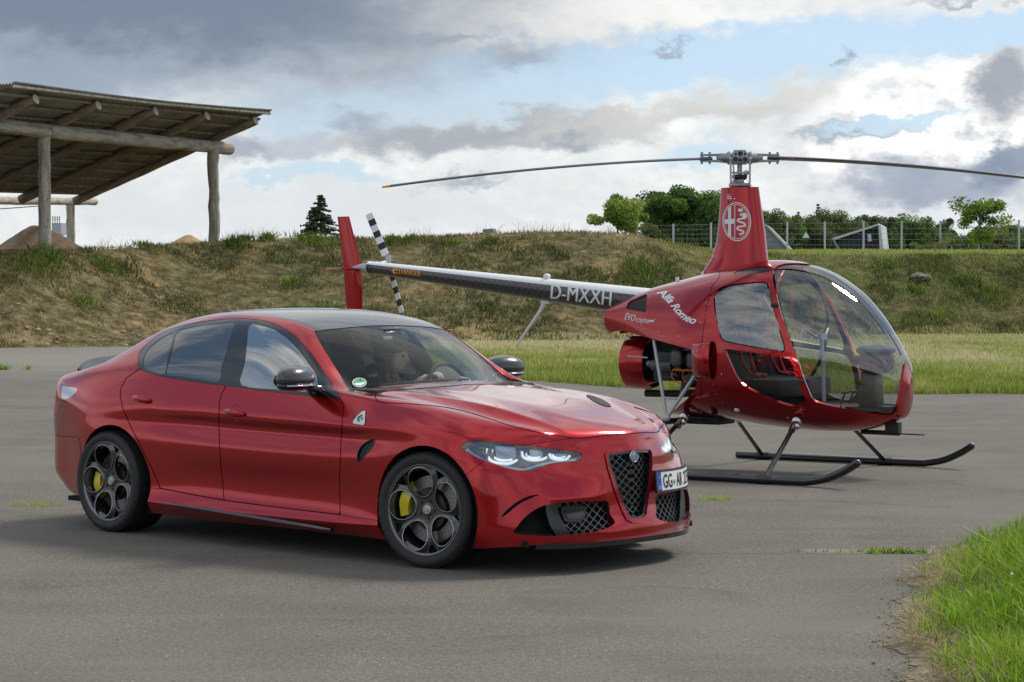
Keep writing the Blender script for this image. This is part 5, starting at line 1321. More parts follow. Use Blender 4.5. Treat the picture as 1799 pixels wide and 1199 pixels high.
def ptext(name,s_,x0,x1,h,z0,m,o=.0035,bold=.01):
    V,Fz=text2d(s_,bold=bold);V=V.copy();V[:,0]=(V[:,0]-V[:,0].min())/(V[:,0].max()-V[:,0].min())*(x1-x0)+x0;V[:,1]=V[:,1]*h+z0;return plate_patch(name,V,Fz,m,o,np_)
ptext('plate_letters','GG',.066,.165,.076,-.038,M_INK,bold=.02);ptext('plate_letters','AR',.220,.318,.076,-.038,M_INK,bold=.02);ptext('plate_letters','275',.350,.500,.076,-.038,M_INK,bold=.02)
ptext('country_letter','D',.022,.038,.018,-.042,M_WHITE)
M_SEAL=mat('plate_seal',(.25,.27,.33),.5)
V=[(.192+.013*math.cos(a),-.012+.0145*math.sin(a)) for a in np.linspace(0,2*math.pi,18)[:-1]];plate_patch('plate_seal',V,[tuple(range(17))],M_SEAL,.0035,np_)
V=[(.029+.010*math.cos(a),.025+.012*math.sin(a)) for a in np.linspace(0,2*math.pi,12)[:-1]];plate_patch('euro_stars',V,[tuple(range(11))],mat('star_yellow',(.1,.2,.5),.5),.0045,np_)
# spoiler
m=MB();pts=[]
ys=np.linspace(-.66,.66,23);V=[];fs=[]
for y in ys:
    k=1-(abs(y)/.66)**2.6;x=-3.645+.21*(abs(y)/.66)**2.2;z=1.035+.078*k**.6
    V+=[(x+.13,y,1.012),(x+.04,y,z*.55+1.02*.45),(x-.02,y,z),(x-.032,y,z-.008),(x+.0,y,1.0)]
for i in range(22):
    for k in range(5): fs.append((i*5+k,i*5+(k+1)%5,i*5+5+(k+1)%5,i*5+5+k))
fs+=[(0,1,2,3,4),tuple(22*5+k for k in(4,3,2,1,0))]
m.add(V,fs).build('boot_spoiler',M_TRIM,car,auto=.7)
m=MB();m.add([(-2.50,-.02,1.395),(-2.50,.02,1.395),(-2.72,.022,1.33),(-2.72,-.022,1.33),(-2.70,0,1.435),(-2.74,0,1.432)],[(0,4,1),(1,4,5,2),(0,3,5,4),(2,5,3)]).build('antenna_fin',M_BLACK,car)
# windscreen sticker, wiper
WSB=bvh(w)
def circle(cx_,cy_,rx,ry,n=20): return [(cx_+rx*math.cos(t),cy_+ry*math.sin(t)) for t in np.linspace(0,2*math.pi,n,endpoint=False)]
M_SGR=mat('sticker_green',(.02,.30,.12),.5)
decal('windscreen_sticker',*shapes2d([circle(631.3,673,12.6,8.3)]),WSB,CF,car,M_WHITE,.003)
decal('sticker_disc',*shapes2d([circle(631.3,673,11.3,7.2)]),WSB,CF,car,M_SGR,.0045)
decal('sticker_field',*shapes2d([[(623,675),(640,672.5),(641,675),(633,679),(624,678)]]),WSB,CF,car,M_WHITE,.0055)
decal('sticker_number',*(lambda V,Fz:(warp(V,(630.5,671.5),(634.5,671),5.5),Fz))(*text2d('4',bold=.03)),WSB,CF,car,M_INK,.006)
m=MB();P=[tuple(un(x,y,1,yy,CF)+np.array([.0,0,.004])) for x,y,yy in((640,691,-.62),(690,686,-.3),(760,681,.05),(850,676,.5))]
m.tube([(-.735,-.60,.985),(-.72,-.3,1.003),(-.70,0,1.012),(-.705,.25,1.008)],.006,6).build('wiper',M_MATTE,car,smooth=True)
# hood vent (left side is the one in view; both are there)
HDB=bvh(mirror(hd))
decal('hood_vent',*shapes2d([spl(c2((983,420),(1010,423),(1055,440),(1086,462),(1082,468),(1055,463),(1010,442)),4)]),HDB,CF,car,M_MATTE,.003,3)
# ------------------------------------------------ cabin
def rbox(name,c,d,m_,parent,bev=.03,R_=None,taper=None,**k):
    m=MB();m.box(c,d,R_,taper);return m.build(name,m_,parent,bevel=bev,**k)
rbox('dashboard',(-.72,0,.93),(.34,1.42,.10),M_MATTE,car,.03)
rbox('centre_console',(-1.15,0,.62),(.9,.26,.35),M_MATTE,car,.03)
rbox('cabin_floor',(-1.5,0,.28),(2.2,1.5,.06),M_LINER,car,.0)
rbox('parcel_shelf',(-2.9,0,.98),(.5,1.1,.05),M_LINER,car,.01)
rbox('rear_seat',(-2.45,0,.62),(.5,1.25,.28),M_CLOTH,car,.06);rbox('rear_seat_back',(-2.68,0,.86),(.16,1.25,.5),M_CLOTH,car,.06,R_=np.array(Matrix.Rotation(-.3,3,'Y')))
for y in(-.34,.34): rbox('rear_head_restraint',(-2.68,y,1.14),(.10,.26,.13),M_CLOTH,car,.04)
for y in(-.38,.38):
    st=empty('front_seat',(-1.62,y,.42));st.parent=car
    rbox('seat_cushion',(.02,0,.06),(.52,.50,.16),M_CLOTH,st,.06)
    Rb=np.array(Matrix.Rotation(-.32,3,'Y'));rbox('seat_back',(-.31,0,.42),(.15,.50,.66),M_CLOTH,st,.06,Rb,taper=(1,.72))
    for q in(-1,1): rbox('seat_bolster',(-.24,q*.20,.40),(.17,.09,.50),M_CLOTH,st,.04,Rb)
    rbox('head_restraint',(-.42,0,.80),(.11,.27,.19),M_CLOTH,st,.05,Rb,taper=(1,.8))
m=MB();t=np.linspace(0,2*np.pi,33);cw=np.array([-.98,.38,.93]);ex=np.array([0,1,0]);ez=np.array([-.40,0,.917])
m.tube([cw+.178*(math.cos(a)*ex+math.sin(a)*ez) for a in t],.015,8,cap=False);m.build('steering_wheel',M_MATTE,car,smooth=True)
m=MB()
for a in(0,math.pi,-math.pi/2): m.tube([cw,cw+.17*(math.cos(a)*ex+math.sin(a)*ez)],.016,6)
m.ell(cw,(.03,.06,.06)).build('steering_hub',M_MATTE,car,smooth=True)
m=MB();m.ell((0,0,0),(.045,.155,.055),None,20,12,.7).build('rear_view_mirror',M_MATTE,car,smooth=True).location=(-1.21,0.06,1.255)
m=MB();m.box((-1.17,.0,1.30),(.12,.14,.05)).build('camera_housing',M_BLACK,car,bevel=.015)
m=MB();m.ell((0,0,0),(.003,.045,.018),None,14,6,.6).build('mirror_reflection_glass',M_CHR,car,smooth=True).location=(-1.165,.0,1.262)

# ================================================================ HELICOPTER
HF=(.5945,2.00045,18.903)
heli=empty('helicopter',(HF[1],HF[2],0),-HF[0],label='small dark red two-seat helicopter with glass bubble cockpit parked behind the car',cat='helicopter')
def h3(*p): return [(1070+x/3.2125,440+y/3.2125) for x,y in p]
def h4(*p): return [(1080+x/5.994,560+y/5.994) for x,y in p]
def h6(*p): return [(1200+x/4.995,240+y/4.995) for x,y in p]
def sm(x,xs,ys):
    # smooth (cubic Hermite, finite difference slopes) interpolation
    xs=np.array(xs,float);ys=np.array(ys,float);m=np.gradient(ys,xs);i=np.clip(np.searchsorted(xs,x)-1,0,len(xs)-2);h=xs[i+1]-xs[i];t=(x-xs[i])/h
    return ys[i]*(2*t**3-3*t**2+1)+m[i]*h*(t**3-2*t**2+t)+ys[i+1]*(-2*t**3+3*t**2)+m[i+1]*h*(t**3-t**2)
XN=1.585
def hull(nx=190,nt=200):
    s=np.linspace(0,1,nx);ph=s*np.pi/2
    x=np.where(s<.0,0,-1.30+(XN+1.30)*np.sin(ph)**.80)
    x[-1]=XN
    xt=[-1.30,-1.0,-.8,-.6,-.3,0,.32,.64,.94,1.19,1.38,1.50,1.56,XN]
    # smooth ellipse-like nose: profiles multiplied by end closure
    zt=sm(x,xt,[1.44,1.55,1.61,1.655,1.722,1.785,1.832,1.80,1.68,1.49,1.26,1.07,.93,.78])
    zb=sm(x,xt,[1.16,.78,.50,.465,.458,.440,.405,.382,.376,.392,.440,.50,.58,.78])
    w=sm(x,xt,[.165,.265,.345,.42,.52,.585,.612,.60,.54,.43,.315,.22,.145,.0])
    zc=sm(x,xt,[1.33,1.25,1.16,1.08,1.02,1.0,.98,.95,.91,.87,.84,.81,.79,.78])
    th=np.linspace(0,2*np.pi,nt,endpoint=False);V=np.zeros((nx,nt,3))
    for j,t in enumerate(th):
        c,sn=math.cos(t),math.sin(t);pw=.86
        V[:,j,0]=x;V[:,j,1]=w*np.sign(c)*abs(c)**pw
        V[:,j,2]=zc+np.where(sn>=0,zt-zc,zc-zb)*np.sign(sn)*abs(sn)**pw
    V=V.reshape(-1,3);f=[]
    I=np.arange(nx-1)[:,None]*nt+np.arange(nt)[None];J=np.arange(nx-1)[:,None]*nt+(np.arange(nt)+1)[None]%nt
    I,J=I.ravel(),J.ravel();f=np.concatenate([np.stack([I,J,J+nt],1),np.stack([I,J+nt,I+nt],1)])
    n=np.zeros_like(V);fn=np.cross(V[f[:,1]]-V[f[:,0]],V[f[:,2]]-V[f[:,0]])
    if (fn*(V[f[:,0]]-[.3,0,1.1])).sum()<0: f=f[:,::-1];fn=-fn
    for c in range(3): np.add.at(n,f[:,c],fn)
    return clean(dict(v=V,n=n/(np.linalg.norm(n,axis=1)[:,None]+1e-12),f=f))
HM=hull()
# cut to right half exactly at y=0
HR=clip(HM,HM['v'][:,1]+1e-7);HR['v'][np.abs(HR['v'][:,1])<2e-6,1]=0
hx=lambda M:project(M['v'],HF)
def hin(M,poly,g=0.,cond=None):
    d=sdf(hx(M),poly)+g
    if cond is not None:d=np.where(cond(M),d,50.)
    return clip(M,d)
def hout(M,poly,g=0.,cond=None):
    d=-sdf(hx(M),poly)+g
    if cond is not None:d=np.where(cond(M),d,-50.)
    return clip(M,d)
def hboth(name,M,m,depth=.012,offs=0.,sides=(0,1),**k):
    M=off(M,offs) if offs else M;r=[]
    for s in sides: r.append(mobj(name,skirt(flip(M) if s else M,depth,onc),m,heli,**k))
    return r
def hcen(name,M,m,depth=.012,offs=0.,**k): return mobj(name,skirt(mirror(off(M,offs) if offs else M),depth),m,heli,**k)
bay=np.array(h3((-200,600),(20,460),(55,455),(90,458),(250,502),(470,562),(497,600),(512,690),(500,740),(480,790),(430,852),(335,930),(330,1100),(-200,1100)))
uwin=px(h3((590,275),(600,240),(625,212),(680,195),(780,182),(882,178),(900,205),(917,270),(942,360),(972,470),(993,545),(985,576),(950,571),(850,555),(740,535),(650,515),(628,490),(612,440),(598,360)),4)
lwin=px(h3((655,560),(720,565),(850,585),(985,608),(1028,635),(1050,690),(1080,780),(1106,842),(1090,870),(1050,883),(960,860),(840,808),(760,762),(722,718),(695,665),(670,605)),4)
bub=np.array([tuple(q) for q in spl(h3((1130,78),(1060,74),(990,78),(943,96),(926,130),(930,185),(947,255),(977,370),(1012,480),(1060,600),(1100,720),(1130,795),(1152,840),(1200,865),(1350,895),(1500,922),(1588,930),(1612,912),(1637,850),(1652,760),(1662,690),(1670,640),(1684,622)),5,False)]+h3((1720,590),(2000,600),(2000,-100),(1150,-100)))
roofcut=lambda M:(M['v'][:,0]>.28)
nside=lambda M:M['n'][:,1]<.05
body=hout(HR,bay,0,lambda M:M['v'][:,0]<.1)
bcond=lambda M:(M['v'][:,0]>.25)
# the bubble ends at a thin red spine along the roof near its top
bb=hin(body,bub,.6,bcond);body=hout(body,bub,.6,bcond)
seal_in=hin(bb,bub,2.6,bcond);seal=hout(bb,bub,2.6,bcond)
u=hin(body,uwin,0,nside);body=hout(body,uwin,0,nside);ug=hin(u,uwin,2.2);us=hout(u,uwin,2.2)
l=hin(body,lwin,0,nside);body=hout(body,lwin,0,nside);lg=hin(l,lwin,2.2);ls=hout(l,lwin,2.2)
cowlp=np.array(h3((-300,-200),(630,-200),(625,150),(580,205),(552,320),(535,430),(526,505),(520,590),(520,2000),(-300,2000)))
vent=np.array(h3((95,325),(112,290),(205,250),(216,246),(208,351),(120,336)))
naca=px(h3((700,137),(735,112),(800,96),(880,90),(922,100),(912,118),(850,130),(770,136)),3)
v1=hin(body,vent,0,nside);body=hout(body,vent,0,nside);v2=hin(body,naca,0,nside);body=hout(body,naca,0,nside)
cowl=hin(body,cowlp,.5);shell=hout(body,cowlp,.5)
hcen('engine_cowling',cowl,M_RED2,.02);hcen('cabin_shell',shell,M_RED2,.03)
hboth('cowling_vent',v1,M_MATTE,.01,-.012);hboth('roof_vent',v2,M_BLACK,.01,-.004)
hcen('bubble_canopy',seal_in,M_BUB,.0,-.003);hboth('bubble_seal',seal,M_TRIM,.006,-.001)
hboth('door_window',ug,M_BUBR,.0,-.003);hboth('window_seal',us,M_TRIM,.006,-.001)
hboth('lower_door_window',lg,M_BUBL,.0,-.003);hboth('window_seal',ls,M_TRIM,.006,-.001)
inn=off(mirror(clip(shell,-(shell['v'][:,2]-.37))),-.02);mobj('cabin_lining',inn,M_LINER,heli)
HB=bvh(joinM(HR,off(HR,0)))
# cabin
fl=clip(HM,HM['v'][:,2]-.60);fl=off(clip(fl,-(fl['v'][:,0]+.05)),-.03);fl['v'][:,2]=np.minimum(fl['v'][:,2],.60);mobj('cabin_tub',fl,M_MATTE,heli)
m=MB();xs_=np.linspace(0,1.42,14);ws_=[]
for x_ in xs_:
    q=fl['v'][(np.abs(fl['v'][:,0]-x_)<.04)&(fl['v'][:,2]>.52)];ws_.append(max(.03,np.abs(q[:,1]).max()-.015 if len(q) else .03))
m.prism([(a,-b) for a,b in zip(xs_,ws_)]+[(a,b) for a,b in zip(xs_[::-1],ws_[::-1])],(0,0,.58),(1,0,0),(0,1,0),(0,0,1),-.02,.01);m.build('cabin_floor',M_MATTE,heli)
m=MB();V=[(-.06,y*.56,z) for y,z in((-.66,.5),(.66,.5),(.98,.85),(1.02,1.1),(.7,1.6),(-.7,1.6),(-1.02,1.1),(-.98,.85))];V2=[(a-.02,b,c) for a,b,c in V];m.add(V+V2,[tuple(range(8)),tuple(range(8,16))[::-1]]+[(i,(i+1)%8,8+(i+1)%8,8+i) for i in range(8)]).build('rear_bulkhead',M_LINER,heli)
M_BELT=mat('red_seat_belt',(.45,.012,.01),.6)
for y in(-.27,.27):
    st=empty('pilot_seat',(.26,y,.62));st.parent=heli
    m=MB();m.box((.12,0,.12),(.52,.44,.16));m.build('seat_cushion',M_CLOTH,st,bevel=.04)
    Rb=np.array(Matrix.Rotation(-.22,3,'Y'));m=MB();m.box((-.20,0,.44),(.09,.42,.62),Rb,(1,.85));m.build('seat_back',M_CLOTH,st,bevel=.03)
    for q in(-.09,.09):
        m=MB();m.tube([(-.10,q,.74),(-.13,q,.62),(-.06,q*.9,.35),(.0,q*.6,.235),(.10,q*.7,.215)],.018,6).build('shoulder_belt',M_BELT,st,smooth=True)
m=MB();m.box((1.23,.02,.74),(.16,.20,.30),taper=(.8,.8));m.build('instrument_pedestal',M_TRIM,heli,bevel=.02)
ip=empty('instrument_panel',(1.27,.03,.98));ip.parent=heli
m=MB();m.ell((0,0,-.01),(.12,.21,.11),None,22,14,.75).build('panel_body',mat('panel_grey_red',(.16,.045,.045),.5),ip,smooth=True)
m=MB();m.ell((.0,0,.085),(.14,.235,.045),None,22,10,.8).build('panel_hood',mat('panel_grey',(.13,.13,.14),.6),ip,smooth=True)
for y in(-.11,.0,.11):
    m=MB();m.lathe([(-.125,.042),(-.135,.04),(-.135,.0)],0,(0,y,.0),seg=18).build('gauge',M_INK,ip)
m=MB();m.tube([(.80,0,.62),(.79,0,.95),(.775,0,1.17)],.018,8);m.tube([(.78,0,1.17),(.76,-.10,1.18),(.71,-.22,1.25),(.70,-.26,1.15)],.011,8);m.tube([(.78,0,1.17),(.76,.10,1.17),(.73,.22,1.24)],.011,8);m.box((.78,0,1.175),(.05,.12,.05));m.build('cyclic_stick',M_STEEL,heli,smooth='auto')
for y in(-.34,-.18,.18,.34):
    m=MB();m.tube([(1.12,y,.62),(1.16,y,.72)],.010,6);m.tube([(1.16,y-.05,.72),(1.16,y+.05,.72)],.013,8);m.build('pedal',M_TRIM,heli)
# far door frame and centre post seen through the bubble
fr_=spl([(.36,.56,.75),(.50,.585,1.0),(.58,.52,1.35),(.55,.38,1.62),(.52,.20,1.74)],6,False);m=MB();m.tube(fr_,.016,8).build('door_post',M_TRIM,heli,smooth=True)
mirp=lambda P:[(a,-b,c) for a,b,c in P]
m=MB();m.tube(mirp(fr_),.012,8).build('door_post',M_RED2,heli,smooth=True)
m=MB();pts=[]
for a in np.linspace(.62,1.52,20):
    r=HB.ray_cast(Vector((a,.0,.9)),Vector((0,0,1)))
    if r[0]: pts.append((r[0].x-.01,0,r[0].z-.012))
m.tube(pts,.009,6).build('canopy_centre_strip',M_TRIM,heli,smooth=True)
# panel marks
for q in [((655,520),(655,545))]: pass
for hxp in ((925,308),(1080,740)):
    p=un(*h3(hxp)[0],1,-.56,HF);r=HB.ray_cast(Vector((p[0],-2,p[2])),Vector((0,1,0)))
    if r[0]:
        m=MB();m.box((r[0].x,r[0].y-.008,r[0].z),(.06,.02,.035));m.build('door_hinge',M_TRIM,heli,bevel=.004)
for hxp in ((280,462),(395,487),(515,410),(640,540),(635,700),(648,925),(1010,945)):
    p=un(*h3(hxp)[0],1,-.45,HF);o=un(*h3(hxp)[0],1,-2.5,HF);d=Vector(p-o).normalized();r=HB.ray_cast(Vector(o),d)
    if r[0]:
        m=MB();m.ell(tuple(r[0]),(.007,.007,.007),None,8,6).build('rivet',M_CHR,heli)
# rows of small fasteners along the cowling and door seams
def rivrow(pts,n):
    path=spl(h3(*pts),6,False);sg=np.r_[0,np.cumsum(np.linalg.norm(np.diff(path,axis=0),axis=1))]
    for q in np.linspace(0,sg[-1],n):
        a=np.interp(q,sg,path[:,0]);b=np.interp(q,sg,path[:,1]);o=un(a,b,1,-2.5,HF);d=Vector(un(a,b,1,-.3,HF)-o).normalized();r=HB.ray_cast(Vector(o),d)
        if r[0]:
            m=MB();m.ell(tuple(r[0]),(.0045,.0045,.0045),None,6,4);m.build('rivet',M_ALU,heli)
rivrow([(240,480),(350,505),(480,548)],7);rivrow([(612,190),(568,260),(545,360),(530,440)],7);rivrow([(60,420),(140,440),(235,475)],5);rivrow([(560,640),(600,800),(680,905)],6);rivrow([(760,930),(900,955),(1100,985),(1300,1000)],8);rivrow([(220,200),(330,165),(520,130)],6)
sm_=hin(shell,np.array(h3((556,170),(561,170),(548,300),(533,420),(525,520),(545,700),(600,830),(700,905),(900,945),(1180,975),(1180,979),(900,950),(697,910),(595,834),(540,702),(520,520),(529,420),(544,300))),0)
# side scoop
for s in(-1,1):
    m=MB();V=[];fs=[];N_=14
    for i in range(N_):
        t=i/(N_-1);x=-.16+.20*t;d_=.085*math.sin(math.pi*min(1,.12+t*.62))**.8*(1 if t<1 else 1)
        for k in range(12):
            a=-math.pi/2+math.pi*k/11;zz=.975+.165*math.sin(a)*(1-.12*(1-t));q=HB.ray_cast(Vector((x,-2,zz)),Vector((0,1,0)))[0]
            yb=q.y if q else -.5
            V.append((x,(yb-.0-d_*math.cos(a)**.6),zz))
    for i in range(N_-1):
        for k in range(11): fs.append((i*12+k,i*12+k+1,i*12+13+k,i*12+12+k))
    V=np.array(V)
    if s>0:V[:,1]*=-1;fs=[q[::-1] for q in fs]
    m.add(V,fs).build('air_scoop',M_RED2,heli,smooth=True)
    m=MB();e=V[-12:]-np.array([.02,0,0]);m.add(np.concatenate([e,[e.mean(0)]]),[(i,i+1,12) for i in range(11)]+[(11,0,12)]).build('scoop_opening',M_LINER,heli)
p=un(*h3((722,900))[0],1,-.44,HF)
for s in(-1,1):
    r=HB.ray_cast(Vector((p[0],-2,p[2])),Vector((0,1,0)))
    m=MB();m.ell((0,0,0),(.028,.012,.022)).build('position_light',M_TLC,heli,smooth=True).location=(r[0].x,s*(-r[0].y+.004)*1,r[0].z)
    m=MB()
# nose fittings
m=MB();m.tube([(1.15,.0,.375),(1.50,0,.372)],.020,8);m.tube([(1.45,0,.37),(1.72,0,.368)],.006,6);m.box((1.44,0,.42),(.12,.07,.09));m.build('towing_fitting',M_TRIM,heli)
# mast fairing
def mast():
    N_=24;K=44;V=[];fs=[]
    for i in range(N_):
        t=i/(N_-1);z=1.70+t*(2.468-1.70);tt=(z-1.76)/(2.468-1.76);tt=max(tt,-.1)
        xr=-.355+ .152*min(1,max(0,tt))**.45;
        xr=np.interp(z,[1.70,1.76,1.85,2.0,2.2,2.468],[-.41,-.36,-.29,-.238,-.215,-.196]);xf=np.interp(z,[1.70,1.85,2.1,2.468],[.275,.252,.222,.165])
        th=np.interp(z,[1.7,2.468],[.125,.085])
        for k in range(K):
            a=2*math.pi*k/K;c=math.cos(a);s_=math.sin(a)
            x=(xr+xf)/2+(xf-xr)/2*np.sign(c)*abs(c)**.75;y=th*np.sign(s_)*abs(s_)**.9*(1-.35*(c<0)*abs(c))
            V.append((x,y,z-(.03*(1-c)/2 if i==0 else 0)))
    for i in range(N_-1):
        for k in range(K): fs.append((i*K+k,i*K+(k+1)%K,i*K+K+(k+1)%K,i*K+K+k))
    fs.append(tuple((N_-1)*K+k for k in range(K)))
    return V,fs
mv,mf=mast();m=MB();m.add(mv,mf).build('mast_fairing',M_RED2,heli,auto=.8)
tri=[];[tri.extend([(q[0],q[1],q[2]),(q[0],q[2],q[3])]) for q in mf[:-1]]
MBV=BVHTree.FromPolygons([tuple(v) for v in mv],tri)
# emblem: ring, cross, serpent
def ring(cx_,cy_,rx,ry,w,rot=0,n=48):
    V=[];Fz=[]
    for i in range(n):
        a=2*math.pi*i/n
        for q in(0,1):
            x,y=(rx-w*q)*math.cos(a),(ry-w*q)*math.sin(a);c,s=math.cos(rot),math.sin(rot);V.append((cx_+x*c-y*s,cy_+x*s+y*c))
    Fz=[(2*i,(2*i+2)%(2*n),(2*i+3)%(2*n),2*i+1) for i in range(n)];return np.array(V),Fz
E0=h6((473,749))[0]
decal('emblem_ring',*ring(*E0,24.9,34.2,1.7,math.radians(-3)),MBV,HF,heli,M_WHITE,.003,3)
decal('emblem_ring',*ring(*E0,21.8,30.4,1.0,math.radians(-3)),MBV,HF,heli,M_WHITE,.003,3)
decal('emblem_cross',*shapes2d([h6((398,625),(424,610),(424,885),(398,872)),h6((365,730),(398,727),(398,767),(363,768)),h6((424,725),(452,722),(452,766),(424,768))]),MBV,HF,heli,M_WHITE,.0035,3)
decal('emblem_divider',*shapes2d([h6((454,605),(460,605),(460,895),(454,895))]),MBV,HF,heli,M_WHITE,.0035,3)
sp_=[np.array(h6((500,690),(545,680),(552,712),(490,728),(485,745),(535,762),(545,785),(485,795),(482,815),(525,830),(528,850),(495,860)))]
decal('emblem_serpent',*shapes2d([[q for q in band(spl(sp_[0],5,False),3.0)[[i,i+1,-i-2,-i-1]]] for i in range(55)]),MBV,HF,heli,M_WHITE,.004,3)
decal('emblem_crown',*shapes2d([h6((484,636),(524,634),(526,660),(486,662)),circle(*h6((538,700))[0],3.6,6.,12)]),MBV,HF,heli,M_WHITE,.0045,3)
for q in (((388,510),(410,508),(412,516),(390,516)),((388,526),(425,526),(427,534),(390,534)),((388,542),(428,542),(430,550),(390,550)),((446,543),(460,542),(462,550),(448,550))):
    decal('fairing_stripe',*shapes2d([h6(*q)]),MBV,HF,heli,M_WHITE,.003,3)
# rotor head
rc=un(*h6((497,190))[0],1,0,HF);RX_,RZ_=rc[0],rc[2]
rh=empty('rotor_head',(0,0,0));rh.parent=heli
c_,s_=math.cos(HF[0]),math.sin(HF[0])
Rr=np.array([[c_,-s_,0],[s_,c_,0],[0,0,1.]]).T   # world-lateral axis expressed in the helicopter frame
def rl(P): # rotor coords (u along blades, v away from camera, z) -> heli frame
    P=np.atleast_2d(P);return np.stack([RX_+P[:,0]*c_-P[:,1]*s_,P[:,0]*s_+P[:,1]*c_,RZ_+P[:,2]],1)
class RB(MB):
    def build(s,*a,**k):
        s.v=[rl(v) for v in s.v];return MB.build(s,*a,**k)
m=RB();m.tube([(0,0,-.30),(0,0,-.05)],.022,12);m.build('rotor_shaft',M_ALU,rh,smooth='auto')
m=RB();m.lathe([(-.27,.07),(-.245,.095),(-.225,.095),(-.21,.075),(-.19,.06)],2,seg=28);m.build('swashplate',M_ALU,rh,smooth='auto')
m=RB();m.lathe([(-.19,.05),(-.175,.066),(-.15,.066),(-.145,.05)],2,seg=24);m.build('swashplate_boot',M_MATTE,rh,smooth='auto')
m=RB();m.lathe([(-.30,.03),(-.28,.045),(-.27,.045)],2,seg=20)
for a in range(6): q=a*math.pi/3;m.tube([(.05*math.cos(q),.05*math.sin(q),-.31),(.07*math.cos(q),.07*math.sin(q),-.26)],.008,6)
m.build('swashplate_base',M_STEEL,rh,kind='stuff')
m=RB();P_=[(-.065,-.055),(.06,-.055),(.075,-.02),(.07,.03),(.045,.068),(-.05,.068),(-.07,.03),(-.075,-.02)]
m.prism(P_,(0,0,0),(1,0,0),(0,0,1),(0,1,0),-.055,.055);m.build('rotor_hub',M_ALU,rh,bevel=.006)
for (u_,w_,r_) in((-.0,.035,.021),(-.040,.032,.010),(.040,.032,.010),(-.042,-.015,.020),(.042,-.015,.020)):
    m=RB();m.lathe([(-.056,r_),(-.062,r_*.9),(-.060,r_*.5),(-.066,r_*.45),(-.066,.0005)],1,(u_,0,w_),seg=18);m.build('hub_bolt',M_TRIM,rh,smooth='auto')
m=RB();m.box((0,-.056,-.02),(.03,.01,.028));m.build('hub_slot',M_INK,rh)
for s in(-1,1):
    m=RB();m.lathe([(s*.07,.045),(s*.085,.058),(s*.10,.058),(s*.115,.045),(s*.17,.040),(s*.20,.030)],0,seg=22);m.build('blade_grip',M_ALU,rh,smooth='auto')
    for w_ in(-.026,.026):
        m=RB();m.prism([(s*.15,-.012),(s*.30,-.007),(s*.345,-.006),(s*.345,.006),(s*.30,.007),(s*.15,.012)],(0,0,w_),(1,0,0),(0,0,1),(0,1,0),-.03,.03);m.build('grip_fork',M_ALU,rh)
    for u_ in(.262,.33):
        m=RB();m.tube([(s*u_,-.0,-.052),(s*u_,0,.052)],.011,8);m.build('blade_bolt',M_ALU,rh,smooth='auto')
    m=RB();m.tube([(s*.085,-.05,-.0),(s*.082,-.055,-.24)],.009,8);m.ell((s*.085,-.055,-.01),(.015,)*3);m.ell((s*.082,-.055,-.24),(.015,)*3);m.build('pitch_link',M_STEEL,rh,smooth='auto')
m=RB();m.ell((.055,-.03,-.13),(.026,.02,.022));m.tube([(-.07,-.03,-.13),(.05,-.03,-.13)],.010,6);m.tube([(-.05,-.04,-.22),(-.06,-.04,-.05)],.007,6);m.tube([(.03,-.05,-.2),(-.03,-.04,-.12)],.006,6);m.build('mixer_linkage',M_STEEL,rh,smooth='auto')
M_BLADE=mat('rotor_blade_grey',(.085,.095,.11),.38,.1,.3);M_ORG=mat('orange_blade_tip',(.75,.30,.02),.5)
def blade(s,name,tip,sub,u0=.24,L=3.12,droop=.255,chord=.135):
    n=40;V=[];fs=[];fm=[]
    prof=[(-.5,0),(-.42,.055),(-.2,.075),(.1,.055),(.5,.004),(.5,-.004),(.1,-.045),(-.2,-.055),(-.42,-.045)]
    for i in range(n+1):
        t=i/n;u_=u0+(L-u0)*t;k=min(1,.35+t*12) if t<.06 else 1
        dz=-.02*0-droop*(u_/L)**1.7
        ch=chord*(.45+.55*k)*(1 if t<.985 else .8);tw=math.radians(9-7*t)*(-s)
        for a,b in prof:
            y_=a*ch;z_=b*ch*1.3*(1.6 if t<.05 else 1);V.append((s*u_,y_*math.cos(tw)-z_*math.sin(tw),dz+y_*math.sin(tw)+z_*math.cos(tw)))
    K=len(prof)
    for i in range(n):
        for k in range(K): fs.append((i*K+k,i*K+(k+1)%K,i*K+K+(k+1)%K,i*K+K+k));fm.append(1 if i>=n-1 else 0)
    fs+=[tuple(range(K)),tuple(n*K+k for k in range(K))[::-1]];fm+=[0,1]
    o=mkobj(name,rl(V),fs,None,rh,False,mats=[M_BLADE,M_ORG],fm=fm)
    bm=bmesh.new();bm.from_mesh(o.data);bmesh.ops.recalc_face_normals(bm,faces=bm.faces);bm.to_mesh(o.data);bm.free()
for s in(-1,1): blade(s,'rotor_blade',None,None)
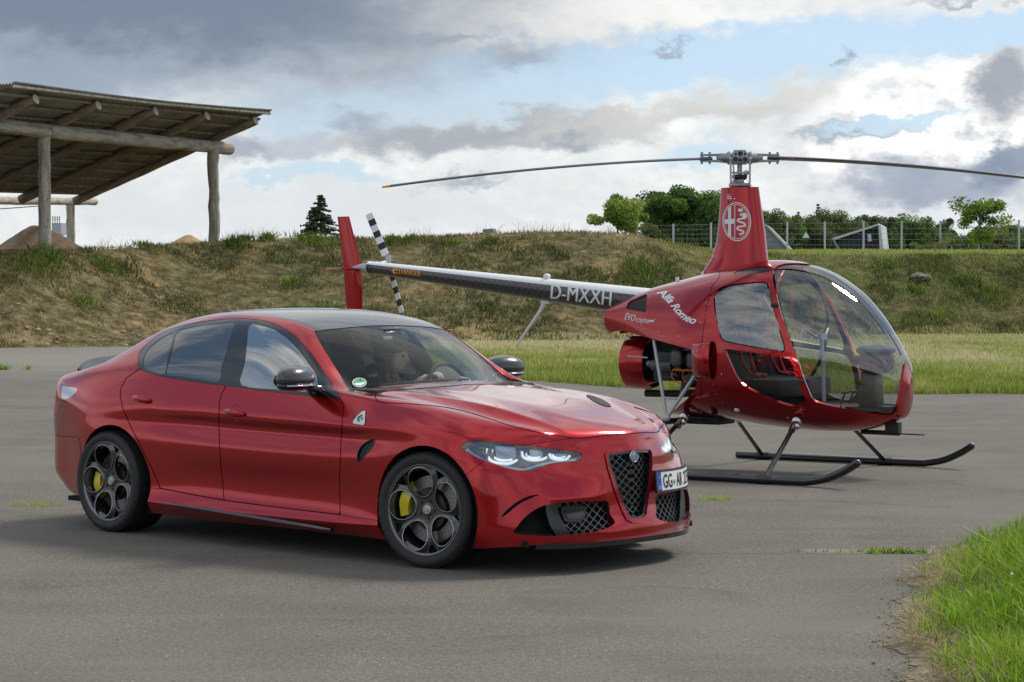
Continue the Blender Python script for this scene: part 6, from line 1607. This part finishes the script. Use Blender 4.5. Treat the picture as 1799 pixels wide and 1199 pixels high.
# tail boom
nb=40;K=48;V=[];fs=[];fm=[]
P0=np.array([-.60,0,1.424]);P1=np.array([-4.10,0,1.803])
for i in range(nb+1):
    t=i/nb;c=P0+(P1-P0)*t;r=.138-.080*t
    for k in range(K):
        a=2*math.pi*k/K;V.append((c[0]+r*math.sin(a)*.0,c[1]+r*math.cos(a),c[2]+r*math.sin(a)))
for i in range(nb):
    for k in range(K):
        fs.append((i*K+k,i*K+K+k,i*K+K+(k+1)%K,i*K+(k+1)%K));a=math.degrees(2*math.pi*(k+.5)/K);fm.append(1 if 33<a<147 and i>0 else 0)
fs.append(tuple(nb*K+k for k in range(K)));fm.append(0)
BVB=BVHTree.FromPolygons([tuple(v) for v in V],[tuple(q) for q in fs])
mkobj('tail_boom',V,fs,None,heli,True,mats=[M_CARB2,M_WHITE],fm=fm)
def dtext(name,s,p0,p1,h,bv,m,up=None,shear=0,bold=.02,space=1.,step=3.):
    V,Fz=text2d(s,shear=shear,bold=0,space=space)
    if bold>.005:
        n_=len(V);V=np.concatenate([V,V+[.055,0.0]]);Fz=list(Fz)+[tuple(i+n_ for i in q) for q in Fz]
    return decal(name,warp(V,p0,p1,h,up),Fz,bv,HF,heli,m,.003,step)
def h5(*p): return [(540+x/2.811,360+y/2.811) for x,y in p]
a,b_=h5((1200,462),(1500,498));dtext('registration','D-MXXH',a,b_,25.5,BVB,M_WHITE,up=(.08,-1),bold=.012)
M_ORT=mat('warning_orange',(.80,.33,.01),.5)
a,b_=h5((452,340),(560,353));dtext('danger_word','DANGER',a,b_,9.0,BVB,M_ORT,up=(.05,-1),shear=.15,bold=.035)
decal('danger_arrow',*shapes2d([h5((416,326),(433,308),(432,317),(452,319),(450,325),(428,323)),h5((416,326),(428,323),(434,334),(450,336),(449,341),(431,339),(431,346))]),BVB,HF,heli,M_ORT,.003,3)
a,b_=h3((88,390),(146,402));dtext('maker_name','EVO',a,b_,12,HB,M_WHITE,shear=.2,bold=.02)
a,b_=h3((150,404),(240,413));dtext('maker_name','copter',a,b_,9.5,HB,M_WHITE,shear=.2,bold=.0)
decal('maker_stroke',*shapes2d([[*h3((225,398),(250,396),(262,383),(250,408),(245,404),(227,404))]]),HB,HF,heli,M_WHITE,.003,3)
# script lettering along a curve
def script():
    segs=[];
    V,Fz=text2d('Alfa Romeo',shear=.42,bold=.035,space=.92);V=V.copy();x0,x1=V[:,0].min(),V[:,0].max();t=(V[:,0]-x0)/(x1-x0)
    path=spl(h3((268,240),(330,292),(372,345),(420,392),(486,420)),12,False);sg=np.r_[0,np.cumsum(np.linalg.norm(np.diff(path,axis=0),axis=1))];s=t*sg[-1]
    P=np.stack([np.interp(s,sg,path[:,0]),np.interp(s,sg,path[:,1])],1);Q=np.stack([np.interp(s+1,sg,path[:,0]),np.interp(s+1,sg,path[:,1])],1);Q2=np.stack([np.interp(s-1,sg,path[:,0]),np.interp(s-1,sg,path[:,1])],1)
    T=Q-Q2;T/=np.linalg.norm(T,axis=1)[:,None]+1e-9
    U_=np.stack([T[:,1],-T[:,0]],1);return P+U_*(V[:,1:2]*13.5),Fz
decal('script_name',*script(),HB,HF,heli,M_WHITE,.003,3)
decal('nose_emblem',*shapes2d([circle(*h3((1700,665))[0],5.0,8.5)]),HB,HF,heli,M_WHITE,.003,3)
# fin, stabiliser, tail rotor
def foil(name,sec,m_,parent=heli):
    """sec: list of (x_lead,x_trail,y_or_z centre,thickness,axis value)"""
    V=[];fs=[];K=12
    for (xr,xf,a,th,ax) in sec:
        for k in range(K):
            q=2*math.pi*k/K;x=(xr+xf)/2+(xf-xr)/2*math.cos(q);y=th*math.sin(q)*(1+.3*math.cos(q))
            V.append((x,y,a) if ax=='z' else (x,a,1.785+y))
    for i in range(len(sec)-1):
        for k in range(K): fs.append((i*K+k,i*K+(k+1)%K,i*K+K+(k+1)%K,i*K+K+k))
    fs+=[tuple(range(K))[::-1],tuple((len(sec)-1)*K+k for k in range(K))]
    m=MB();m.add(V,fs);return m.build(name,m_,parent,auto=.9)
foil('tail_fin',[(-4.375,-4.19,1.33,.014,'z'),(-4.405,-4.19,1.55,.02,'z'),(-4.43,-4.195,1.80,.024,'z'),(-4.46,-4.27,2.05,.020,'z'),(-4.50,-4.352,2.305,.014,'z')],M_RED2)
foil('tail_stabiliser',[(-4.33,-4.26,-.47,.006,'y'),(-4.36,-4.20,-.25,.011,'y'),(-4.38,-4.17,0,.013,'y'),(-4.36,-4.20,.25,.011,'y'),(-4.33,-4.26,.47,.006,'y')],M_RED2)
m=MB();m.tube([(-4.05,0,1.80),(-4.30,0,1.80)],[.055,.025],12);m.box((-4.08,.05,1.83),(.12,.10,.07));m.build('tail_gearbox',M_STEEL,heli,smooth='auto')
tr_=empty('tail_rotor',(-3.985,.15,1.86));tr_.parent=heli
m=MB();m.tube([(0,-.12,-.02),(0,.02,0)],.018,10);m.box((0,.0,0),(.05,.03,.13));m.build('rotor_hub',M_STEEL,tr_,smooth='auto')
up_=un(648,376,1,.15,HF)-np.array([-3.985,.15,1.86]);lo_=un(706,549,1,.15,HF)-np.array([-3.985,.15,1.86])
for tip in(up_,lo_):
    bl=empty('tail_rotor_blade',(0,0,0));bl.parent=tr_
    L=np.linalg.norm(tip);e=tip/L;pr=np.array([e[2],0,-e[0]]);
    for i in range(7):
        a0,a1=.07+(L-.07)*i/7,.07+(L-.07)*(i+1)/7;w0=.036
        tw=.35
        P_=[(a0,-w0),(a1,-w0),(a1,w0),(a0,w0)];m=MB();ey=pr*math.cos(tw)+np.array([0,1,0])*math.sin(tw);ez=np.cross(e,ey)
        m.prism(P_,(0,0,0),e,ey,ez,-.006,.006)
        o=m.build('blade_band',M_WHITE if i%2==0 else M_INK,bl)
gp=un(961,484,1,0,HF);m=MB();m.ell((gp[0],0,gp[2]-.012),(.035,.035,.028)).build('antenna_dome',M_WHITE,heli,smooth=True)
m=MB();m.box((-2.03,0,1.475),(.09,.05,.05));m.tube([(-2.05,0,1.46),(-2.10,0,1.38),(-2.373,0,1.049)],[.024,.018,.009],8);m.build('tail_skid',M_WHITE,heli,smooth='auto')
for q,z_ in (((530,150),.05),((385,180),.04)):
    p=un(*h3(q)[0],1,-.05,HF);m=MB();m.box((p[0],-.05,p[2]-.01),(.03,.02,.11));m.build('roof_fitting',M_WHITE,heli,bevel=.003)
# engine bay
def U_(x,y,yy): return un(*h4((x,y))[0],1,yy,HF)
m=MB();cx0,cz=-1.0,.925
m.lathe([(-1.10,.20),(-1.105,.235),(-1.08,.24),(-.92,.24),(-.87,.225)],0,(0,0,cz),seg=56).build('fan_shroud',M_RED2,heli,auto=.6)
m=MB();m.lathe([(-1.09,.19),(-1.0,.18),(-.98,.05),(-.97,.0005)],0,(0,0,cz),seg=40);m.build('fan_rotor',M_LINER,heli,smooth=True)
m=MB();m.tube([(-1.14,-.16,.99),(-1.00,-.235,.985),(-.80,-.24,.975)],.007,6).build('shroud_seam',M_STEEL,heli)
m=MB();m.prism([(-.90,1.20),(-.90,.97),(-.60,.93),(-.40,.93),(-.15,.80),(-.10,1.05),(-.45,1.10)],(0,.0,0),(1,0,0),(0,0,1),(0,1,0),-.02,.02);m.build('engine_firewall',M_MATTE,heli)
for (x,y) in ((500,315),(555,373),(570,408),(570,428),(570,448),(490,412),(468,440),(518,445),(615,338),(748,450),(395,440),(690,318)):
    p=U_(x,y,-.03);m=MB();m.ell(tuple(p),(.006,.006,.006),None,8,6).build('rivet',M_CHR,heli)
m=MB();m.box((-.46,-.02,.90),(.62,.36,.26));m.build('engine_block',mat('engine_dark',(.03,.03,.032),.5,.3),heli,bevel=.02)
for (x,y) in((665,415),(835,440)):
    p=U_(x,y,-.30);m=MB();m.ell((0,0,0),(.062,.05,.078),None,20,14,.62);m.build('rocker_cover',mat('engine_grey',(.085,.09,.095),.45,.3),heli,smooth=True).location=tuple(p)
    m=MB();m.lathe([(-.26,.055),(-.06,.055)],1,(p[0],0,p[2]),seg=16)
    for k in range(5): m.lathe([(-.24+k*.035,.055),(-.24+k*.035,.072),(-.232+k*.035,.072),(-.232+k*.035,.055)],1,(p[0],0,p[2]),seg=16)
    m.build('engine_cylinder',M_ALU,heli,smooth='auto')
    m=MB();m.box((p[0]+.0,-.27,p[2]-.10),(.07,.05,.05));m.build('spark_lead_boot',M_TRIM,heli,bevel=.008)
M_ORC=mat('orange_wiring',(.65,.14,.02),.5)
for (x,y) in ((655,540),(770,545)):
    p=U_(x,y,-.31);m=MB();m.tube([(p[0]-.04,-.31,p[2]),(p[0]+.03,-.31,p[2]),(p[0]+.05,-.30,p[2]-.01)],.009,6);m.tube(spl([(p[0]-.04,-.31,p[2]),(p[0]-.055,-.31,p[2]-.05),(p[0]-.02,-.31,p[2]-.10),(p[0]+.03,-.30,p[2]-.12)],4,False),.005,6);m.build('ignition_lead',M_ORC,heli,smooth='auto')
p0_,p1_=U_(392,492,-.26),U_(608,498,-.26);m=MB();m.tube([p0_,p0_+(p1_-p0_)*.02,p1_],[.040,.046,.046],20);m.build('silencer',mat('silencer_grey',(.10,.10,.105),.5,.3,var=.3),heli,smooth='auto')
m=MB();m.ell(tuple(U_(365,475,-.26)),(.03,.03,.03));m.build('starter_motor',mat('starter_blue',(.10,.18,.28),.4,.4),heli,smooth=True)
p0_,p1_=U_(330,785,.1),U_(700,790,.1);m=MB();m.tube([p0_,p1_,p1_+np.array([.25,0,.02])],.034,18);m.build('exhaust_pipe',M_MATTE,heli,smooth='auto')
m=MB();m.tube([U_(740,540,-.12),U_(728,700,-.12),U_(712,800,-.1)],.026,12);m.tube([U_(700,560,-.2),U_(640,600,-.2),U_(560,620,-.2),U_(480,600,-.2)],.011,8);m.build('coolant_pipe',mat('hose_grey',(.06,.06,.065),.5),heli,smooth='auto')
m=MB();m.ell(tuple(U_(820,640,-.2)),(.085,.07,.075),None,18,12,.7);m.ell(tuple(U_(650,600,-.22)),(.05,.05,.05));m.build('gearbox_case',M_TRIM,heli,smooth=True)
hs=[((690,560),(670,620),(640,640),(610,600)),((790,560),(780,610),(820,640),(870,620)),((640,500),(690,520),(740,560),(720,620)),((880,480),(840,540),(830,600),(870,660))]
for q in hs:
    m=MB();m.tube(spl([U_(x,y,-.30) for x,y in q],5,False),.006,6);m.build('hose',random.choice([M_MATTE,M_STEEL,M_TRIM]),heli,smooth=True)
# rear carrier struts
for s in(-1,1):
    J=un(1171,735,1,-.48,HF);A=un(*h4((412,225))[0],1,-.36,HF);B=un(*h4((885,540))[0],1,-.44,HF);C=un(*h4((495,832))[0],1,-.45,HF);D=un(*h4((650,845))[0],1,-.46,HF)
    f_=np.array([1,-s*-1*-1,1]) if False else np.array([1,-s,1])
    for nm,a,b_,r in(('carrier_strut',A,J,.015),('carrier_strut',B,J,.017),('carrier_brace',C,D,.010)):
        m=MB();m.tube([a*f_*[1,1,1],b_*f_],r,12);m.build(nm,M_STEEL,heli,smooth='auto')
    m=MB();m.ell(tuple(J*f_),(.035,.03,.035));m.build('strut_joint',M_STEEL,heli,smooth=True)
m=MB();p0_,p1_=un(1178,739,1,-.35,HF),un(1262,742,1,-.1,HF);m.tube([(J[0],-.5,J[2]-.03),(J[0],.5,J[2]-.03)],.026,12);m.tube([p0_,p1_],.022,10);m.build('cross_tube',M_MATTE,heli,smooth='auto')
m=MB();m.box((-.30,0,.43),(.34,.30,.07));m.build('fuel_sump',M_MATTE,heli,bevel=.02)
# skids
for s in(-1,1):
    pts=spl([(-.66,s*1.17,.036),(.3,s*1.17,.036),(1.10,s*1.17,.036),(1.24,s*1.17,.042),(1.40,s*1.17,.075),(1.54,s*1.17,.135),(1.655,s*1.17,.205)],6,False)
    m=MB();m.tube(pts,.033,16);m.ell(tuple(pts[-1]),(.033,.033,.033));m.build('landing_skid',M_BLACK,heli,smooth='auto')
    for x0,x1 in((.767,.84),(-.32,-.39)):
        lg_=empty('skid_strut',(0,0,0));lg_.parent=heli
        m=MB();m.tube([(x0,s*.46,.46),(x1,s*1.155,.05)],.021,12);m.build('strut_tube',M_BLACK,lg_,smooth='auto')
        m=MB();m.tube([(x0,s*.44,.475),(x0+.01,s*.56,.40)],.030,12);m.ell((x0,s*.45,.475),(.045,.04,.045));m.ell((x0+.03,s*.50,.435),(.028,.028,.028));m.build('strut_fitting',M_CHR,lg_,smooth='auto')
        m=MB();m.tube([(x1-.06,s*1.17,.036),(x1+.06,s*1.17,.036)],.038,14);m.build('strut_clamp',M_TRIM,lg_,smooth='auto')

# ================================================================ DRIVER
M_SKIN=mat('skin',(.78,.54,.42),.5,0,0,.4);M_JACK=mat('black_jacket',(.012,.012,.014),.8,var=.3,bscale=30);M_HAIR=mat('light_brown_hair',(.24,.13,.06),.5,var=.45,bscale=60)
M_CAP=mat('dark_blue_cap',(.02,.032,.055),.75);M_SHIRT=mat('white_shirt',(.75,.75,.73),.8)
drv=empty('person',(0,0,0),label='driver in dark cap and black jacket with long light brown hair behind the wheel',cat='person')
drv.location=(CF[1],CF[2],0);drv.rotation_euler=(0,0,-CF[0])
def skinmesh(J,E,Rr_,lv=2):
    me=bpy.data.meshes.new('sk');me.from_pydata(J,E,[]);o=bpy.data.objects.new('sk',me);COL.objects.link(o)
    md=o.modifiers.new('k','SKIN');md.use_smooth_shade=True
    for v,r in zip(me.skin_vertices[0].data,Rr_): v.radius=(r,r) if np.isscalar(r) else r
    me.skin_vertices[0].data[0].use_root=True
    ms=o.modifiers.new('s','SUBSURF');ms.levels=ms.render_levels=lv
    dg=bpy.context.evaluated_depsgraph_get();dg.update();e=o.evaluated_get(dg);m2=e.to_mesh();V=np.array([tuple(v.co) for v in m2.vertices]);Fz=[tuple(p.vertices) for p in m2.polygons];e.to_mesh_clear();bpy.data.objects.remove(o);return V,Fz
J=[(-1.50,.38,.56),(-1.58,.38,.72),(-1.64,.38,.88),(-1.63,.38,.97),(-1.585,.38,1.03),(-1.63,.24,.945),(-1.62,.52,.945),(-1.36,.19,.80),(-1.10,.25,.99),(-1.36,.58,.78),(-1.08,.53,.96),(-1.10,.28,.55),(-1.10,.48,.55),(-.80,.28,.42),(-.80,.48,.42)]
E_=[(0,1),(1,2),(2,3),(3,4),(3,5),(3,6),(5,7),(7,8),(6,9),(9,10),(0,11),(0,12),(11,13),(12,14)]
Rs=[.14,.13,.14,.085,.05,.075,.075,.048,.030,.048,.030,.085,.085,.06,.06]
bv_,bf_=skinmesh(J,E_,Rs)
# head with face, turned to the driver's left
hc_=np.array([-1.535,.40,1.125]);HR_=np.array(Matrix.Rotation(math.radians(40),3,'Z'))
nu,nv=48,36;V=[];fs=[]
for i in range(nv+1):
    ph=-math.pi/2+math.pi*i/nv
    for j in range(nu):
        th=2*math.pi*j/nu;x,y,z=math.cos(ph)*math.cos(th),math.cos(ph)*math.sin(th),math.sin(ph)
        p=np.array([x*.092,y*.072,z*.112])
        if x>0:
            ya=abs(p[1]);zz=p[2];fr=max(0,x)
            if zz<-.02: p[1]*=1-.35*min(1,(-zz-.02)/.09)
            p[0]+=fr*(.030*math.exp(-(ya/.011)**2)*math.exp(-((zz+.022)/.020)**2)+.012*math.exp(-(ya/.010)**2)*math.exp(-((zz-.008)/.02)**2)   # nose
              +.010*math.exp(-(ya/.020)**2)*math.exp(-((zz+.056)/.008)**2)+.009*math.exp(-(ya/.018)**2)*math.exp(-((zz+.070)/.008)**2)            # lips
              +.017*math.exp(-(ya/.026)**2)*math.exp(-((zz+.098)/.018)**2)-.010*math.exp(-((ya-.030)/.013)**2)*math.exp(-((zz-.010)/.013)**2)+.006*math.exp(-((zz-.032)/.012)**2))
        V.append(HR_@p+hc_)
for i in range(nv):
    for j in range(nu): fs.append((i*nu+j,i*nu+(j+1)%nu,(i+1)*nu+(j+1)%nu,(i+1)*nu+j))
b=len(bv_);AV=list(bv_)+V;AF_=list(bf_)+[tuple(q+b for q in f) for f in fs]
fm=[0 if (np.mean([bv_[i][2] for i in f])>1.005) else 1 for f in bf_]+[0]*len(fs)
# hands
def hand(w,dirn,up,side,curl):
    m=MB();d=np.array(dirn,float);d/=np.linalg.norm(d);u=np.array(up,float);u-=d*(u@d);u/=np.linalg.norm(u);s=np.cross(d,u)*side;w=np.array(w,float)
    R_=np.stack([d,s,u],1);m.ell(w+d*.045,(.048,.040,.016),R_,14,8)
    for k,(o_,L) in enumerate(((-.030,.066),(-.010,.076),(.011,.072),(.030,.058))):
        p=w+d*.080+s*o_;a=0;pts=[w+d*.05+s*o_*.8,p]
        for q in range(3): a+=curl;p=p+(d*math.cos(a)-u*math.sin(a))*L*(.42,.33,.25)[q];pts.append(p)
        m.tube(spl(pts,3,False),np.interp(np.linspace(0,1,3*(len(pts)-1)+1),[0,1],[.0095,.0068]),8);m.ell(pts[-1],(.0068,)*3,None,8,6)
    p=w+d*.02-s*.035;pts=[w+d*.015-s*.02,p,p+d*.030-s*.018-u*.012,p+d*.052-s*.014-u*.032];m.tube(spl(pts,3,False),np.interp(np.linspace(0,1,10),[0,1],[.012,.008]),8)
    m.tube([w-d*.05,w+d*.03],[.026,.024],10);return np.concatenate(m.v),m.f
for w,d,u,sd in(((-1.10,.25,.995),(.72,.30,.42),(-.1,-.2,1),1),((-1.08,.53,.965),(.75,-.1,.35),(-.1,.2,1),-1)):
    hv,hf=hand(w,d,u,sd,.55);b=len(AV);AV+=list(hv);AF_+=[tuple(q+b for q in f) for f in hf];fm+=[0]*len(hf)
mkobj('body',AV,AF_,None,drv,True,mats=[M_SKIN,M_JACK],fm=fm)
for s in(-1,1):
    p=HR_@np.array([.078,s*.030,.010])+hc_;m=MB();m.ell(tuple(p),(.011,.012,.010),None,10,8);m.build('eye',M_INK,drv,smooth=True)
    p=HR_@np.array([-.005,s*.072,-.008])+hc_;m=MB();m.ell(tuple(p),(.016,.008,.028),HR_,10,8);m.build('ear',M_SKIN,drv,smooth=True)
# hair: cap of hair and long strands
m=MB();m.ell(tuple(hc_+HR_@np.array([-.022,0,.012])),(.092,.083,.112),HR_,24,16)
for k in range(46):
    a=rng.uniform(.55*math.pi,1.45*math.pi);r=.078+rng.normal(0,.006);p0_=hc_+HR_@np.array([r*math.cos(a)*1.1,r*math.sin(a),.0]);p1_=p0_+[-.01,0,-.10];p2_=p1_+[rng.normal(.03,.02),rng.normal(0,.02),-.12];m.tube(spl([p0_,p1_,p2_],3,False),[.013,.013,.013,.013,.012,.011,.006],5)
for s in(-1,1):
    for k in range(12):
        p0_=hc_+HR_@np.array([rng.uniform(-.03,.02),s*.076,.01]);m.tube(spl([p0_,p0_+[.01,s*.01,-.10],p0_+[.05,s*.0+rng.normal(0,.012),-.23]],3,False),[.012,.013,.013,.013,.012,.010,.005],5)
m.build('hair',M_HAIR,drv,smooth=True)
m=MB();m.ell(tuple(hc_+HR_@np.array([-.012,0,.062])),(.112,.100,.058),HR_,24,12);m.ell(tuple(hc_+HR_@np.array([.055,0,.050])),(.085,.078,.010),HR_,20,8);m.build('cap',M_CAP,drv,smooth=True)
m=MB();m.prism([(0,0),(.06,.10),(-.05,.10)],(-1.535,.36,.90),(0,1,0),(-.3,0,.95),(1,0,.3),.0,.012);m.build('shirt_collar',M_SHIRT,drv)
